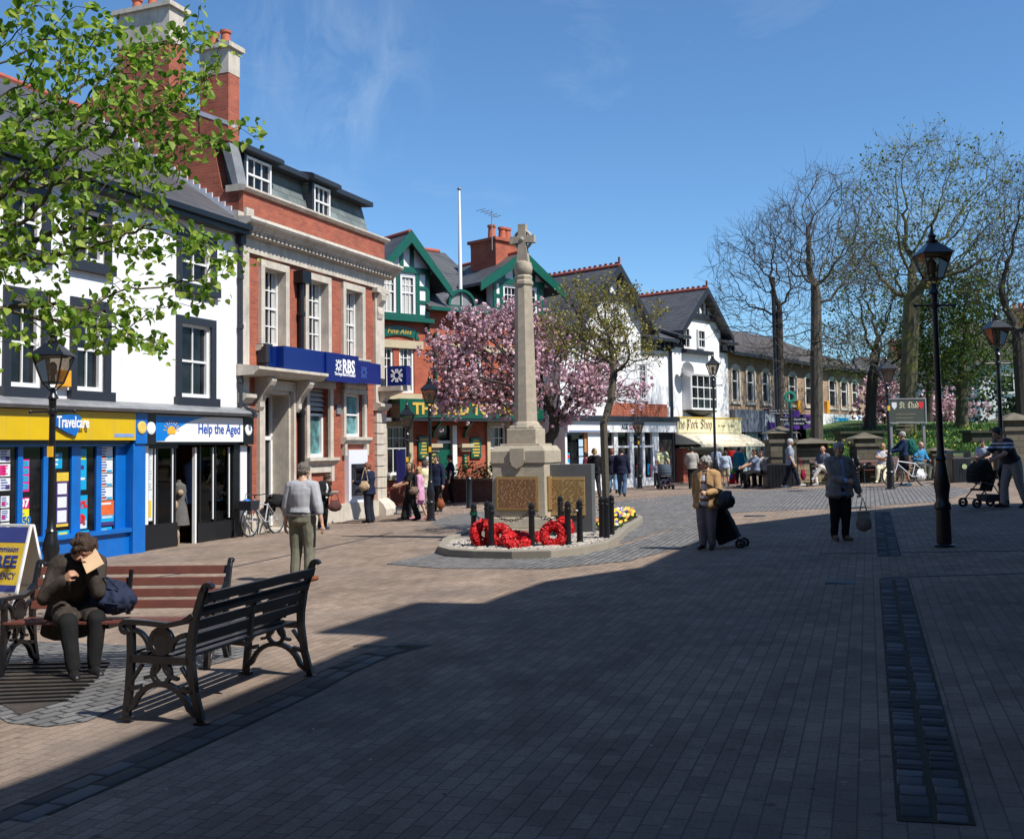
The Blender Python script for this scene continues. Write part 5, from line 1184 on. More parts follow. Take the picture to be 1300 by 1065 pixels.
def plaque(x0, x1, z0, z1, y, side=False):
    f = MB(); p = MB(); t = .022
    f.box(x0,x1,y-.03,y,z0,z1); p.box(x0+t,x1-t,y-.034,y-.03,z0+t,z1-t); q = MB(); zz = z1-t-.035
    while zz > z0+t+.02:
        xx = x0+t+.025+random.random()*.03
        while xx < x1-t-.04: w = random.uniform(.02,.07); q.box(xx, min(xx+w, x1-t-.02), y-.037, y-.034, zz-.008, zz+.006); xx += w+random.choice((.012,.014,.04))
        zz -= .03
    if side:
        m = Matrix.Rotation(PI/2, 4, 'Z'); f.xf(m); p.xf(m); q.xf(m)
    f = f.build('plaque', m_brass, T); p.build('inscription_plate', M('copper_plaque', (.36,.19,.085), .5, .12, 14), f); q.build('inscription', M('engraving', (.15,.075,.035), .6), f)
zp0, zp1 = zmem(648, 19.7), zmem(605, 19.7)
plaque(-.44, .4, zp0, zp1, -hw-.0); plaque(-.4, .4, zp0, zp1, -hw, True)
# grey tablet beside it
q = G(725, 684); T2 = thing('memorial_tablet', 'dark grey upright slab with a gilt name panel beside the memorial', 'tablet', (q.x, q.y+.25, q.z), MR)
MB().box(-.62,.44,-.0,.24,-.1,1.38).build('slab', M('grey_slab', (.1,.105,.11), .5, .1, 5, .1), T2, bevel=.01)
np_ = MB().box(-.55,.3,-.03,0,.42,1.14).build('name_panel', M('gilt_panel', (.4,.27,.11), .5, .1, 12), T2); q = MB(); zz = 1.08
while zz > .48:
    xx = -.5+random.random()*.03
    while xx < .22: w = random.uniform(.03,.1); q.box(xx, xx+w, -.033, -.03, zz-.009, zz+.006); xx += w+random.choice((.015,.02,.06))
    zz -= .038
q.build('lettering', M('panel_print', (.24,.14,.05), .6), np_)
# island
isl = [tuple(G(*p))[:2] for p in ((556,703),(570,707),(600,709),(650,710),(700,709),(740,704),(772,697),(786,689),(799,675),(810,669),(816,663),(806,657),(786,655),(760,652),(700,655),(640,668),(590,680),(562,692))]
n = len(isl); cxm = sum(p[0] for p in isl)/n; cym = sum(p[1] for p in isl)/n
ins = [(p[0]+(cxm-p[0])/math.hypot(cxm-p[0],cym-p[1])*.2, p[1]+(cym-p[1])/math.hypot(cxm-p[0],cym-p[1])*.2) for p in isl]
mb = MB(); KH = .13; zz = [gz(*p) for p in isl]; zi = [gz(*p) for p in ins]
vs = [(p[0],p[1],z-.1) for p, z in zip(isl, zz)]+[(p[0],p[1],z+KH) for p, z in zip(isl, zz)]+[(p[0],p[1],z+KH) for p, z in zip(ins, zi)]+[(p[0],p[1],z-.1) for p, z in zip(ins, zi)]
f = [(k*n+i, k*n+(i+1)%n, (k+1)*n+(i+1)%n, (k+1)*n+i) for k in range(3) for i in range(n)]
mb.add(vs, f); o = mb.build('kerb', conc, None, bevel=.015); struct(o); me = o.data
m_grav = BR('gravel_bed', (.4,.36,.31), (.16,.15,.14), (.06,.055,.05), .05, .045, .008, mode='obj', warp=.2, bmp=1.0)
o = sheet('gravel_bed', ins, m_grav, KH-.04)
from mathutils.geometry import intersect_point_tri_2d
def inpoly(x, y, P):
    c = False; j = len(P)-1
    for i in range(len(P)):
        if (P[i][1] > y) != (P[j][1] > y) and x < (P[j][0]-P[i][0])*(y-P[i][1])/(P[j][1]-P[i][1])+P[i][0]: c = not c
        j = i
    return c
mb = MB(); k = 0
while k < 2600:
    x = random.uniform(min(p[0] for p in ins), max(p[0] for p in ins)); y = random.uniform(min(p[1] for p in ins), 19.6)
    if not inpoly(x, y, ins): continue
    k += 1; s_ = random.uniform(.015, .04); mb.ell((x,y,gz(x,y)+KH-.03), (s_,s_*random.uniform(.6,1),s_*.6), 5, 3)
struct(mb.build('gravel', M('pebbles', (.42,.38,.33), .85, .4, 14)), 'stuff')
# flower bed pansies
bed = [tuple(G(*p))[:2] for p in ((757,678),(772,683),(786,682),(799,669),(810,663),(796,655),(765,660))]
sheet('flower_soil', bed, M('soil', (.05,.035,.02), .95, .3, 20, .5), KH-.025)
fm = [M('pansy_yellow', (.75,.55,.03), .6), M('pansy_red', (.5,.02,.03), .6), M('pansy_blue', (.08,.07,.4), .6), M('pansy_white', (.75,.72,.7), .6), M('pansy_orange', (.7,.22,.02), .6)]
lf = MB(); fb = [MB() for _ in fm]; k = 0
while k < 420:
    x = random.uniform(min(p[0] for p in bed), max(p[0] for p in bed)); y = random.uniform(min(p[1] for p in bed), max(p[1] for p in bed))
    if not inpoly(x, y, bed): continue
    k += 1; z = gz(x,y)+KH
    for j in range(3):
        a = random.random()*6.3; r_ = .05; lf.add([(x,y,z),(x+r_*math.cos(a),y+r_*math.sin(a),z+.05),(x+r_*math.cos(a+.8),y+r_*math.sin(a+.8),z+.06)], [(0,1,2)])
    w = 0 if random.random() < .35 else random.randrange(5)
    if random.random() < .33:
        zf = z+random.uniform(.07,.13); a0 = random.random()*6.3; tl = random.uniform(-.6,.1)
        pts = [(x+.036*math.cos(a0+i*1.257), y-.02+.036*math.sin(a0+i*1.257)*.5, zf+.03*math.sin(a0+i*1.257)) for i in range(5)]; fb[w].add(pts, [(0,1,2,3,4)])
struct(lf.build('bedding_leaves', LEAF('bedding_green', (.02,.06,.01), (.06,.13,.02), .3)), 'stuff')
for b, m in zip(fb, fm): struct(b.build('bedding_flowers', m), 'stuff')
# bollards and chains round the memorial
def bollard(x, y, z, h=.68, r_=.053, lab='', grp='black chain bollards round the memorial'):
    b = MB(); b.lathe([(r_*1.15,-.1),(r_*1.15,.03),(r_,.06),(r_*.92,h-.16),(r_*1.12,h-.15),(r_*1.12,h-.12),(r_*.9,h-.11),(r_*1.1,h-.07),(r_*.85,h-.02),(r_*.35,h),(.004,h+.01)], 0,0,12)
    o = b.build('bollard', m_iron); o.location = (x,y,z); tag(o, lab, 'bollard', grp); return o
BP = [(602,691,'black bollard with a green band at the left end of the wreaths'),(619,686,'black bollard just behind the second one from the left'),(624,693,'black bollard standing in front of the leftmost wreath'),(675.5,693,'black bollard before the memorial between the wreaths'),(721.5,691,'black bollard right of the ring shaped wreath'),(712,678,'black bollard at the foot of the grey slab, behind the ring wreath'),(736.5,688,'black bollard in front of the grey slab'),(764.5,682,'leftmost bollard of the cluster guarding the budding tree'),(770.5,683,'middle bollard of the cluster guarding the budding tree'),(777,679,'rightmost bollard of the cluster guarding the budding tree')]
bp = []
for px_, py_, l in BP:
    g = G(px_, py_); z = g.z+KH-.04
    g = G(px_, py_+ (KH*1330/g.y)*.9); bp.append(bollard(g.x, g.y, gz(g.x,g.y)+KH-.04, lab=l, h=.72))
MB().lathe([(.071,.52),(.071,.57)], 0,0,12).build('band', m_green, bp[0])
def chain(p, q, sag, lab):
    mb = MB(); p, q = Vector(p), Vector(q); L_ = (q-p).length*1.1; n = int(L_/.055); pts = [p.lerp(q, i/n)+V(0,0,-sag*4*(i/n)*(1-i/n)) for i in range(n+1)]
    for i in range(n):
        a, b = pts[i], pts[i+1]; d = (b-a); d.normalize(); up = V(0,0,1) if i % 2 else d.cross(V(0,0,1)).normalized(); c = (a+b)/2
        ring = [c+d*(.036*math.cos(t))+up*(.02*math.sin(t)) for t in np.linspace(0, 2*PI, 9)]; mb.tube(ring, .0065, 4, False)
    o = mb.build('chain', m_iron); tag(o, lab, 'chain', 'chains hung between the memorial bollards')
def topof(o, h=.6): return o.location+V(0,0,h)
for i, j, l in ((0,2,'chain over the leftmost wreath'),(2,3,'chain sagging in front of the memorial step between two wreaths'),(3,4,'chain running down to the ring shaped wreath'),(4,5,'short chain going back beside the slab'),(4,6,'short chain before the grey slab')):
    chain(topof(bp[i]), topof(bp[j]), .16 if (bp[i].location-bp[j].location).length > .5 else .08, l)
g = G(596, 645); bollard(g.x, g.y, g.z, h=.98, r_=.1, lab='tall thick black bollard standing alone before the pub planter wall', grp=None)
# wreaths
m_pop = LEAF('poppy_red', (.45,.003,.008), (.8,.03,.03), .15, rough=.6, c3=(.62,.008,.015)); m_wg = M('wreath_green', (.01,.03,.01), .9)
def wreath(px_, py_, R_, r_, tilt, yaw, lab, ndens=520, lift=0):
    g = G(px_, py_+10); x, y = g.x, g.y; t = thing('poppy_wreath', lab, 'wreath', (x,y,gz(x,y)+KH-.03+lift), yaw, 'red poppy wreaths laid at the memorial')
    m = Matrix.Translation((0,0,R_*math.sin(tilt)*.9+r_*.6)) @ Matrix.Rotation(-(PI/2-tilt), 4, 'X')
    MB().torus((0,0,0), R_, r_*.75, 'y', 24, 8, flat=.8).xf(m).build('wreath_base', m_wg, t)
    mb = MB()
    for i in range(ndens):
        a = random.random()*6.283; b_ = random.uniform(-PI*.1, PI*1.1)+PI; rr = R_+r_*math.cos(b_); c = V(rr*math.cos(a), r_*.8*math.sin(b_), rr*math.sin(a)); nn = (V(math.cos(b_)*math.cos(a), math.sin(b_), math.cos(b_)*math.sin(a))+V(random.uniform(-.5,.5),random.uniform(-.5,.5),random.uniform(-.5,.5))).normalized()
        u = nn.orthogonal().normalized(); v = nn.cross(u); s_ = random.uniform(.022,.034)
        ps = [c+nn*.012]+[c+(u*math.cos(k*1.047)+v*math.sin(k*1.047))*s_+nn*random.uniform(0,.02) for k in range(6)]
        mb.add(ps, [(0,1+k,1+(k+1)%6) for k in range(6)])
    mb.xf(m).build('poppies', m_pop, t)
wreath(615, 690, .165, .085, R(75), R(25), 'leftmost red poppy wreath standing on edge behind two bollards')
wreath(634, 690, .14, .075, R(66), R(-10), 'red poppy wreath leaning just right of the second bollard')
wreath(656, 692, .17, .08, R(24), R(5), 'red poppy wreath lying nearly flat in front of the memorial')
wreath(681, 686, .07, .055, R(40), R(-20), 'small red poppy wreath half hidden behind the centre bollard', 140)
wreath(703, 690, .155, .065, R(72), R(-15), 'red ring shaped poppy wreath with open centre by the right bollard')
wreath(717, 676, .12, .065, R(75), R(20), 'red poppy wreath peeping out behind the right hand bollard', 300)
g = G(659, 700); MB().box(-.05,.05,-.03,.03,0,.01).build
o = MB().prism([(-.07,-.04,0),(.05,-.06,.0),(.08,.03,.03),(-.04,.05,.05)], (0,0,.006)).build('card', m_txtw); o.location = (g.x, g.y-.1, gz(g.x,g.y)+KH+.03); tag(o, 'small white card lying against the flat wreath', 'card')
# brick planter in front of the pub
p0, p1 = G(528, 638), G(640, 637); ang = math.atan2(p1.y-p0.y, p1.x-p0.x)
PL = thing('brick_planter', 'dark brick planter wall in front of the pub, filled with leafy shrubs', 'planter', p0, ang); L_ = (p1-p0).length
MB().box(0,L_+1.2,0,1.2,-.3,.82).build('wall', BR('dark_brick', (.2,.08,.06), (.14,.055,.045), (.1,.07,.06), .225, .075, .008), PL); MB().box(-.03,L_+1.23,-.04,1.24,.82,.89).build('coping', M('brick_coping', (.22,.1,.075), .8), PL)
mb = MB()
for i in range(1500):
    x = random.random()*(L_+1); k = .35+.3*abs(math.sin(x*2.2)); z = .86+random.random()*k; y = .2+random.random()*.8; s_ = .06; v = V(random.uniform(-1,1),random.uniform(-1,1),random.uniform(-1,1)).normalized(); u = v.orthogonal().normalized(); w = v.cross(u); c = V(x,y,z)
    if x < 1.3 and random.random() < .6: continue
    mb.add([c-u*s_, c+w*s_*.5, c+u*s_, c-w*s_*.5], [(0,1,2,3)])
mb.build('shrub_leaves', LEAF('dark_shrub', (.01,.03,.008), (.05,.1,.02), .25), PL)

# ================================================================== street lamps
m_lgl = M('lantern_glass', (.22,.2,.17), .25, .2, 6, spec=.6); m_band = M('yellow_tag', (.8,.45,.02), .5)
def lamp(px_, py_, h, lab, s=1.0, tall_base=1.0, tagz=1.85, pos=None):
    g = G(px_, py_) if pos is None else V(*pos); t = thing('street_lamp', lab, 'street lamp', (g.x,g.y,g.z), MR+R(20), 'black cast iron street lamps', sc=s); h = h/s
    b = tall_base; zL = h-.78
    MB().lathe([(.14,-.1),(.14,.03),(.105,.05),(.1,.42*b),(.12,.44*b),(.12,.48*b),(.09,.52*b),(.095,.6*b),(.115,.7*b),(.09,.84*b),(.065,.98*b),(.08,1.0*b),(.055,1.05*b),(.048,1.3*b),(.04,zL-.35),(.06,zL-.34),(.06,zL-.28),(.045,zL-.26),(.05,zL-.14),(.08,zL-.12),(.045,zL-.06),(.035,zL+.02)], 0,0,16).build('post', m_iron, t)
    mb = MB(); mb.tube([(-.28,0,zL-.3),(.28,0,zL-.3)], .014, 8); mb.ell((-.29,0,zL-.3), .026); mb.ell((.29,0,zL-.3), .026); mb.build('ladder_bar', m_iron, t)
    l = MB(); a, b_ = .1, .2; z0, z1 = zL+.08, zL+.44
    for sx_, sy in ((-1,-1),(1,-1),(1,1),(-1,1)): l.bar((sx_*a,sy*a,z0),(sx_*b_,sy*b_,z1), .018, .018); l.tube([(sx_*.03,sy*.03,zL-.02),(sx_*.07,sy*.07,zL+.04),(sx_*a,sy*a,z0)], .009, 5)
    for z, q in ((z0,a),(z1,b_)):
        for i in range(4):
            c = [(-q,-q),(q,-q),(q,q),(-q,q)]; l.bar((*c[i],z),(*c[(i+1)%4],z), .022, .022)
    fr = l.build('lantern_frame', m_iron, t)
    l = MB(); l.frustum(-a+.005,a-.005,-a+.005,a-.005,z0,z0+.001,0); q = b_-.01; a_ = a-.006
    l.add([(-a_,-a_,z0),(a_,-a_,z0),(a_,a_,z0),(-a_,a_,z0),(-q,-q,z1),(q,-q,z1),(q,q,z1),(-q,q,z1)], [(0,1,5,4),(1,2,6,5),(2,3,7,6),(3,0,4,7)]); l.build('lantern_glass', GLASS('lantern_pane', (.5,.46,.4), .1), fr)
    MB().lathe([(.035,z0+.0),(.03,z0+.1),(.05,z0+.14),(.05,z0+.24),(.02,z0+.28)], 0,0,10).build('lamp_bulb', M('opal_bulb', (.5,.5,.46), .4), fr)
    l = MB(); q = b_+.035; l.add([(-q,-q,z1),(q,-q,z1),(q,q,z1),(-q,q,z1),(-.07,-.07,z1+.17),(.07,-.07,z1+.17),(.07,.07,z1+.17),(-.07,.07,z1+.17)], [(0,3,2,1),(0,1,5,4),(1,2,6,5),(2,3,7,6),(3,0,4,7),(4,5,6,7)])
    l.lathe([(.08,z1+.16),(.09,z1+.2),(.05,z1+.22),(.05,z1+.25),(.065,z1+.27),(.03,z1+.31),(.012,z1+.4),(.003,z1+.46)], 0,0,12); l.build('lantern_roof', m_iron, t)
    if tagz: MB().box(-.035,.035,-.075,-.04,tagz-.07,tagz+.07).build('number_tag', m_band, t)
    return t
lamp(64, 752, 3.74, 'black street lamp in front of the travel shop, behind the seated person', 1.08, .8)
lamp(547, 661, 3.75, 'black street lamp beside the group of people in front of the pub', 1.0)
lamp(518, 659, 3.15, 'shorter black street lamp by the brick bank corner, left of its pair', .95, tagz=1.7)
lamp(1199, 694, 4.54, 'nearest black street lamp with ornate base at right, wholly in shade', 1.0, 1.25, tagz=None)
lamp(909, 619, 4.9, 'black street lamp in front of the butcher shop', 1.05, tagz=None)
lamp(1131, 621, 3.95, 'black street lamp in front of the framed notice board', 1.05, tagz=2.3)
lamp(1275, 643, 4.1, 'black street lamp at the right edge beside the man with the pushchair', 1.0, tagz=None)
g = G(812, 620); lamp(812, 621, 2.9, 'short distant street lamp seen behind the man in blue jacket', 1, tagz=1.8, pos=(g.x, g.y, g.z))

# ================================================================== benches
m_bslat = M('brown_bench_slat', (.125,.042,.03), .45, .18, 9, .05, spec=.5); m_dslat = M('black_bench_slat', (.006,.007,.009), .3, .2, 9, .05, spec=.6)
def bench(loc, rz, lab, L_=1.85, slat=None, grp='cast iron ended benches'):
    t = thing('park_bench', lab, 'bench', loc, rz, grp); slat = slat or m_bslat
    arcp = lambda cy, cz, r_, a0, a1, n=12: [(cy+r_*math.cos(a), cz+r_*math.sin(a)) for a in np.linspace(R(a0), R(a1), n)]
    for s_ in (0, 1):
        x = 0 if s_ == 0 else L_; x0, x1 = x-.02, x+.02; m = MB()
        m.ribbon([(-.27,.02),(-.25,.2),(-.235,.42),(-.24,.62)], .05, x0, x1)                         # front leg (front is -y)
        m.ribbon([(.3,.02),(.25,.2),(.22,.4),(.22,.5),(.25,.66),(.31,.84),(.33,.88)], [.05,.05,.055,.06,.05,.045,.04], x0, x1)   # back leg and post
        m.ribbon(arcp(.35,.86,.035,210,20,8), .03, x0, x1)
        m.ribbon([(.25,.7),(.17,.65),(.05,.625),(-.1,.635),(-.24,.64)]+arcp(-.27,.605,.035,70,330,9), .035, x0-.008, x1+.008)    # arm with scroll
        m.ribbon([(-.24,.4),(.22,.4)], .05, x0, x1); m.ribbon([(-.25,.2),(-.16,.22)], .03, x0, x1); m.ribbon([(.15,.22),(.25,.2)], .03, x0, x1)
        m.ribbon([(-.265,.06)]+arcp(-.0,.02,.225,160,20,14)+[(.27,.06)], .035, x0, x1)                # arch
        m.ribbon(arcp(-.0,.315,.068,0,345,16), .028, x0+.004, x1-.004, True); m.ribbon(arcp(-.0,.52,.08,0,345,16), .03, x0+.004, x1-.004, True)
        m.ribbon(arcp(-.13,.4,.12,-90,0,6)+[], .022, x0+.003, x1-.003); m.ribbon(arcp(.13,.4,.12,180,270,6), .022, x0+.003, x1-.003)
        m.ribbon(arcp(-.24,.44,.15,85,5,8), .028, x0+.003, x1-.003); m.ribbon(arcp(.2,.44,.13,175,95,8), .028, x0+.003, x1-.003)
        m.ribbon([(-.24,.24),(-.15,.36)], .02, x0+.003, x1-.003); m.ribbon([(.24,.24),(.15,.36)], .02, x0+.003, x1-.003)
        m.xf(Matrix.Identity(4)); m.box(x-.03,x+.03,-.32,-.22,0,.02); m.box(x-.03,x+.03,.26,.37,0,.02)
        e = m.build('bench_end', m_iron, t, bevel=.003)
        mm = MB(); mm.lathe([(.07,-.012),(.07,.012)], 0,0,20).xf(Matrix.Translation((x,0,.52)) @ Matrix.Rotation(PI/2,4,'Y')); md = mm.build('medallion', m_iron, e)
    m = MB()
    for i in range(5): y = -.23+i*.092; m.box(.0,L_,y-.034,y+.034,.428-.006*i,.452-.006*i)
    m.build('seat', slat, t, bevel=.005)
    m = MB()
    for i in range(4):
        z = .53+i*.093; y = .195+.022*i+.012*i*i*.6; m.add([(0,y-.014,z-.035),(L_,y-.014,z-.035),(L_,y+.01,z-.035),(0,y+.01,z-.035),(0,y+.006,z+.035),(L_,y+.006,z+.035),(L_,y+.03,z+.035),(0,y+.03,z+.035)], [(0,3,2,1),(4,5,6,7),(0,1,5,4),(1,2,6,5),(2,3,7,6),(3,0,4,7)])
    m.build('backrest', slat, t, bevel=.005)
    m = MB(); m.ribbon([(-.2,.4),(.2,.38)], .03, L_/2-.015, L_/2+.015); m.ribbon([(.21,.44),(.23,.6),(.27,.82)], .03, L_/2-.015, L_/2+.015); m.build('brace', m_iron, t)
    return t
# near black bench: back faces the camera side; seat faces away
f0, f1 = G(160, 920), G(250, 916)      # front and back foot of the near end
h0, h1 = G(315, 858), G(386, 856)
nr, fr_ = (f0+f1)/2, (h0+h1)/2
dvec = fr_-nr; Lb = dvec.length; ab_ = math.atan2(dvec.y, dvec.x)
# local +x runs along the bench; local -y (front) must point to the left of travel -> start from the far end
bench((fr_.x, fr_.y, fr_.z), ab_+PI, 'black painted bench with ornate iron ends, nearest the camera and seen from behind', Lb, m_dslat)
q0, q1 = G(22, 852), G(275, 842)
dv_ = q1-q0; bench((q0.x-.0, q0.y+.02, q0.z), math.atan2(dv_.y, dv_.x), 'brown slatted bench facing the camera, with the person reading seated on it', dv_.length, m_bslat)
# ================================================================== A-board
g = G(-8, 770); AB = thing('sandwich_board', 'white framed A-board reading FREE CURRENCY outside the travel shop', 'sign board', (g.x,g.y,g.z), R(-20), sc=1.0)
hA = 1.05
fm_ = MB(); 
for s_ in (-1, 1):
    y0, y1 = s_*.3, s_*.02
    for x in (0,.62): fm_.bar((x,y0,0),(x,y1,hA),.035,.025,(1,0,0))
    for t in (.0,.22,1): fm_.bar((0,y0+(y1-y0)*t,hA*t+.0),(.62,y0+(y1-y0)*t,hA*t),.03,.03)
fm_.build('frame', m_txtw, AB)
def slab(z0, z1, mat, name, off=.0, x0=.02, x1=.6, par=AB):
    f = lambda z: -.3+.28*z/hA-.016-off
    return MB().add([(x0,f(z0),z0),(x1,f(z0),z0),(x1,f(z1),z1),(x0,f(z1),z1),(x0,f(z0)+.008,z0),(x1,f(z0)+.008,z0),(x1,f(z1)+.008,z1),(x0,f(z1)+.008,z1)], [(0,1,2,3),(7,6,5,4),(0,4,5,1),(1,5,6,2),(2,6,7,3),(3,7,4,0)]).build(name, mat, par)
m_bnav = M('poster_navy', (.04,.06,.25), .4); pa = slab(.24,1.03,m_pg,'panel'); slab(.84,1.03,m_bnav,'header_band',.003,par=pa); slab(.24,.32,m_bnav,'footer_band',.003,par=pa)
for s, size, z, w in (('Commission', .1, .76, .42),('FREE', .2, .6, .46),('CURRENCY', .11, .43, .5)):
    m = text_mb(s, size, offset=.006 if s == 'FREE' else .0, extr=.002); xs_ = [v[0] for v in m.v]; k = w/(max(xs_)-min(xs_)); cxx = (max(xs_)+min(xs_))/2
    tl = math.atan2(.28, hA); m.v = [((a-cxx)*k+.31, -.3+.28*(z+b)/hA-.022-c, z+b) for a, b, c in m.v]; m.build('lettering', m_bnav, pa)
MB().add([(.03,.29,.1),(.59,.29,.1),(.59,.03,1.0),(.03,.03,1.0)], [(0,1,2,3)]).build('rear_panel', m_txtw, AB)

# ================================================================== park wall, piers, bins, board, fingerpost
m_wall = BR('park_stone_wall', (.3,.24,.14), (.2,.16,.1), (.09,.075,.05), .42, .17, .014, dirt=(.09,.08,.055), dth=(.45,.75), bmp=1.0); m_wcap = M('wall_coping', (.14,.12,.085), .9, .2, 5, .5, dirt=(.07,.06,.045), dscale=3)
wz = gz(14, 37); PW = thing('park_wall', 'low sandstone retaining wall with flat coping along the churchyard lawn', 'wall', (10.1, 37.3, gz(10.1, 37.3)), 0)
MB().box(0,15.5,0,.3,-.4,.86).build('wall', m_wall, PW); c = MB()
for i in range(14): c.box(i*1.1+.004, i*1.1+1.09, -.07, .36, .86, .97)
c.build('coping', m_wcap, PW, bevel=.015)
MB().box(.2,15,-.42,-.02,-.3,.1).build('step', m_wcap, PW)
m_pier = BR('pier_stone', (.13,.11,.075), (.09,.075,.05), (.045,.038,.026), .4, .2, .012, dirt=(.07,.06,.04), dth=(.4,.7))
def pier(px_, py_, ptop, w, lab, depth=None, capw=.12):
    g = G(px_, py_); Y = depth or g.y; zt_ = at(px_, ptop, Y).z; x = at(px_, py_, Y).x; z0 = gz(x, Y); t = thing('stone_pier', lab, 'pier', (x, Y, z0), 0, 'stone piers of the park wall'); h = zt_-z0
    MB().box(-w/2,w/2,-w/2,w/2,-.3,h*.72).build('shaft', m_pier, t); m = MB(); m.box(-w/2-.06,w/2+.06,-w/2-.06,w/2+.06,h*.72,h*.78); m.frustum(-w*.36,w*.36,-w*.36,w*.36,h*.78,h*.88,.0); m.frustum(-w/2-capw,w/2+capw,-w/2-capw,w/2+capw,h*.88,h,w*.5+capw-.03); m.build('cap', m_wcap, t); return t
pier(1099, 612, 549, .8, 'stone pier with pyramid cap left of the notice board', 37.0)
pier(992, 614, 541, .9, 'tall stone pier behind the litter bins at the park corner', 37.2); pier(1031, 614, 556, 1.3, 'broad low gate pier behind the walking woman with grey hair', 38.2, .3)
pier(1290, 606, 524, 1.0, 'dark square stone pier at the right edge of the view', 34.5)
pier(1193, 612, 567, .6, 'short pier in the park wall beside the black litter bin', 37.0)
m_tomb = M('tree_shaded_tomb', (.05,.048,.032), .95, .25, 4, .5); t = thing('stone_tomb', 'dark flat topped stone chest on the lawn behind the bin', 'tomb', (at(1225,560,41).x, 41, pz(19,41)-.1), R(4)); MB().box(.1,1.35,-.4,.4,-.3,.45).build('chest', m_tomb, t); MB().box(0,1.45,-.5,.5,.45,.55).build('slab', m_tomb, t)  # tree shade is put into this dark stone colour, for chest and plinth
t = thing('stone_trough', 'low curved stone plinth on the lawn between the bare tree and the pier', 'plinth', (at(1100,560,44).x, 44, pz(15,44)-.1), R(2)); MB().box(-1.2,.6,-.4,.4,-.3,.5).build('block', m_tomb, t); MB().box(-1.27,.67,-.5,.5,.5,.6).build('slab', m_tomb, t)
def bin_(px_, py_, w, h, lab):
    g = G(px_, py_); t = thing('litter_bin', lab, 'bin', (g.x,g.y,g.z), 0, 'black litter bins'); MB().box(-w/2,w/2,-w*.4,w*.4,0,h*.78).build('body', m_iron, t, bevel=.02)
    m = MB(); m.box(-w/2,-w/2+.04,-w*.38,w*.38,h*.78,h*.92); m.box(w/2-.04,w/2,-w*.38,w*.38,h*.78,h*.92); m.prism([(-w/2-.03,-w*.42,h*.92),(w/2+.03,-w*.42,h*.92),(w*.4,-w*.42,h),(-w*.4,-w*.42,h)], (0,w*.84,0)); m.box(-w*.3,w*.3,-w*.2,w*.2,h*.76,h*.785); m.build('hood', m_iron, t)
    m = MB()
    for i in range(6): m.box(-w*.42+i*w*.14,-w*.42+i*w*.14+.03,-w*.4-.012,-w*.4,.05,h*.72)
    m.build('panel_ribs', m_iron, t); return t
b = bin_(1218, 612, .6, 1.0, 'black lidded litter bin with a pale round badge in front of the park wall')
MB().lathe([(.08,0),(.08,.01)],0,0,16).xf(Matrix.Translation((.05,-.3,.5)) @ Matrix.Rotation(PI/2,4,'X')).build('badge', M('bin_badge', (.4,.5,.25), .5), b)
bin_(987, 619, .82, 1.05, 'large black litter bin left of the walking woman in grey'); 
# framed notice board
B_ = at(1131, 505, 38.6); lx_, rx_ = at(1126,500,38.6).x, at(1175,500,38.6).x; zb_n, zt_n = at(1150,537.5,38.6).z, at(1150,505.5,38.6).z; gz0 = pz((lx_+rx_)/2, 38.6)
NB = thing('notice_board', 'grey framed church notice board on two posts standing on the lawn', 'notice board', (lx_, 38.6, gz0), R(0)); w = rx_-lx_; h0_, h1_ = zb_n-gz0, zt_n-gz0
m = MB()
for x in (.08, w-.14): m.box(x, x+.09, .02, .1, -.3, h1_)
m.build('post', m_lead, NB)
m = MB(); f_ = .05; m.box(0,w,-.04,.02,h0_,h0_+f_); m.box(0,w,-.04,.02,h1_-f_,h1_); m.box(0,f_,-.04,.02,h0_+f_,h1_-f_); m.box(w-f_,w,-.04,.02,h0_+f_,h1_-f_); m.build('frame', m_lead, NB)
pn = MB().box(f_,w-f_,-.02,.0,h0_+f_,h1_-f_).build('panel', M('board_green', (.06,.065,.05), .4, .1, 3), NB)
blk = dict(BLK); BLK.update({'C':(.85,[[(.7,.85),(.45,1),(.12,.8),(.1,.2),(.4,0),(.7,.15)],[(.4,.95),(.4,.1)]]), 't':(.42,[[(.15,.9),(.15,.06),(.3,0)],[(.0,.62),(.34,.62)]]), 'a':(.55,[[(.1,.55),(.25,.66),(.42,.54),(.42,.06)],[(.42,.34),(.12,.26),(.12,.06),(.3,0)]]), 'd':(.55,[[(.05,.98),(.42,.6),(.42,.1),(.26,0),(.1,.1),(.1,.5),(.26,.64)]]), '.':(.3,[[(.1,.0),(.12,.06)]])})
blackletter('St. Chad', w*.3, -.024, h1_-.36, .22, w*.5).build('lettering', m_csign, pn)
for x in (w*.17, w*.86): m = MB(); m.xz([(x-.09,h1_-.15),(x-.09,h1_-.3),(x,h1_-.42),(x+.09,h1_-.3),(x+.09,h1_-.15)], -.03, -.02); m.build('crest', m_red if x > w/2 else m_pw, pn)
m = MB()
for i in range(5): m.box(w*.2, w*random.uniform(.5,.75), -.023, -.02, h1_-.6-i*.14, h1_-.575-i*.14)
m.build('small_print', M('dull_gold', (.2,.18,.1), .5), pn)
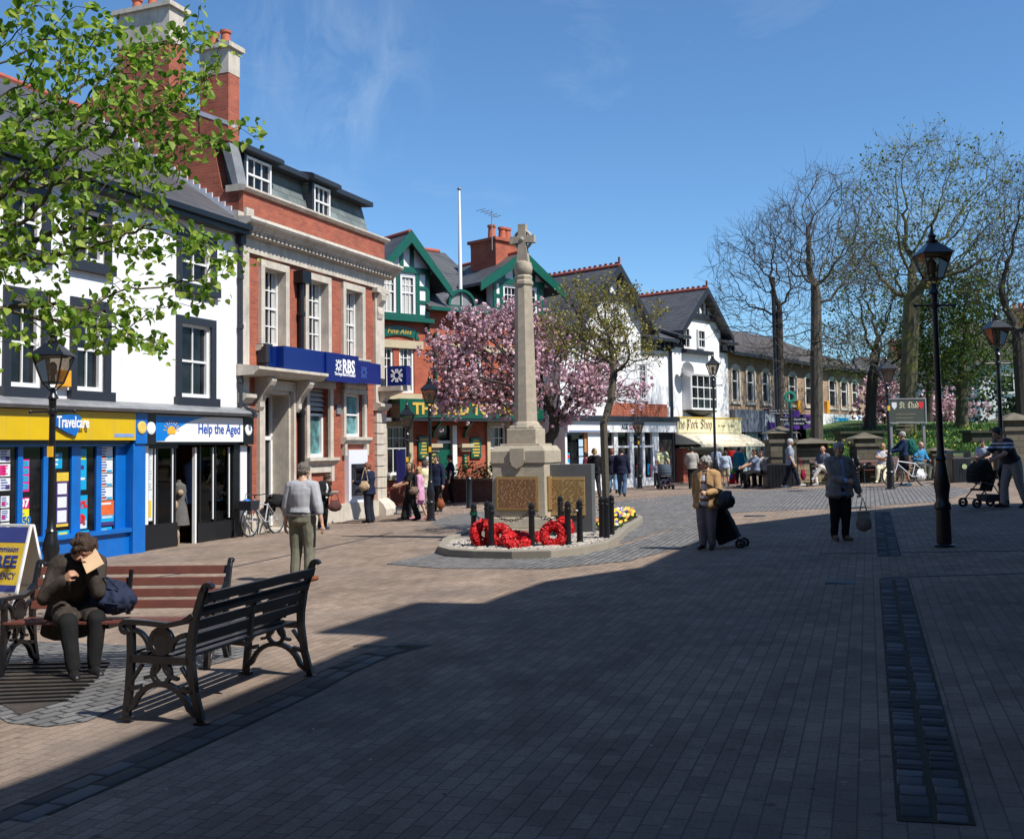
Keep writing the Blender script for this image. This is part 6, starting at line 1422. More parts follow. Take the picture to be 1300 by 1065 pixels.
# fingerpost with green ring
g = G(1006, 618); Y = 36.6; x = at(1006, 600, Y).x; z0 = gz(x, Y); FP_ = thing('fingerpost', 'black fingerpost topped by a green ring beside the litter bin', 'signpost', (x, Y, z0), 0)
zr = at(1005.5, 504, Y).z-z0; MB().lathe([(.1,-.1),(.1,.5),(.06,.6),(.055,zr-.5),(.075,zr-.48),(.05,zr-.4),(.045,zr-.22)], 0,0,12).build('post', m_iron, FP_)
m = MB(); m.torus((0,0,zr), .16, .05, 'y', 24, 8, flat=.6); m.lathe([(.04,zr-.42),(.06,zr-.36),(.04,zr-.2)],0,0,10); m.build('ring', M('ring_green', (.01,.2,.12), .4), FP_)
for z, x0, x1, l in ((zr-.78,-.4,-.06,'Market'),(zr-.78,.06,.6,'Church Walk'),(zr-.93,.06,.5,'Library')):
    a = MB(); a.xz([(x0,z-.07),(x1,z-.07),(x1+.08*(1 if x1>0 else 0),z),(x1,z+.07),(x0,z+.07),(x0-(.08 if x0<0 else 0),z)], -.012, .012); a = a.build('finger', m_iron, FP_); sign_text('lettering', l, .09, (x0+x1)/2, -.014, z, m_txtw, a, width=(x1-x0)*.8, extr=.001)
# tall black column with direction boards behind it
x = at(989, 600, 40).x; z0 = gz(x, 38); ht = at(988, 352, 40).z-z0
o = thing('lighting_column', 'tall plain black column left of the fingerpost with a long direction board', 'column', (x, 40, z0), 0); MB().lathe([(.15,-.1),(.15,1.3),(.1,1.4),(.075,ht)], 0,0,12).build('pole', m_iron, o)
zb3 = at(989,523,40).z-z0; a = MB().box(-.36,.48,-.12,-.09,zb3-.1,zb3+.1).build('direction_board', m_iron, o); 
for i, s in enumerate(('Library  Town Hall', 'Parish Church  Market')): sign_text('lettering', s, .075, .06, -.125, zb3+.045-i*.09, m_txtw, a, width=.74)
# wall bench in the park front
g = at(1077, 612, 36.6); bench((g.x, 36.5, gz(g.x,36.5)), 0, 'brown bench against the park wall left of the man with folded arms', 1.75, m_bslat, 'benches along the park wall')
g = at(1114, 612, 36.5); bench((g.x-.6, 36.3, gz(g.x,36.3)), 0, 'brown bench carrying the man in white shirt beside the bicycle', 1.9, m_bslat, 'benches along the park wall')
g = at(1040, 612, 36.5); bench((g.x-.3, 36.2, gz(g.x,36.2)), 0, 'brown bench behind the woman in the shaded grey jacket', 1.5, m_bslat, 'benches along the park wall')
# near amber box on the white wall by the left lamp
q = FW.st(77.5, 481); MB().box(q[0]-.13, q[0]+.13, -.14, 0, q[1]-.16, q[1]+.16).build('alarm_box', M('amber_box', ()), W, bevel=.02)
# ================================================================== trees (space colonisation)
def colonise(roots, pts, step, infl, kill, maxit=220, jitter=.25, rs=None):
    rs = rs or RS
    nodes = [np.array(p, float) for p in roots]; par = [-1]+list(range(len(roots)-1))
    P_ = np.array(pts, float); N_ = np.array(nodes)
    D = np.full(len(P_), 1e9); I = np.zeros(len(P_), int); start = 0
    for it in range(maxit):
        new = np.array(nodes[start:]); base = start; start = len(nodes)
        if len(new) and len(P_):
            d = np.linalg.norm(P_[:,None,:]-new[None,:,:], axis=2); j = d.argmin(1); dm = d[np.arange(len(P_)), j]
            b = dm < D; D[b] = dm[b]; I[b] = j[b]+base
        keep = D > kill; P_ = P_[keep]; D = D[keep]; I = I[keep]
        if len(P_) == 0: break
        act = D < infl
        if not act.any():
            act = D < D.min()+step
        A = np.array(nodes); dirs = {}
        v = P_[act]-A[I[act]]; v /= np.linalg.norm(v, axis=1)[:,None]+1e-9
        for k, i in enumerate(I[act]): dirs.setdefault(i, []).append(v[k])
        added = 0
        for i, L in dirs.items():
            q = np.mean(L, axis=0)+rs.normal(0, jitter, 3); nq = np.linalg.norm(q)
            if nq < 1e-3: continue
            p = nodes[i]+q/nq*step; nodes.append(p); par.append(i); added += 1
        if not added or len(nodes) > 14000: break
    return np.array(nodes), par
def radii(nodes, par, tip, expo=2.3, cap=1e9):
    n = len(nodes); r = np.zeros(n); ch = [0]*n
    for i in range(n-1, -1, -1):
        if ch[i] == 0: r[i] = tip**expo
        if par[i] >= 0: r[par[i]] += r[i]; ch[par[i]] += 1
    return np.minimum(r**(1/expo), cap), ch
def limbs(nodes, par, r, nside=5, minr=0):
    n = len(nodes); kids = [[] for _ in range(n)]
    for i in range(n):
        if par[i] >= 0: kids[par[i]].append(i)
    mb = MB(); stack = [(0, -1)]
    while stack:
        s, frm = stack.pop(); path = ([nodes[frm]] if frm >= 0 else [])+[nodes[s]]; rr = ([min(r[frm], r[s]*1.25)] if frm >= 0 else [])+[r[s]]; c = s
        while kids[c]:
            ks = sorted(kids[c], key=lambda k: -r[k])
            for k in ks[1:]: stack.append((k, c))
            c = ks[0]; path.append(nodes[c]); rr.append(r[c])
        if len(path) > 1:
            m = max(rr); mb.tube(path, rr, 10 if m > .12 else 6 if m > .03 else 4 if m > .015 else 3, False)
    return mb
def blobpts(blobs, n, rs=RS, hollow=.0):
    w = np.array([b[3]*b[4]*b[5] for b in blobs]); w = w/w.sum(); out = []
    for k in rs.choice(len(blobs), n, p=w):
        b = blobs[k]; v = rs.normal(0,1,3); v /= np.linalg.norm(v); q = (hollow+(1-hollow)*rs.rand())**(1/3)
        out.append((b[0]+v[0]*q*b[3], b[1]+v[1]*q*b[4], b[2]+v[2]*q*b[5]))
    return out
def pxblob(px, py, Y, rx, ry, rd):       # blob given by where it stands and how wide it looks
    p = at(px, py, Y); s = Y/FPX; return (p.x, p.y, p.z, rx*s, rd, ry*s)
def leafcards(mb, c, size, n, spread, rs=RS, droop=.3, fold=True, kind='lime'):
    for _ in range(n):
        p = V(*c)+V(*(rs.normal(0, spread, 3))); s = size*rs.uniform(.5, 1.2)
        nn = V(rs.normal(0,.6), rs.normal(0,.6), rs.uniform(.2,1)).normalized(); a = nn.orthogonal().normalized(); a.rotate(Matrix.Rotation(rs.uniform(0,6.28), 3, nn)); a.z -= droop; a.normalize(); b = nn.cross(a).normalized(); nn = a.cross(b)
        if kind == 'lime':
            q = [p, p+a*s*.12+b*s*.34+nn*s*.1, p+a*s*.45+b*s*.46+nn*s*.14, p+a*s*.8+b*s*.25+nn*s*.05, p+a*s*1.08-nn*s*.08, p+a*s*.8-b*s*.25+nn*s*.05, p+a*s*.45-b*s*.46+nn*s*.14, p+a*s*.12-b*s*.34+nn*s*.1]
            mb.add(q, [(0,1,2,3,4),(0,4,5,6,7)])
        elif kind == 'card': mb.add([p-b*s*.4, p+a*s*.6-nn*s*.1, p+b*s*.4, p-a*s*.5], [(0,1,2,3)])
        else: mb.add([p, p+a*s*.5+b*s*.3, p+a*s, p+a*s*.5-b*s*.3], [(0,1,2,3)])
def tree(name, label, base, blobs, npts, step, trunkr, bark, infl=None, kill=None, tip=.006, expo=2.3, twigs=0, twiglen=.3, leaf=None, forks=None, seed=1, group=None, lean=None, cat='tree', jitter=.25):
    rs = np.random.RandomState(seed); b = V(*base); step *= .55; infl = step*9; kill = step*1.5
    P_ = blobpts(blobs, int(npts*2.6), rs); cz = min(p[2] for p in P_)
    top = forks or (b.x+(lean or (0,0))[0], b.y+(lean or (0,0))[1], max(b.z+.5, cz-.3)); k = max(2, int((top[2]-b.z)/step))
    roots = [(b.x+(top[0]-b.x)*(i/k)**1.2, b.y+(top[1]-b.y)*(i/k)**1.2, b.z-.1+(top[2]-b.z)*i/k) for i in range(k+1)]
    nodes, par = colonise(roots, P_, step, infl, kill, rs=rs, jitter=jitter); r, ch = radii(nodes, par, tip, expo)
    k0 = (trunkr-tip*3)/max(tip, r[1]-tip*3); r = np.where(r > tip*3, tip*3+(r-tip*3)*k0, r); r = np.minimum(r, trunkr); r[0] *= 1.35; r[1] *= 1.12
    print('TREE', label[:40], len(nodes), 'tips', sum(1 for c in ch if c == 0), 'k0', round(k0, 2))
    t = thing(name, label, cat, tuple(b), 0, group); nodes_l = nodes-np.array(tuple(b))
    mb = limbs(nodes_l, par, r); tips = [i for i in range(len(nodes)) if ch[i] == 0]; ends = []
    if twigs:
        for i in range(len(roots)+2, len(nodes)):
            if r[i] > .03: continue
            m = twigs if ch[i] == 0 else (1 if rs.rand() < .5 else 0)
            d0 = V(*(nodes_l[i]-nodes_l[par[i]])).normalized()
            for _ in range(m):
                d = (d0+V(*rs.normal(0,.55,3))+V(0,0,.15)).normalized(); p = V(*nodes_l[i]); l = twiglen*rs.uniform(.5,1.3); q = p+d*l*.55+V(*rs.normal(0,.03*l,3)); e = q+(d+V(*rs.normal(0,.25,3))+V(0,0,.2)).normalized()*l*.5
                mb.tube([p,q,e], [tip*.8,tip*.6,tip*.4], 3, False); ends.append((q+e)/2); ends.append(e)
                if rs.rand() < .6: e2 = q+(d+V(*rs.normal(0,.6,3))).normalized()*l*.4; mb.tube([q,e2], [tip*.6,tip*.35], 3, False); ends.append(e2)
    mb.build('trunk', bark, t)
    if leaf:
        lm = MB(); src = ends if ends else [V(*nodes_l[i]) for i in range(len(roots)+1, len(nodes)) if r[i] < leaf.get('maxr', .02)]
        for p in src:
            if rs.rand() < leaf.get('p', 1): leafcards(lm, p, leaf['size'], leaf['n'], leaf['spread'], rs, leaf.get('droop',.3), kind=leaf.get('kind','card'))
        lm.build('crown', leaf['mat'], t)
    return t, nodes_l, r, ch, ends, rs
bark_d = M('dark_bark', (.045,.036,.027), .9, .25, 12, .5); bark_g = M('grey_bark', (.085,.073,.055), .9, .2, 14, .5); bark_o = M('olive_bark', (.085,.075,.042), .9, .25, 9, .6, dirt=(.2,.19,.025), dscale=.8, dth=(.5,.7))
lm_lime = LEAF('lime_leaf', (.08,.19,.015), (.48,.6,.1), .55, c3=(.22,.39,.04))
# ---- near lime tree, trunk just outside the left edge
B_ = []
for (px_, py_, Y, rx, ry) in ((60,40,9.3,75,45),(20,140,9.6,60,60),(150,60,9.8,60,50),(205,95,10,60,60),(255,60,10.2,25,60),(120,150,9.5,90,60),(190,175,10.2,75,60),(255,165,10.5,45,25),(315,160,10.6,45,9),(60,200,9,80,50),(130,235,9.6,80,45),(60,290,9.2,80,50),(170,300,9.9,60,35),(235,310,10.3,55,32),(285,325,10.4,35,24),(30,340,9,50,40),(60,400,9.2,70,24),(125,420,9.6,60,22),(180,434,9.9,34,13),(205,440,9.9,20,9),(10,440,8.8,30,20),(200,215,10,50,20),(265,375,10.4,24,12),(170,375,10,60,22),(20,20,8.8,50,40),(95,100,9.4,60,50),(-120,250,9,110,170),(-250,200,9,120,220),(-330,150,9.5,130,200),(-150,60,9,120,110)): B_.append(pxblob(px_, py_, Y, rx, ry, .75))
bs = (-6.9, 9.3, gz(-6.9,9.3)); 
t, nl, r, ch, ends, rs = tree('lime_tree', 'fresh green lime tree reaching in from the left edge over the white building', bs, B_, 1500, .16, .17, M('lime_bark', (.1,.085,.05), .9, .3, 10, .5), infl=.9, kill=.27, tip=.0035, expo=2.1, seed=5, forks=(-6.2,9.4,2.6), jitter=.18)
lm = MB()
for i in range(20, len(nl)):
    if r[i] > .010 or nl[i][2] < 1.2: continue
    pc = nl[i]; wx_ = pc[0]+bs[0]
    leafcards(lm, V(*pc), .085, (3 if rs.rand() < .4 else 2) if ch[i] else 4, .06, rs, .55, kind='lime')
lm.build('crown', lm_lime, t)
# ---- pink cherry beside the memorial
m_blos = LEAF('cherry_blossom', (.38,.18,.23), (.92,.72,.76), .3, c3=(.68,.42,.48)); m_brz = LEAF('bronze_leaf', (.07,.05,.015), (.12,.1,.03), .3)
def cherry(label, base, blobs, npts, step, tr, seed, cl=.12, n=7, s=.05, p=1, forks=None, group='pink flowering cherry trees'):
    t, nl, r, ch, ends, rs = tree('cherry_tree', label, base, blobs, npts, step, tr, bark_d, tip=.01, seed=seed, forks=forks, infl=step*6, kill=step*1.8, group=group)
    fb, lb = MB(), MB()
    for i in range(6, len(nl)):
        if r[i] > .05 or rs.rand() > p: continue
        c0 = V(*nl[i]); gap = noise.noise(V(c0.x*.9+seed, c0.y*.9, c0.z*.9))
        if gap > (.08 if c0.x < .9 else -.12): continue
        for _ in range(3):
            c = c0+V(*rs.normal(0, cl*1.7, 3))
            for _ in range(n):
                d = V(*rs.normal(0,1,3)).normalized(); q = c+d*cl*.5; u = d.orthogonal().normalized(); v = d.cross(u); k = s*rs.uniform(.7,1.2)
                fb.add([q+u*k, q+v*k, q-u*k, q-v*k], [(0,1,2,3)])
        if rs.rand() < .6: leafcards(lb, c0, .1, 3, .12, rs, .2, kind='card')
    fb.build('blossom', m_blos, t); lb.build('young_leaves', m_brz, t); return t
cb_ = [pxblob(*q) for q in ((568,455,33.6,28,38,1.2),(600,425,33.6,34,36,1.3),(640,430,34.6,40,40,1.4),(590,490,33.6,45,28,1.3),(640,490,34.1,50,36,1.5),(690,440,34.6,36,40,1.4),(735,450,34.6,38,40,1.4),(720,500,34.1,45,34,1.5),(775,475,34.6,36,38,1.3),(800,500,34.6,28,26,1.1),(570,515,33.6,28,18,1),(660,400,34.6,28,20,1.2),(760,440,35.1,26,26,1.2))]
g = at(690, 640, 34.6); cherry('large pink blossoming cherry tree spreading behind the memorial shaft', (g.x, 34.6, gz(g.x,34.6)), cb_, 1300, .26, .18, 12, forks=(g.x-.1, 34.6, gz(g.x,34.6)+1.7))
# ---- thin budding tree in the memorial island
m_bud = LEAF('olive_bud', (.2,.14,.025), (.36,.36,.07), .45, c3=(.28,.26,.045))
g = G(770.5, 671); bz = gz(g.x,g.y)+KH-.05
bb = [pxblob(*q) for q in ((705,415,21.5,22,18,.8),(735,380,21.8,34,22,.9),(775,385,21.9,40,26,1.1),(745,425,21.6,55,34,1.2),(800,410,22.1,28,26,.9),(835,400,22.1,16,14,.6),(720,440,21.3,24,20,.7),(765,440,21.9,45,30,1),(800,450,21.9,40,28,.9))]
t, nl, r, ch, ends, rs = tree('young_tree', 'slim tree coming into bronze green leaf beside the grey slab on the island', (g.x, g.y, bz), bb, 420, .17, .085, bark_g, jitter=.07, infl=1.2, kill=.3, tip=.005, expo=2.0, twigs=3, twiglen=.28, seed=21, forks=tuple(at(766,532,g.y)))
lm = MB()
for e in ends:
    hgt = e.z+bz; pr = .38 if hgt > 3.4 else .04
    if rs.rand() < pr and e.x+g.x < 3.0+.6*0+1: leafcards(lm, e, .06, 5, .05, rs, .4, kind='card')
lm.build('crown', m_bud, t)
# ---- bare park trees
def bare(label, px_, Y, blobs, npts, step, tr, seed, bark=bark_d, leaf=None, twigs=4, tl=.75, tip=.009, fpx=None, fpy=None, expo=2.2, base_z=None, jitter=.22):
    x = at(px_, 560, Y).x; z = pz(x, Y) if base_z is None else base_z; f = None
    if fpx: q = at(fpx, fpy, Y); f = (q.x, q.y, q.z)
    return tree('park_tree', label, (x, Y, z), [pxblob(*b) for b in blobs], npts, step, tr, bark, infl=step*5, kill=step*1.5, tip=tip, expo=expo, twigs=twigs, twiglen=tl, leaf=leaf, seed=seed, forks=f, group='large trees of the churchyard', jitter=jitter)
bare('bare spreading tree left of the centre trunk, twigs against the sky', 991, 40, ((960,330,40,52,50,2.6),(925,345,40,26,46,1.8),(985,300,40,40,40,2.4),(1010,340,40,30,40,2),(955,400,40,55,35,2.4),(1000,390,40,30,30,2),(930,400,40,40,30,2)), 900, .55, .14, 31, fpx=989, fpy=385)
bare('tall bare tree with thick straight grey trunk right of the fingerpost', 1037, 40.5, ((1040,260,40.5,45,48,2.4),(1010,290,40.5,45,45,2.4),(1070,290,40.5,42,45,2.4),(1040,330,40.5,70,45,3),(985,330,40.5,35,35,2),(1085,350,40.5,35,35,2),(1020,440,40.5,70,30,2.4),(1090,440,40.5,40,30,2.2)), 1300, .5, .235, 32, bark_g, fpx=1036, fpy=372)
lo = dict(size=.13, n=2, spread=.12, mat=LEAF('spring_leaf', (.06,.1,.014), (.22,.28,.045), .4), kind='card', p=.32)
bare('huge budding tree with yellow lichen on its forked trunk behind the notice board', 1152, 47, ((1165,225,47,60,55,3.4),(1110,250,47,45,50,3),(1225,240,47,55,55,3.4),(1170,300,47,90,50,4),(1265,270,47,45,60,3.4),(1110,330,47,55,50,3.4),(1240,330,47,60,50,3.4),(1290,330,47,40,60,3.4)), 2500, .62, .36, 33, bark_o, leaf=dict(lo, p=.34), fpx=1158, fpy=375, tl=.9)
bare('leafy spring tree with hanging twigs filling the middle between the two big trunks', 1105, 52, ((1095,370,52,50,50,3),(1130,400,52,60,50,3.4),(1085,440,52,50,40,3),(1140,460,52,55,36,3.4),(1110,330,52,45,30,3)), 1300, .62, .26, 34, bark_d, leaf=dict(lo, p=.6, n=3), fpx=1108, fpy=470, tl=.9)
bare('dense dark green tree right of the lichen covered trunk', 1222, 50, ((1215,400,50,55,50,3),(1190,440,50,45,40,3),(1250,430,50,40,45,3),(1220,470,50,60,25,3),(1225,360,50,36,25,2)), 1500, .5, .28, 35, bark_o, leaf=dict(size=.17, n=4, spread=.2, mat=LEAF('dense_leaf', (.02,.06,.008), (.13,.21,.03), .4), kind='card', p=.85), twigs=2, fpx=1222, fpy=470, tl=.6)
bare('airy half bare tree with large limbs at the right edge of the view', 1300, 43, ((1280,300,43,45,50,2.6),(1310,260,43,50,60,3),(1260,370,43,45,40,2.4),(1330,350,43,50,60,3),(1290,420,43,40,30,2.4)), 1000, .55, .24, 36, bark_d, leaf=dict(lo, p=.12), fpx=1292, fpy=420, tl=.8)
bare('slim green budding tree behind the stone tomb on the far lawn', 1180, 58, ((1175,420,58,40,40,3),(1160,460,58,40,30,3),(1195,455,58,30,35,3)), 700, .6, .18, 37, bark_d, leaf=dict(lo, p=.6, n=2), fpx=1180, fpy=490, tl=.9)
x = at(1124,500,56).x; cherry('pink cherry tree just left of the notice board', (x,56,pz(x,56)), [pxblob(*q) for q in ((1118,495,56,17,26,1.2),(1110,520,56,16,18,1.2),(1128,480,56,12,12,1))], 220, .4, .12, 41, cl=.2, n=6, s=.09)
x = at(1200,520,60).x; cherry('pink cherry tree low behind the foremost lamp post', (x,60,pz(x,60)), [pxblob(*q) for q in ((1200,515,60,30,20,1.6),(1230,522,60,30,14,1.6),(1185,525,60,16,14,1.4))], 240, .45, .12, 42, cl=.2, n=6, s=.09)
# dark evergreen hedge far back in the churchyard
hm = MB(); hr_ = np.random.RandomState(3)
for i in range(9000):
    u = hr_.rand(); x = 25+u*36; y = 66+hr_.rand()*3; z = pz(x,y)+hr_.rand()**.8*(2.6+1.2*math.sin(x*.7)+.6*math.sin(x*2.3)); leafcards(hm, (x,y,z), .3, 1, .05, hr_, .2, kind='card')
o = hm.build('hedge', LEAF('evergreen', (.008,.02,.006), (.03,.055,.012), .2)); tag(o, 'dark evergreen hedge across the back of the churchyard', 'hedge')
# ================================================================== people
PEND = []
def flesh(name, mb, mat, par, vox=.012, smooth=3, wr=0, wsc=9, cut=None, seed=0, thick=0, lab=None):
    o = mb.build(name, mat, par, lab=lab)
    m = o.modifiers.new('r', 'REMESH'); m.mode = 'VOXEL'; m.voxel_size = vox; m.use_smooth_shade = True
    s = o.modifiers.new('s', 'SMOOTH'); s.factor = .5; s.iterations = smooth
    PEND.append((o, wr, wsc, cut, seed, thick)); return o
def finish_flesh():
    bpy.context.view_layer.update(); dg = bpy.context.evaluated_depsgraph_get()
    for o, wr, wsc, cut, seed, thick in PEND:
        me = bpy.data.meshes.new_from_object(o.evaluated_get(dg)); o.modifiers.clear(); old = o.data; mats = list(old.materials); o.data = me; bpy.data.meshes.remove(old)
        me.materials.clear(); [me.materials.append(m) for m in mats]
        n = len(me.vertices)
        if wr and n:
            co = [v.co.copy() for v in me.vertices]; no = [v.normal.copy() for v in me.vertices]
            for i in range(n):
                c = co[i]; q = noise.noise(V(c.x*wsc, c.y*wsc, c.z*wsc*.6+seed))+.6*noise.noise(V(c.x*wsc*2.3+9, c.y*wsc*2.3, c.z*wsc*1.2+seed)); me.vertices[i].co = c+no[i]*wr*q
        if cut:
            import bmesh
            bm = bmesh.new(); bm.from_mesh(me); dl = [f for f in bm.faces if cut(f.calc_center_median())]; bmesh.ops.delete(bm, geom=dl, context='FACES'); bm.to_mesh(me); bm.free()
        me.polygons.foreach_set('use_smooth', [True]*len(me.polygons))
        if cut: t = o.modifiers.new('cloth', 'SOLIDIFY'); t.thickness = .006; t.offset = 0
def cap(mb, p0, r0, p1, r1, n=10):
    p0, p1 = Vector(p0), Vector(p1); d = p1-p0; L_ = d.length
    if L_ < 1e-5: mb.ell(p0, r0); return
    d.normalize(); pts, rr = [], []
    for a in (80, 55, 28): pts.append(p0-d*r0*math.sin(R(a))); rr.append(r0*math.cos(R(a)))
    for i in range(4): t = i/3; pts.append(p0+d*L_*t); rr.append(r0+(r1-r0)*t)
    for a in (28, 55, 80): pts.append(p1+d*r1*math.sin(R(a))); rr.append(r1*math.cos(R(a)))
    mb.tube(pts, rr, n)
def loft(mb, rings, n=16):      # rings: (centre, rx, ry, right, forward)
    vs = []; fs = []; first, last = rings[0], rings[-1]
    def dome(r, s): c, a, b, x, y = r; z = x.cross(y).normalized()*s; return [(c+z*min(a,b)*.35*k, a*q, b*q, x, y) for k, q in ((1,.3),(.75,.7),(.4,.92))]
    z_ = (rings[1][0]-rings[0][0]); sg_ = -1 if z_.dot(first[3].cross(first[4])) > 0 else 1
    rs_ = dome(first, sg_)+list(rings)+dome(last, -sg_)[::-1]
    for c, a, b, x, y in rs_:
        for k in range(n):
            t = 2*PI*k/n; vs.append(c+x*(a*math.cos(t))+y*(b*math.sin(t)))
    m = len(rs_)
    for i in range(m-1):
        for k in range(n): fs.append((i*n+k, i*n+(k+1)%n, (i+1)*n+(k+1)%n, (i+1)*n+k))
    fs.append(tuple(range(n))[::-1]); fs.append(tuple(range((m-1)*n, m*n))); mb.add(vs, fs, True)
def ik(a, b, l1, l2, pole):
    a, b = Vector(a), Vector(b); d = b-a; L_ = max(1e-4, min(d.length, (l1+l2)*.995)); d.normalize(); b = a+d*L_
    x = (l1*l1-l2*l2+L_*L_)/(2*L_); h = math.sqrt(max(0, l1*l1-x*x)); p = Vector(pole); p = (p-d*p.dot(d)); p.normalize(); return a+d*x+p*h, b
skin1 = M('skin_fair', (.5,.29,.2), .5, .08, 20, spec=.4); skin2 = M('skin_tanned', (.42,.22,.14), .5, .08, 20, spec=.4)
HC = dict(grey=M('hair_grey', (.36,.35,.33), .6, .5, 60, .8), pepper=M('hair_pepper', (.14,.12,.1), .6, .6, 60, .8), white=M('hair_white', (.55,.53,.5), .6, .4, 60, .8), brown=M('hair_brown', (.05,.025,.013), .5, .6, 60, .8), dark=M('hair_dark', (.015,.011,.009), .5, .6, 60, .8), blond=M('hair_blond', (.42,.28,.12), .5, .3, 40), ginger=M('hair_auburn', (.17,.06,.025), .5, .3, 40))
def cloth(name, c, var=.15): return M('cloth_'+name, c, .9, var, 14, .15, spec=.2)
m_eye = M('eye_dark', (.02,.015,.012), .3); m_lip = M('lip', (.35,.1,.08), .5); m_leather = M('black_leather', (.012,.012,.013), .45, .2, 12)
NP = 0
def person(label, pos, face, H, sk=None, hair=('short','brown'), top=None, jacket=None, legs=None, shoes=None, hip=None, lean=0, twist=0, head=(0,0,0), Lf=None, Rf=None, Lh=None, Rh=None, bulk=1.0, vox=.013, grip=(0,0), fem=0, side=0, group=None, pants=True, sit=False, crossed=False):
    """pos ground point; face: direction the person faces (deg, 0 = towards the viewer, + = towards the right of the photo)"""
    global NP; NP += 1; rs = random.Random(NP*7); sk = sk or skin1
    t = thing('person', label, 'person', tuple(pos), R(face), group); h = H
    X, Y, Z = V(1,0,0), V(0,1,0), V(0,0,1)
    hz = (hip if hip is not None else .53)*h
    P_ = V(side*h, 0, hz)
    lr = R(lean); sp = V(0, -math.sin(lr), math.cos(lr)); fw = V(0, -math.cos(lr), -math.sin(lr)); tw = Matrix.Rotation(R(twist), 3, 'Z')
    rt = V(1,0,0); rt2 = tw @ rt; fw2 = tw @ fw
    def S(u, x=0, f=0):      # point on the spine: u up from the hips, x left, f forward
        k = min(1, u/.28); r_ = rt.lerp(rt2, k); return P_+sp*(u*h)+r_*(x*h)+(fw.lerp(fw2, k))*(f*h)
    bf = bulk*h; chestf = .008 if fem else 0
    def torso(mb, inf=0, u0=-.03, u1=.275, neck=True, hem=None):
        pr = [(-.03,.092+.006*fem,.072),(.03,.094+.006*fem,.07),(.09,.080-.004*fem,.06),(.14,.084-.004*fem,.064),(.2,.098-.008*fem,.07+chestf),(.245,.1-.008*fem,.062),(.275,.085-.006*fem,.05)]
        rg = []
        if hem: rg.append((S(hem[0]),(hem[1])*bf+inf, hem[2]*bf+inf, X, -Y))
        for u, a, b in pr:
            if u < u0-.001 or u > u1+.001: continue
            k = min(1, u/.28) if u > 0 else 0; fat = 1+(bulk-1)*(1.5 if u < .16 else .4); r_ = rt.lerp(rt2, k).normalized(); f_ = fw.lerp(fw2, k).normalized()
            rg.append((S(u, 0, (.012*(bulk-1)*4 if .05 < u < .16 else 0)), a*h*fat+inf, b*h*fat+inf, r_, f_))
        loft(mb, rg)
        cap(mb, S(.265,-.075), .042*h+inf, S(.265,.075), .042*h+inf)
    sh = {1: S(.262, .098*(1+(bulk-1)*.5), 0), -1: S(.262, -.098*(1+(bulk-1)*.5), 0)}
    UA, FA_ = .172*h, .148*h; hands = {}
    for s, tgt in ((1, Lh), (-1, Rh)):
        if tgt is None: tgt = (s*.155, -.03, .47)
        if len(tgt) == 4: q = Vector(tgt[:3])*h
        else: q = Vector(tgt)*h
        pole = V(s*.35, .8, -.2) if len(tgt) == 3 else V(s*.5, .35, -.8)
        e, w = ik(sh[s], q, UA, FA_, pole); hands[s] = (e, w)
    hp = {1: P_+V(.05*h,0,-.005*h), -1: P_+V(-.05*h,0,-.005*h)}; TH, SH = .245*h, .235*h; feet = {}
    for s, tgt in ((1, Lf), (-1, Rf)):
        if tgt is None: tgt = (s*.058, 0, .0)
        q = Vector(tgt[:3])*h+V(0,.02*h,.045*h); k, a = ik(hp[s], q, TH, SH, (s*.12 if not crossed else -s*.1, -1, .15 if sit else 0)); feet[s] = (k, a, tgt[3] if len(tgt) > 3 else 0, tgt[4] if len(tgt) > 4 else s*8)
    # head
    nb = S(.285); hy, hp_, hr_ = head; hm_ = Matrix.Rotation(R(twist+hy), 3, 'Z') @ Matrix.Rotation(R(hp_+lean*.5), 3, 'X') @ Matrix.Rotation(R(hr_), 3, 'Y')
    hb = S(.33, 0, .012+.0*lean); hc = hb+hm_ @ V(0,-.012*h,.063*h)
    HS = .066*h                                   # half head height
    def hd(x, y, z): return hc+hm_ @ V(x*HS, y*HS, z*HS)
    b = MB(); torso(b); cap(b, nb, .036*h*(1.1 if not fem else .95), hb+V(0,0,.01*h), .033*h*(1.05 if not fem else .88))
    cap(b, S(.262,-.05), .036*h, hb, .03*h); cap(b, S(.262,.05), .036*h, hb, .03*h)
    b.ell(hd(0,.08,.18), (HS*.70,HS*.84,HS*.80), 14, 10, hm_); b.ell(hd(0,-.2,-.3), (HS*.56,HS*.56,HS*.62), 12, 8, hm_); b.ell(hd(0,-.38,-.72), (HS*.3,HS*.3,HS*.22), 10, 6, hm_)
    cap(b, hd(0,-.72,.1), HS*.08, hd(0,-.93,-.22), HS*.13, 6); b.ell(hd(0,-.68,-.48), (HS*.22,HS*.14,HS*.1), 8, 6, hm_)
    for s in (-1, 1): b.ell(hd(s*.72,.1,-.02), (HS*.09,HS*.18,HS*.26), 8, 6, hm_); b.ell(hd(s*.38,-.6,-.22), (HS*.2,HS*.18,HS*.2), 8, 6, hm_)
    cap(b, hd(-.35,-.68,.22), HS*.13, hd(.35,-.68,.22), HS*.13, 6)
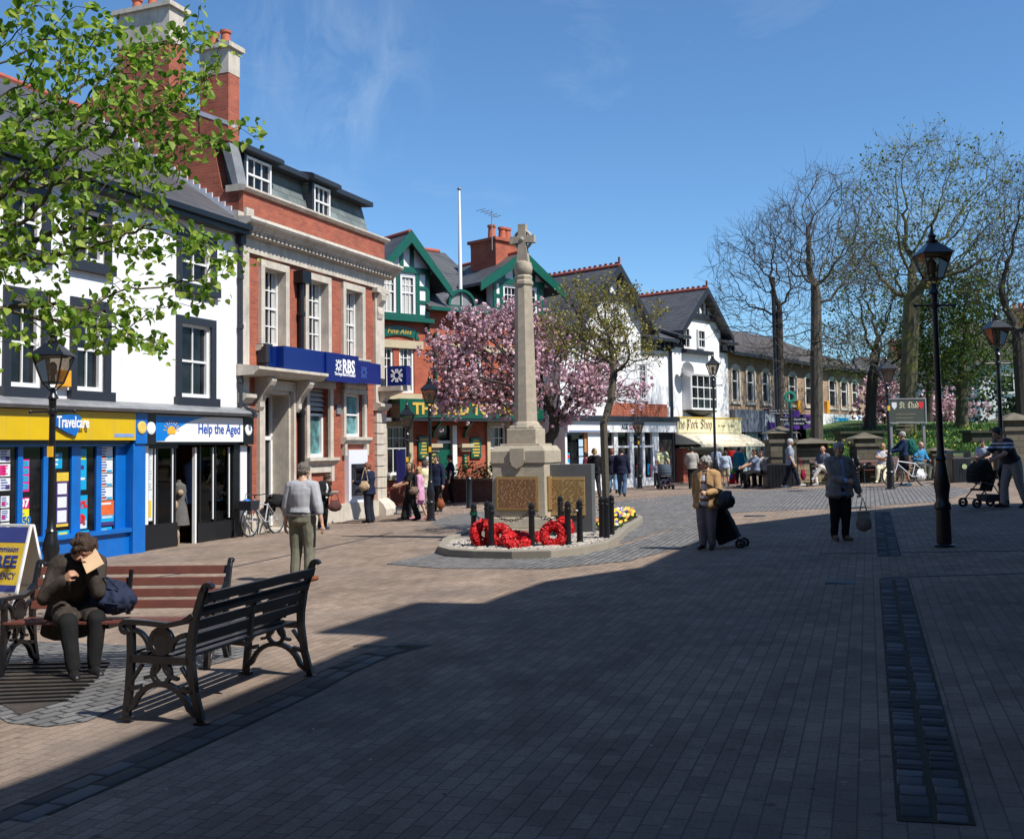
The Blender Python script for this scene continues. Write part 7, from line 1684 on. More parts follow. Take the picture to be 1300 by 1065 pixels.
    for s in (-1, 1):
        e, w = hands[s]; cap(b, sh[s], .031*bf, e, .024*bf); cap(b, e, .024*bf, w, .0155*h)
        fd = (w-e).normalized(); bend = grip[0 if s == 1 else 1]
        pn = fd.cross(V(s,0,0)); pn = (V(-s,0,0)-fd*fd.dot(V(-s,0,0))); pn = pn.normalized() if pn.length > .1 else fd.orthogonal().normalized()   # palm faces the body
        ac = fd.cross(pn).normalized()
        if ac.dot(V(0,-1,.3)) < 0: ac = -ac           # thumb side points forward
        hl = .052*h; pc = w+fd*hl*.5
        loft(b, [(w-fd*.002*h, .016*h, .012*h, ac, pn), (w+fd*hl*.4, .023*h, .011*h, ac, pn), (w+fd*hl, .024*h, .009*h, ac, pn)], 10)
        for i, (off, ln) in enumerate(((.019,.046),(.0065,.051),(-.006,.047),(-.018,.037))):
            c0 = w+fd*hl*.95+ac*off*h; a_ = R(22+bend*62+i*3); d1 = (fd*math.cos(a_)+pn*math.sin(a_)); a2_ = R(45+bend*120); d2 = (fd*math.cos(a2_)+pn*math.sin(a2_)); c1 = c0+d1*ln*.52*h; cap(b, c0, .0058*h, c1, .0052*h, 6); cap(b, c1, .0052*h, c1+d2*ln*.48*h, .0042*h, 6)
        t0 = w+fd*hl*.25+ac*.017*h; t1 = t0+(ac*.6+fd*.75+pn*.35).normalized()*.026*h; cap(b, t0, .0085*h, t1, .0065*h, 6); cap(b, t1, .0065*h, t1+(fd*.8+pn*(.3+bend*.6)+ac*.1).normalized()*.022*h, .005*h, 6)
        k, a, pf, ya = feet[s]
        cap(b, hp[s], .052*bf, k, .034*bf); cap(b, k, .033*bf, a, .019*h); cap(b, k+(a-k)*.15+V(0,.008*h,0), .033*bf, k+(a-k)*.45, .024*bf)
        fy = Matrix.Rotation(R(ya), 3, 'Z') @ Matrix.Rotation(R(pf), 3, 'X'); toe = a+fy @ V(0,-.1*h,-.026*h); cap(b, a+fy @ V(0,.015*h,-.022*h), .02*h, toe, .016*h)
    body = flesh('body', b, sk, t, vox=min(vox, .009), smooth=2)
    e = MB()
    for s in (-1, 1): e.ell(hd(s*.29,-.715,.04), (HS*.12,HS*.08,HS*.07), 8, 6, hm_)
    e.build('eyes', m_eye, t); MB().ell(hd(0,-.80,-.48), (HS*.2,HS*.06,HS*.055), 8, 5, hm_).build('lips', m_lip, t)
    # hair
    style, hcol = hair; hh = MB()
    if style != 'bald':
        hh.ell(hd(0,.14,.30), (HS*.78,HS*.88,HS*.80), 14, 10, hm_); hh.ell(hd(0,.35,-.05), (HS*.72,HS*.66,HS*.62), 12, 8, hm_)
        if style in ('bob', 'long', 'curly'):
            for s in (-1, 1): cap(hh, hd(s*.62,.1,.25), HS*.28, hd(s*.66,.16,-.45), HS*.22, 8)
            cap(hh, hd(0,.5,.2), HS*.5, hd(0,.5,-.55), HS*.42, 8)
        if style == 'long': cap(hh, hd(-.35,.55,-.4), HS*.36, hd(-.4,.6,-1.35), HS*.25, 8); cap(hh, hd(.35,.55,-.4), HS*.36, hd(.4,.6,-1.35), HS*.25, 8)
        if style == 'curly':
            for i in range(26): a_ = rs.uniform(-2.6,2.6)+PI/2; z_ = rs.uniform(-.5,1); hh.ell(hd(.75*math.cos(a_)*math.cos(z_*.9),.15+.8*math.sin(a_)*math.cos(z_*.9),.2+.75*z_), HS*rs.uniform(.2,.3), 8, 6)
        inv = hm_.inverted(); hc_ = hc.copy()
        fr = .28 if style != 'cap' else .4
        def cutf(c, inv=inv, hc_=hc_, HS=HS, fr=fr):
            q = (inv @ (c-hc_))/HS; return q.y < -.42 and q.z < fr+.3*0 and abs(q.x) < .62
        flesh('hair', hh, HC[hcol], t, vox=.008, smooth=2, wr=.013, wsc=34, cut=cutf, seed=NP)
    else:
        hh.ell(hd(0,.42,-.02), (HS*.71,HS*.5,HS*.4), 12, 8, hm_); flesh('hair', hh, HC[hcol], t, vox=.008, smooth=2, wr=.003, wsc=38)
    def sleeves(mb, inf, kind):
        for s in (-1, 1):
            e_, w_ = hands[s]
            if kind == 'long': cap(mb, sh[s], .031*bf+inf, e_, .025*bf+inf); cap(mb, e_, .026*bf+inf, e_.lerp(w_, .93), .018*h+inf)
            elif kind == 'roll': cap(mb, sh[s], .031*bf+inf, e_, .026*bf+inf); cap(mb, e_, .026*bf+inf, e_.lerp(w_, .35), .023*h+inf)
            elif kind == 'short': cap(mb, sh[s], .032*bf+inf, sh[s].lerp(e_, .62), .03*bf+inf*1.2)
            else: cap(mb, sh[s], .03*bf+inf, sh[s].lerp(e_, .12), .03*bf+inf)
    if legs:
        kind, lm_ = legs[0], legs[1]; L_ = MB(); inf = .018
        torso(L_, inf*.55, -.03, .06 if not sit else .05)
        for s in (-1, 1):
            k, a, pf, ya = feet[s]; fl = legs[2] if len(legs) > 2 else 1.0
            if kind == 'trousers': cap(L_, hp[s], .055*bf+inf, k, .036*bf+inf); cap(L_, k, .036*bf+inf, k.lerp(a, .96), .024*h*fl+inf)
            elif kind == 'shorts': cap(L_, hp[s], .055*bf+inf, hp[s].lerp(k, .8), .046*bf+inf*1.4)
            elif kind == 'skirt': cap(L_, hp[s], .058*bf+inf, k.lerp(a, .1), .05*bf+inf)
        if kind == 'skirt': m_ = (feet[1][0]+feet[-1][0])/2; cap(L_, P_, .075*h, m_, .07*h)
        flesh('trousers' if kind != 'skirt' else 'skirt', L_, lm_, t, vox=vox, smooth=3, wr=.007, wsc=9, seed=NP*3)
    if shoes:
        L_ = MB()
        for s in (-1, 1):
            k, a, pf, ya = feet[s]; fy = Matrix.Rotation(R(ya), 3, 'Z') @ Matrix.Rotation(R(pf), 3, 'X')
            cap(L_, a+fy @ V(0,.02*h,-.02*h), .026*h, a+fy @ V(0,-.05*h,-.02*h), .026*h); cap(L_, a+fy @ V(0,-.05*h,-.022*h), .026*h, a+fy @ V(0,-.105*h,-.027*h), .02*h)
        flesh('shoes', L_, shoes, t, vox=.009, smooth=2)
    if top:
        kind, tm = top[0], top[1]; L_ = MB(); inf = .018 if len(top) < 3 else top[2]; he = top[3] if len(top) > 3 else None
        torso(L_, inf, .03 if he is None else -.03, .275, hem=he); sleeves(L_, inf, kind)
        flesh('shirt', L_, tm, t, vox=vox, smooth=3, wr=.007, wsc=8, seed=NP*5)
    if jacket:
        kind, jm = jacket[0], jacket[1]; hem = jacket[2] if len(jacket) > 2 else (-.07,.105,.082); opn = jacket[3] if len(jacket) > 3 else 0; inf = .03
        L_ = MB(); torso(L_, inf, -.03, .275, hem=hem); sleeves(L_, inf*.75, kind); cap(L_, S(.28,-.03), .04*h, S(.28,.03), .04*h)
        if sit and hem[0] < -.12:
            for s in (-1, 1): cap(L_, hp[s], .065*bf, hp[s].lerp(feet[s][0], .75), .06*bf)
        P0, sp0, r0, f0 = P_.copy(), sp.copy(), rt2.copy(), fw2.copy()
        def cutj(c, P0=P0, sp0=sp0, r0=r0, f0=f0, o=opn, h=h):
            q = c-P0; u = q.dot(sp0)/h; x = q.dot(r0)/h; f = q.dot(f0)/h; return f > .02 and abs(x) < o*(1.35-u*2.2) and u < .31
        flesh('jacket', L_, jm, t, vox=vox, smooth=3, wr=.010, wsc=7, seed=NP*9, cut=cutj if opn else None)
    W_ = lambda v: V(*pos)+Matrix.Rotation(R(face), 3, 'Z') @ v
    return dict(o=t, hand={s: W_(hands[s][1]+(hands[s][1]-hands[s][0]).normalized()*.07*h) for s in (1,-1)}, wrist={s: W_(hands[s][1]) for s in (1,-1)}, sh={s: W_(sh[s]) for s in (1,-1)}, hip=W_(P_), S=lambda *a: W_(S(*a)), W=W_, foot={s: W_(feet[s][1]) for s in (1,-1)}, hd=lambda *a: W_(hd(*a)))
def stand(px, py, ptop): g = G(px, py); return g, at(px, ptop, g.y).z-g.z
def bagmesh(name, label, cat, c, size, mat, rz=0, handle=None, squash=.5, group=None, strapm=None, wr=.01):
    t = thing(name, label, cat, tuple(c), rz, group); w, d, h = size; m = MB(); bx = .47 if 'tote' in name else .38
    m.frustum(-w*bx,w*bx,-d*.25,d*.25,h*.08,h*.95,w*.14*squash,d*.1); m.ell((0,0,h*.4),(w*.5,d*.66,h*.42)); flesh('body', m, mat, t, vox=.012, smooth=12, wr=wr, wsc=14, seed=3)
    if handle:
        for hh in handle: MB().tube([Vector(p) for p in hh], .01, 6).build('strap', strapm or mat, t)
    return t

walkF = lambda a, b: dict(Lf=(.05,-a,0,0), Rf=(-.05,b,.03,35))
# 1 seated reader on the brown bench
def bseat(t, off=0):
    n = V(-dv_.y, dv_.x, 0).normalized(); p = q0.lerp(q1, t)+n*off; return V(p.x, p.y, gz(p.x,p.y))
m_coat = cloth('dark_quilt', (.045,.036,.03), .45); hS = 1.6
r1 = person('person in a dark padded coat bent forward over a paper on the brown bench', bseat(.265,.03), 34, hS, sk=skin2, hair=('curly','brown'), legs=('trousers', cloth('black', (.012,.012,.013))), shoes=m_leather, hip=.335, lean=30, head=(14,30,0), Lf=(.06,-.27,0,0,4), Rf=(-.045,-.30,0,0,-4), Lh=(.03,-.24,.56,1), Rh=(-.09,-.25,.50,1), jacket=('long', m_coat, (-.17,.12,.1)), bulk=1.06, sit=True, fem=1, vox=.011, grip=(.5,.5))
hdn = r1['hand'][1]; o = MB().prism([(-.07,0,-.11),(.08,.02,-.1),(.07,.05,.12),(-.06,.03,.1)], (0,.012,0)).build('paper_bag', M('manila_paper', (.6,.42,.25), .8, .06, 8, .1)); o.location = hdn+V(.06,-.04,-.03); o.rotation_euler = (R(-15),R(-28),R(15)); tag(o, 'buff paper held up in the hands of the seated reader', 'paper')
m_nav = cloth('navy_nylon', (.02,.028,.06)); g2_ = G(135, 851)
bagmesh('shoulder_bag', 'crumpled navy holdall on the brown bench beside the seated reader', 'bag', bseat(.485,-.02)+V(0,0,.455), (.42,.26,.3), m_nav, R(-12), handle=[[(-.14,-.1,.22),(-.1,-.14,.31),(.05,-.15,.32),(.12,-.1,.22)],[(-.16,-.12,.2),(-.05,-.16,.12),(.15,-.14,.1)]], squash=1, wr=.025)
# 2 man in grey shirt
g, hM = stand(384, 738, 586); kh = cloth('khaki_grey', (.16,.16,.12)); m_shirt = cloth('grey_shirt', (.36,.37,.4), .07)
r2 = person('man in pale grey shirt and khaki trousers standing with his back to the camera', g, 168, hM, hair=('short','pepper'), top=('roll', m_shirt, .022), legs=('trousers', kh, 1.25), shoes=cloth('tan_leather', (.22,.07,.03)), Lf=(.06,.0,0,0,12), Rf=(-.075,.02,0,0,-14), Lh=(.165,-.03,.475), Rh=(-.2,.05,.475), head=(-14,6,0), bulk=1.13, vox=.01)
m = MB(); q = [r2['S'](.045, .118*math.cos(a), .096*math.sin(a)) for a in np.linspace(0, 2*PI, 24)]; ml = r2['o']; ri = Matrix.Rotation(-R(168), 3, 'Z'); m.tube([ri @ (V(*p)-ml.location) for p in q], .014, 6); m.build('belt', m_leather, ml)
# 3 woman with papers at the bank
g, hM = stand(410, 672, 599.5); blk = cloth('black_wool', (.013,.013,.015))
r3 = person('dark haired woman in black looking down at papers beside the bank wall', g, 62, hM, hair=('bob','brown'), top=('long', cloth('white_cotton', (.6,.6,.6))), jacket=('long', blk, (-.08,.1,.08), .03), legs=('trousers', blk, 1.5), shoes=cloth('white_shoe', (.6,.6,.58)), Lh=(.04,-.17,.62,1), Rh=(-.04,-.16,.61,1), head=(0,32,0), lean=6, fem=1, grip=(.4,.4))
c = r3['hand'][1]; bagmesh('handbag', 'brown handbag and papers held by the dark haired woman at the bank', 'bag', (c.x+.06, c.y-.1, c.z-.42), (.36,.16,.3), cloth('brown_leather', (.09,.04,.035)), R(20), handle=[[(-.1,0,.27),(-.06,0,.42),(.06,0,.42),(.1,0,.27)]])
o = MB().box(-.1,.1,-.004,.004,-.07,.07).build('paper', m_pw); o.location = c+V(.02,-.02,.03); o.rotation_euler = (R(60),0,R(40)); tag(o, 'white letter in the hands of the woman at the bank', 'paper')
# 4 cash machine user
g, hM = stand(469, 663.5, 586); nv = cloth('navy_fleece', (.012,.018,.045))
r4 = person('auburn haired woman in navy jacket using the cash machine', g, -112, hM, hair=('bob','ginger'), jacket=('long', nv, (-.05,.105,.085)), legs=('trousers', cloth('dark_denim', (.015,.018,.03)), 1.6), shoes=m_leather, Lh=(.1,-.22,.66,1), Rh=(-.06,-.22,.64,1), head=(10,8,0), fem=1, bulk=1.05)
c = r4['hip']; bagmesh('shoulder_bag', 'cream shoulder bag slung from the cash machine user', 'bag', (c.x-.1, c.y-.22, c.z+.0), (.3,.12,.27), cloth('cream_leather', (.42,.3,.18)), R(0), handle=[[(-.08,0,.24),(-.02,.02,.5),(.02,.06,.62)],[(.1,0,.24),(.05,.02,.5),(.02,.06,.62)]])
# 5 group by the paired lamps
g, hM = stand(522, 661, 587); bt = cloth('black_tee', (.016,.015,.014))
r5 = person('blond woman in black tee and flared trousers reaching forward, at the front of the group', g, -78, hM, sk=skin2, hair=('long','blond'), top=('short', bt), legs=('trousers', cloth('black', ()) if False else MATS['cloth_black'], 1.9), shoes=m_leather, Lf=(.05,.1,0,10), Rf=(-.05,-.14,0,0), Rh=(-.04,-.24,.62,1), Lh=(.1,-.22,.6,1), head=(60,2,0), fem=1, bulk=1.12)
c = r5['hip']; bagmesh('handbag', 'patterned brown handbag at the hip of the blond woman in black', 'bag', (c.x+.1, c.y-.2, c.z-.12), (.3,.12,.22), M('leopard_print', (.15,.1,.07), .7, .6, 30), 0, handle=[[(-.1,0,.2),(-.03,.05,.6)],[(.1,0,.2),(.0,.05,.6)]])
g, hM = stand(533, 660, 596); pk = cloth('pink_cotton', (.6,.3,.45)); person('girl in a long pink top with bare legs behind the blond woman', (g.x, g.y+.1, g.z), -95, 1.42, hair=('long','blond'), top=('long', pk, .02, (-.16,.1,.085)), legs=('shorts', pk), shoes=cloth('pink_shoe', (.6,.25,.3)), Lf=(.03,-.1,0,0), Rf=(-.03,.1,.02,30), fem=1)
g, hM = stand(540, 652, 584); person('brown haired woman in cream top and white trousers in the group', g, -140, hM, hair=('bob','brown'), top=('short', cloth('cream_cotton', (.6,.55,.35))), legs=('trousers', cloth('white_linen', (.6,.58,.52)), 1.6), shoes=m_leather, fem=1, **walkF(.12,.1))
g, hM = stand(538, 648, 580); person('white haired person in lilac top at the back of the group', (g.x+.1, g.y+.5, g.z), 170, 1.68, hair=('short','white'), top=('short', cloth('lilac', (.5,.4,.58))), legs=('trousers', kh), shoes=m_leather, bulk=1.1)
g, hM = stand(553, 650, 586); person('man in dark navy jacket half hidden by the lamp beside the group', (g.x+.05, g.y, g.z), -30, 1.72, hair=('short','dark'), jacket=('long', nv), legs=('trousers', blk), shoes=m_leather)
bagmesh('holdall', 'tan bag low beside the man half hidden by the lamp', 'bag', (G(556,652).x+.1, G(556,652).y-.3, G(556,652).z+.15), (.25,.2,.32), cloth('tan_leather', ()), 0, handle=[[(-.06,0,.28),(0,0,.45),(.06,0,.28)]])
# 6 man at the pub door
g = G(573, 638); person('man in dark top in profile before the green pub door', (g.x, g.y-.2, g.z), -85, 1.72, hair=('short','dark'), top=('short', nv), legs=('trousers', blk), shoes=m_leather, Rh=(-.05,-.22,.6,1))
# 7-8 walkers beyond the memorial
g, hM = stand(756, 631, 568.5); person('blond woman in black jacket walking away beyond the grey slab', g, -170, hM, hair=('bob','blond'), jacket=('long', blk, (-.04,.1,.08)), legs=('trousers', cloth('dark_grey', (.03,.03,.034)), 1.3), shoes=m_leather, fem=1, bulk=1.05, **walkF(.1,.12))
c = G(762,628); bagmesh('handbag', 'black handbag of the blond woman walking away', 'bag', (g.x+.28, g.y-.02, g.z+.75), (.22,.14,.24), m_leather, 0, handle=[[(-.06,0,.2),(-.05,0,.62),(.06,0,.2)]])
g = G(747, 627); person('person in maroon cardigan partly hidden behind the woman in black jacket', (g.x, g.y+.6, g.z), -120, 1.55, hair=('short','dark'), jacket=('long', cloth('maroon', (.12,.02,.035))), legs=('trousers', blk), shoes=m_leather, fem=1)
g, hM = stand(790, 630, 567.5); jn = cloth('blue_denim', (.06,.11,.19), .25); person('man in navy jacket and faded jeans walking away by the tree trunk', g, 165, hM, hair=('short','dark'), jacket=('long', cloth('navy_wool', (.012,.014,.035)), (-.05,.105,.085)), legs=('trousers', jn, 1.35), shoes=m_leather, bulk=1.08, Lf=(.06,-.13,0,0), Rf=(-.06,.1,.02,30))
g = G(780, 627); person('person with red headscarf and pale jeans behind the man in navy jacket', (g.x, g.y+.5, g.z), 190, 1.62, hair=('short','ginger'), jacket=('long', cloth('navy_wool', ())), legs=('trousers', cloth('pale_denim', (.2,.33,.48)), 1.2), shoes=m_leather, fem=1, **walkF(.1,.1))
# 9 mother and pushchair
def pushchair(loc, rz, label, seatm, child=True, sc=1):
    t = thing('pushchair', label, 'pushchair', loc, rz, None, sc); m = MB()
    for s in (-1, 1):
        x = s*.2; m.tube([(x,.42,1.02),(x,.36,.98),(x,.1,.55),(x,-.28,.16)], .012, 6); m.tube([(x,-.12,.5),(x,.1,.45),(x,.3,.14)], .012, 6); m.tube([(x,-.2,.5),(x,-.05,.5),(x,.02,.44)], .01, 6)
    m.tube([(-.2,.42,1.02),(.2,.42,1.02)], .016, 6); m.tube([(-.2,.3,.16),(.2,.3,.16)], .01, 6); m.tube([(-.2,-.25,.18),(.2,-.25,.18)], .01, 6); m.tube([(-.2,-.2,.5),(.2,-.2,.5)], .014, 6); m.build('frame', m_iron, t)
    for s in (-1, 1):
        for y in (-.3, .32): MB().torus((s*.2,y,.1), .075, .022, 'x', 18, 6).torus((s*.24,y,.1), .075, .02, 'x', 18, 6).ell((s*.22,y,.1), (.035,.03,.03)).build('wheel', m_iron, t)
    m = MB(); m.prism([(-.17,-.16,.34),(-.17,.08,.32),(-.17,.24,.72),(-.17,.2,.74),(-.17,.05,.37),(-.17,-.16,.38)], (.34,0,0)); m.build('seat', seatm, t, bevel=.01)
    m = MB(); n = 6
    for i in range(n):
        a, b = R(10+100*i/n), R(10+100*(i+1)/n); f_ = lambda a: (.12-.34*math.sin(a), .62+.3*math.cos(a)*1.1); A_, B__ = f_(a), f_(b); m.add([(-.19,A_[0],A_[1]),(.19,A_[0],A_[1]),(.19,B__[0],B__[1]),(-.19,B__[0],B__[1])], [(0,1,2,3)], True)
        for x in (-.19,.19): m.add([(x,.16,.6),(x,A_[0],A_[1]),(x,B__[0],B__[1])], [(0,1,2)])
    h_ = m.build('hood', seatm, t); md = h_.modifiers.new('s', 'SOLIDIFY'); md.thickness = .008
    m = MB(); m.frustum(-.15,.15,-.02,.28,.12,.26,-.02); m.build('basket', m_char, t); return t
g, hM = stand(843.5, 621, 568.5); fl = M('floral_top', (.5,.5,.28), .9, .35, 25)
person('woman in pale floral top and sunglasses pushing a pushchair towards the camera', (g.x, g.y+.45, g.z), 5, 1.68, hair=('curly','ginger'), sk=skin2, top=('roll', fl, .018), legs=('trousers', jn), shoes=m_leather, Lh=(.11,-.24,.57,1), Rh=(-.11,-.24,.57,1), fem=1, grip=(.9,.9))
pushchair((g.x, g.y-.25, g.z), R(5), 'dark grey pushchair with a small child in front of the woman in floral top', cloth('slate_nylon', (.06,.08,.11)))
person('small child seated in the grey pushchair', (g.x, g.y-.13, g.z+.12), 5, .92, hair=('short','brown'), top=('long', cloth('plum', (.06,.02,.07))), legs=('trousers', cloth('plum', ())), shoes=cloth('pink_shoe', ()), hip=.33, sit=True, Lf=(.05,-.27,.0), Rf=(-.05,-.27,.0), Lh=(.1,-.17,.4,1), Rh=(-.1,-.17,.4,1), vox=.01)
g = G(834, 619); person('little boy in checked shirt standing beside the grey pushchair', g, 0, 1.05, hair=('short','brown'), top=('long', STR('check_shirt', [(0,(.5,.5,.55)),(.5,(.06,.08,.2))], 2, .05)), legs=('trousers', blk), shoes=cloth('white_shoe', ()), vox=.01)
# 10 butcher shop customers
g, hM = stand(879.5, 620.5, 566.5); person('man in pale grey shirt and dark trousers facing the butcher shop window', g, 176, hM, hair=('short','dark'), top=('long', cloth('stone_shirt', (.38,.36,.32)), .02, (-.04,.105,.085)), legs=('trousers', blk, 1.2), shoes=m_leather, Lh=(.1,-.16,.55,1), Rh=(-.1,-.16,.55,1), bulk=1.08)
g, hM = stand(922, 617, 572); person('woman in pale blue top and khaki shorts standing outside the butcher shop', (g.x, g.y, g.z), 170, hM, hair=('bob','brown'), top=('long', cloth('sky_cotton', (.42,.5,.62)), .02, (-.02,.105,.085)), legs=('shorts', cloth('sand_cotton', (.45,.4,.28))), shoes=cloth('white_shoe', ()), fem=1, bulk=1.05)
g = G(914, 614); person('short person in pale blue beside the woman in khaki shorts', (g.x, g.y+.6, g.z), 150, 1.5, hair=('short','grey'), jacket=('long', cloth('sky_cotton', ())), legs=('trousers', blk), shoes=m_leather)
g, hM = stand(939, 614, 567); person('person in teal coat by the right end of the cream awning', g, 150, hM, hair=('short','dark'), jacket=('long', cloth('teal', (.01,.14,.2)), (-.12,.115,.095)), legs=('trousers', blk), shoes=m_leather, bulk=1.1)
mb = MB(); g = G(930, 614); t = thing('toy_rack', 'red and blue display rack outside the butcher shop beside the teal coat', 'rack', (g.x,g.y-.0,g.z), 0); MB().box(-.15,.15,-.1,.1,0,1.3).build('post', cloth('racing_red', (.6,.03,.03)), t, bevel=.03)
for i, c in enumerate(((.02,.1,.5),(.0,.3,.1),(.6,.5,.05),(.6,.03,.03))): MB().ell((-.1+.1*(i%3),-.14,.3+.2*i), (.1,.08,.12), 10, 6).build('toy', M('toy%s' % 'abcd'[i], c, .4), t)
# 11 woman in beige jacket with trolley
g, hM = stand(899, 697, 578); bj = cloth('camel', (.4,.25,.12)); st = STR('brown_white_stripes', [(0,(.62,.62,.66)),(.62,(.2,.11,.06))], 2, .135, off=.12)
r11 = person('grey haired woman in camel jacket and striped top walking with a shopping trolley', g, -28, hM, hair=('curly','grey'), top=('long', st, .014, (-.04,.105,.085)), jacket=('long', bj, (-.07,.118,.092), .034), legs=('trousers', cloth('mauve_grey', (.2,.17,.17)), 1.1), shoes=m_leather, Lf=(.045,-.02,0,0,8), Rf=(-.045,-.05,0,0,-8), Lh=(.05,-.15,.60,1), Rh=(-.14,.06,.5), head=(-32,-4,0), fem=1, bulk=1.16, vox=.011, grip=(.7,.9))
c = r11['hip']; bagmesh('shoulder_bag', 'black shoulder bag hanging at the front of the woman in camel jacket', 'bag', (c.x+.24, c.y-.2, c.z-.14), (.34,.15,.3), m_leather, R(-20), squash=.5)
m = MB(); a_ = r11['sh'][-1]; b_ = r11['hip']; m.tube([(a_+V(.03,-.03,.06)), a_.lerp(b_,.35)+V(.05,-.19,0), b_+V(.2,-.22,.14)], .012, 6); o = m.build('strap', m_leather); tag(o, 'thin black bag strap across the striped top', 'strap')
t = thing('shopping_trolley', 'black wheeled shopping trolley pulled behind the woman in camel jacket', 'trolley', (g.x+.42, g.y+.12, g.z), R(-25)); m = MB(); m.frustum(-.17,.17,-.13,.13,.12,.68,.01); m.xf(Matrix.Rotation(R(-24), 4, 'Y')); flesh('bag', m, cloth('black_nylon', (.012,.012,.012)), t, vox=.012, smooth=4, wr=.012, wsc=9)
m = MB(); m.tube([(.12,.0,.08),(-.22,0,.75),(-.32,0,.86)], .012, 6); m.tube([(-.32,-.08,.86),(-.32,.08,.86)], .014, 6); m.build('handle', m_iron, t)
for s in (-1, 1): MB().torus((.14,s*.14,.08), .06, .022, 'y', 18, 6).ell((.14,s*.14,.08), .03).build('wheel', m_iron, t)
# 14 people seated outside beside the bin
def chair(px_, py_, lab, rz=0):
    g = G(px_, py_); t = thing('cafe_chair', lab, 'chair', (g.x,g.y,g.z), rz); m = MB()
    MB().box(-.2,.2,-.2,.2,.43,.46).build('seat', m_iron, t)
    for x in (-.18,.18):
        for y in (-.18,.18): MB().tube([(x,y,.43),(x*1.1,y*1.1,0)], .012, 6).build('leg', m_iron, t)
    m = MB()
    for x in (-.18,0,.18): m.tube([(x,.19,.45),(x,.24,.85)], .011, 6)
    m.tube([(-.19,.24,.85),(.19,.24,.85)], .014, 6); m.build('backrest', m_iron, t); return g
g = chair(960, 619, 'black metal chair under the man in grey blue shirt', R(-80)); person('dark haired man in grey blue shirt seated in profile left of the big bin', (g.x, g.y, g.z), -82, 1.72, hair=('short','brown'), top=('short', cloth('steel_shirt', (.2,.24,.34)), .018), legs=('trousers', blk), shoes=m_leather, hip=.32, sit=True, Lf=(.06,-.27,0), Rf=(-.05,-.22,0), Lh=(.06,-.28,.42,1), Rh=(-.06,-.28,.42,1), bulk=1.1)
for px_, l, c, hcl in ((967, 'seated woman with long dark hair just behind the man in grey blue shirt', (.03,.03,.1), 'dark'), (975.5, 'person in white top seated at the left edge of the big bin', (.62,.62,.62), 'brown')):
    g = G(px_, 617.5); person(l, (g.x, g.y+.9, g.z), -40, 1.62, hair=('long',hcl), top=('short', cloth('seat%d' % px_, c)), legs=('trousers', blk), shoes=m_leather, hip=.32, sit=True, Lf=(.06,-.24,0), Rf=(-.05,-.24,0), Lh=(.06,-.2,.45,1), Rh=(-.06,-.2,.45,1), fem=1)
    MB().box
    chair(px_+1, 615, 'black metal chair under the %s seated beside the bin' % ('dark haired woman' if hcl == 'dark' else 'person in white'), R(-40))
m = MB(); g = G(942, 617); t = thing('cafe_table', 'small round dark table in front of the seated man in blue shirt', 'table', (g.x,g.y+.1,g.z)); MB().lathe([(.3,.7),(.3,.72)],0,0,20).build('tabletop', m_iron, t); MB().lathe([(.2,0),(.2,.02),(.02,.04),(.02,.7)],0,0,10).build('leg', m_iron, t)
# 15 grey haired woman striding right
g, hM = stand(1004, 620, 556.5); r15 = person('grey haired woman in blue grey blouse and jeans striding to the right', g, 72, hM, hair=('short','white'), top=('short', cloth('slate_blouse', (.26,.3,.36)), .02, (-.04,.105,.085)), legs=('trousers', cloth('dark_denim', ()), 1.1), shoes=cloth('white_shoe', ()), Lf=(.05,.13,0,10,0), Rf=(-.05,-.2,.01,-10,0), Rh=(-.13,-.08,.49), Lh=(.13,-.06,.5), fem=1, bulk=1.05)
bagmesh('handbag', 'crimson bag swinging from the striding woman', 'bag', (g.x+.42, g.y-.02, g.z+.28), (.2,.12,.36), cloth('crimson', (.25,.01,.04)), 0, handle=[[(-.05,0,.3),(-.12,0,.75)],[(.05,0,.3),(-.1,0,.75)]])
# 16 woman in grey blazer, shaded
g, hM = stand(1068, 686, 560.5); gb = cloth('grey_tweed', (.24,.225,.2), .25)
r16 = person('woman in grey blazer and black trousers walking towards the camera in the shade', g, 8, hM, hair=('short','grey'), top=('long', cloth('pale_blue_silk', (.35,.45,.62)), .012, (-.06,.1,.075)), jacket=('long', gb, (-.07,.112,.09), .02), legs=('trousers', blk, 1.1), shoes=cloth('tan_shoe', (.16,.12,.08)), Lf=(.055,.0,0,0), Rf=(-.045,.04,0,0), Lh=(.2,-.02,.47), Rh=(.02,-.155,.60,1), fem=1, bulk=1.13, vox=.011, grip=(.95,.5))
c = r16['hand'][1]; bagmesh('tote_bag', 'pale canvas tote bag carried low by the woman in grey blazer', 'bag', (c.x+.03, c.y, c.z-.52), (.27,.13,.34), cloth('canvas', (.3,.26,.2)), R(15), handle=[[(-.06,0,.33),(0,0,.53),(.06,0,.33)]])
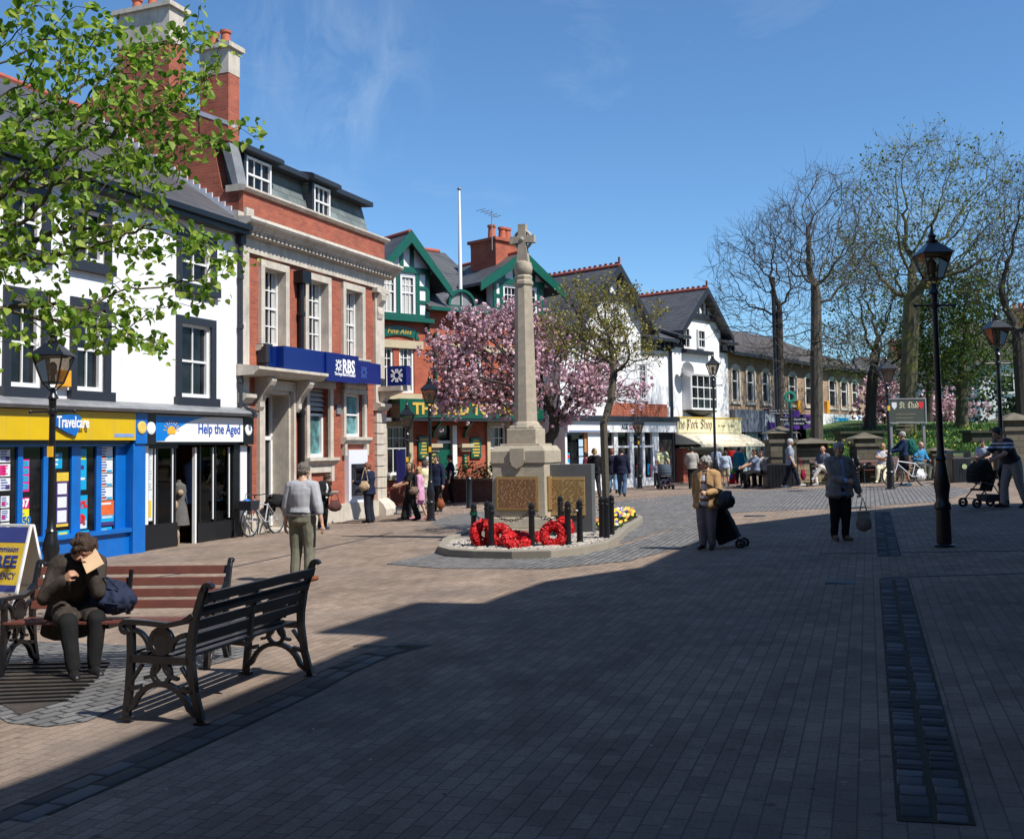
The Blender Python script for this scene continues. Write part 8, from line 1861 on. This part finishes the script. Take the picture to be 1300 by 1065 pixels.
# 17-20 the row along the park wall
def sitter(px_, zoff, label, face, **k):
    q = at(px_, 600, 36.15); z = gz(q.x, 36.3); return person(label, (q.x, 36.15, z), face, k.pop('H', 1.72), hip=k.pop('hip', .325), sit=True, **k)
sitter(1046, 0, 'balding man in grey jacket and white trousers seated with legs crossed', -50, hair=('bald','white'), sk=skin2, jacket=('long', cloth('grey_blouson', (.13,.14,.17))), legs=('trousers', cloth('white_linen', ())), shoes=cloth('grey_trainer', (.3,.3,.3)), Lf=(.0,-.36,.14,20), Rf=(-.02,-.25,0,0), Lh=(.06,-.2,.4,1), Rh=(-.06,-.2,.42,1), head=(0,0,0), bulk=1.08)
sitter(1122, 0, 'bald man in white shirt and cream trousers seated with folded arms', -25, hair=('bald','grey'), sk=skin2, top=('short', cloth('white_cotton', ()), .018), legs=('trousers', cloth('cream_chino', (.6,.55,.4))), shoes=cloth('cream_chino', ()), Lf=(.02,-.42,0,0), Rf=(-.1,-.3,0,0), Lh=(-.05,-.15,.5,1), Rh=(.06,-.16,.49,1), bulk=1.1, lean=-6)
sitter(1166, 0, 'elderly man in bright blue shirt seated behind the bicycle', 20, hair=('bald','white'), top=('long', cloth('azure', (.05,.25,.45)), .018), legs=('trousers', kh), shoes=m_leather, Lf=(.05,-.25,0), Rf=(-.05,-.25,0), Lh=(.1,-.22,.4,1), Rh=(-.1,-.22,.4,1), lean=12, bulk=1.1)
sitter(1250, 0, 'person in pale blue top and dark trousers sitting on the wall near the right edge', -35, H=1.66, hair=('short','dark'), top=('short', cloth('sky_cotton', ())), legs=('trousers', blk), shoes=m_leather, Lf=(.04,-.4,.1,20), Rf=(-.05,-.3,.02), Lh=(.08,-.22,.4,1), Rh=(-.08,-.22,.4,1), lean=12)
g, hM = stand(1149, 617, 547); nvs = cloth('navy_cycle', (.012,.03,.075))
r19 = person('cyclist in navy top and shorts with a green rucksack standing by his bicycle', g, -96, hM, sk=skin2, hair=('short','grey'), top=('long', nvs, .018), legs=('shorts', cloth('black_lycra', (.012,.012,.016))), shoes=cloth('blue_trainer', (.06,.15,.25)), Rh=(-.06,-.26,.62,1), Lh=(.06,-.24,.62,1), Lf=(.05,.05,0), Rf=(-.05,-.06,0), bulk=1.08, grip=(.9,.9))
c = r19['S'](.2,0,-.13); t = thing('rucksack', 'dark green rucksack on the back of the standing cyclist', 'rucksack', (c.x,c.y,c.z-.24), 0); m = MB(); m.ell((0,0,.2), (.17,.17,.27)); m.ell((.08,0,.14),(.14,.13,.16)); flesh('body', m, cloth('bottle_green', (.01,.1,.08)), t, vox=.012, smooth=4, wr=.015, wsc=12); MB().tube([(-.1,-.1,.42),(-.26,-.11,.46),(-.28,-.1,.25),(-.12,-.12,.05)], .018, 6).build('strap', m_iron, t)
# bicycles
def bicycle(loc, rz, label, fm_=None, wr_=.34, pannier=False, tiltx=0):
    t = thing('bicycle', label, 'bicycle', loc, rz); t.rotation_euler = (R(tiltx), 0, rz); fm_ = fm_ or M('silver_frame', (.6,.62,.66), .3, .05, 5, metal=.3)
    for x in (-.53, .53):
        w = MB().torus((x,0,wr_), wr_, .02, 'y', 36, 8).build('wheel', m_iron, t, lab='front wheel' if x > 0 else 'rear wheel'); MB().torus((x,0,wr_), wr_-.025, .01, 'y', 36, 6).build('rim', m_lead, w)
        s = MB()
        for i in range(16): a = i*PI/8; s.tube([(x,0,wr_),(x+(wr_-.02)*math.cos(a),0,wr_+(wr_-.02)*math.sin(a))], .0022, 3)
        s.ell((x,0,wr_), (.03,.04,.03), 8, 6); s.build('spokes', m_lead, w)
    f = MB(); bb, st_, hd_, ra = (-.08,0,.3), (-.22,0,.82), (.34,0,.86), (-.53,0,wr_)
    for a, b in ((bb,(-.2,0,.74)),(bb,(.37,0,.7)),((-.19,0,.7),(.36,0,.78)),((.38,0,.66),hd_)): f.tube([a,b], .017, 8)
    for s in (-1, 1): f.tube([ra,(ra[0],s*.05,ra[2]),(bb[0],s*.03,bb[2])], .009, 6); f.tube([(ra[0],s*.05,ra[2]),(-.2,s*.02,.7)], .008, 6); f.tube([(.53,s*.05,wr_),(.42,s*.05,.6),(.385,0,.67)], .012, 6)
    f.build('frame', fm_, t)
    m = MB(); m.tube([hd_,(.33,0,.95)], .013, 6); m.tube([(.27,-.29,.99),(.34,-.18,.97),(.35,0,.96),(.34,.18,.97),(.27,.29,.99)], .012, 6); m.build('handlebar', m_iron, t)
    m = MB(); m.tube([(-.2,0,.72),(-.235,0,.88)], .012, 6); m.ell((-.25,0,.91), (.13,.06,.03)); m.ell((-.31,0,.91), (.08,.085,.03)); m.build('saddle', m_iron, t)
    m = MB(); m.torus((-.08,0,.3), .09, .006, 'y', 20, 4); m.tube([(-.08,.03,.3),(-.02,.09,.16)], .01, 5); m.tube([(-.08,-.03,.3),(-.14,-.09,.44)], .01, 5); m.box(-.06,.02,.08,.16,.14,.165); m.box(-.18,-.1,-.16,-.08,.43,.455); m.build('crank', m_iron, t)
    if pannier:
        m = MB(); m.ell((-.52,.0,.78), (.26,.2,.17)); m.ell((-.5,-.16,.62), (.2,.1,.2)); m.ell((-.62,.1,.8), (.18,.14,.12)); flesh('pannier', m, cloth('black_nylon', ()), t, vox=.014, smooth=3, wr=.03, wsc=9)
        m = MB(); m.frustum(.42,.72,-.16,.16,.62,.84,-.03); m.build('basket', m_char, t); MB().ell((.58,-.05,.82),(.1,.1,.06)).build('bottle', m_blue, t)
    return t
g = G(334, 688); a_ = FW; q = a_.st(334, 675, -.45); p = a_.W(q[0], -.45, 0); bicycle((p.x, p.y, gz(p.x,p.y)), a_.rz+PI, 'silver bicycle with black pannier bag leaning beside the bank doorway', pannier=True, tiltx=0)
g = G(1149.5, 617); bicycle((g.x, g.y-.38, gz(g.x, g.y-.4)), R(180+4), 'white framed bicycle held by the standing cyclist', M('white_frame', (.7,.7,.72), .3))
bagmesh('carrier_bag', 'white plastic carrier bag on the ground behind the bicycle wheel', 'bag', (at(1171,612,35.4).x, 35.6, gz(14,35.6)), (.4,.3,.42), m_txtw, 0)
# 21 man with pushchair at right
g, hM = stand(1288, 645, 549); stp = STR('navy_with_stripes', [(0,(.012,.014,.03)),(.82,(.45,.55,.7)),(.845,(.012,.014,.03)),(.87,(.5,.5,.52)),(.895,(.012,.014,.03))], 2, 1.5, off=.0)
r21 = person('man in dark top with pale shoulder stripes leaning over a pushchair at right', (g.x, g.y, g.z), -75, 1.75, hair=('short','dark'), top=('short', stp, .02), legs=('trousers', cloth('grey_jean', (.26,.26,.25)), 1.3), shoes=m_leather, lean=26, Lf=(.06,.1,0,10), Rf=(-.06,-.12,0), Lh=(.13,-.36,.58,1), Rh=(-.13,-.36,.58,1), head=(0,10,0), bulk=1.12, grip=(.9,.9))
g2_ = G(1262, 644); pushchair((g2_.x-.2, g2_.y+.05, g2_.z), R(-78), 'black pushchair in the shade at the right edge pushed by the leaning man', cloth('black_nylon', ()), sc=1.05)
g3_ = G(1244, 634); person('person crouched low with a bag beyond the black pushchair in the shade', (g3_.x+.1, g3_.y+3.2, g3_.z), -60, 1.6, hair=('short','grey'), jacket=('long', cloth('black_nylon', ())), legs=('trousers', blk), shoes=m_leather, hip=.325, sit=True, Lf=(.05,-.25,0), Rf=(-.05,-.25,0)) if False else None
finish_flesh()
# ================================================================== camera, light, sky
cd = bpy.data.cameras.new('camera'); co = bpy.data.objects.new('camera', cd); COL.objects.link(co)
cd.sensor_width = 36; cd.lens = 36*FPX/1300; cd.shift_y = -45/1300; cd.shift_x = 0; cd.clip_end = 2000; cd.clip_start = .05
mat3 = Matrix((CR, CU, -_f)).transposed(); co.matrix_world = Matrix.Translation(CAM) @ mat3.to_4x4(); scene.camera = co
sd = bpy.data.lights.new('sun', 'SUN'); sd.energy = 5.0; sd.angle = R(.53); sd.color = (1, .95, .87); so = bpy.data.objects.new('sun', sd); COL.objects.link(so)
dv = V(SUN_DIR.x*math.cos(SUN_EL), SUN_DIR.y*math.cos(SUN_EL), math.sin(SUN_EL)); so.rotation_euler = dv.to_track_quat('Z', 'Y').to_euler(); so.location = (20, -10, 40)
w = bpy.data.worlds.new('World'); scene.world = w; w.use_nodes = True; nt = w.node_tree
for n in list(nt.nodes): nt.nodes.remove(n)
sk = nt.nodes.new('ShaderNodeTexSky'); sk.sky_type = 'NISHITA'; sk.sun_disc = False; sk.sun_elevation = SUN_EL; sk.sun_rotation = math.atan2(SUN_DIR.x, SUN_DIR.y)
sk.altitude = 0; sk.air_density = 1.0; sk.dust_density = .1; sk.ozone_density = 5.0
bg = nt.nodes.new('ShaderNodeBackground'); bg.inputs[1].default_value = .094; ow = nt.nodes.new('ShaderNodeOutputWorld')
tc = nt.nodes.new('ShaderNodeTexCoord'); mp = N(nt, 'Mapping'); mp.inputs['Scale'].default_value = (1.6, 1.6, 5); nt.links.new(tc.outputs['Generated'], mp.inputs[0])
cn_ = N(nt, 'TexNoise', Scale=2.2, Detail=9.0, Roughness=.62, Distortion=.6); nt.links.new(mp.outputs[0], cn_.inputs['Vector'])
wisp = ramp(nt, cn_.outputs[0], [(.56, (0,0,0)), (.9, (.35,.35,.35))])
skc = mixc(nt, 1.0, sk.outputs[0], (.82,1.06,1.19), 'MULTIPLY')
wd_ = ray(425, 75).normalized(); dt = N(nt, 'VectorMath', operation='DOT_PRODUCT'); nt.links.new(tc.outputs['Generated'], dt.inputs[0]); dt.inputs[1].default_value = tuple(wd_)
mr = N(nt, 'MapRange'); nt.links.new(dt.outputs['Value'], mr.inputs[0]); mr.inputs[1].default_value = math.cos(R(6.5)); mr.inputs[2].default_value = 1; mr.interpolation_type = 'SMOOTHSTEP'
mp3 = N(nt, 'Mapping'); mp3.inputs['Scale'].default_value = (14, 14, 6); mp3.inputs['Rotation'].default_value = (0, R(35), 0); nt.links.new(tc.outputs['Generated'], mp3.inputs[0])
n7 = N(nt, 'TexNoise', Scale=1.4, Detail=9.0, Roughness=.65, Distortion=1.2); nt.links.new(mp3.outputs[0], n7.inputs['Vector'])
mu = N(nt, 'Math', operation='MULTIPLY'); nt.links.new(mr.outputs[0], mu.inputs[0]); nt.links.new(ramp(nt, n7.outputs[0], [(.42, (0,0,0)), (.8, (.18,.18,.18))]), mu.inputs[1])
nt.links.new(mixc(nt, mu.outputs[0], mixc(nt, wisp, skc, (5.0,6.0,7.0)), (7.0,8.0,8.6)), bg.inputs[0]); nt.links.new(bg.outputs[0], ow.inputs[0])
vs_ = scene.view_settings; vs_.view_transform = 'Standard'; vs_.look = 'None'; vs_.exposure = .5; vs_.gamma = 1
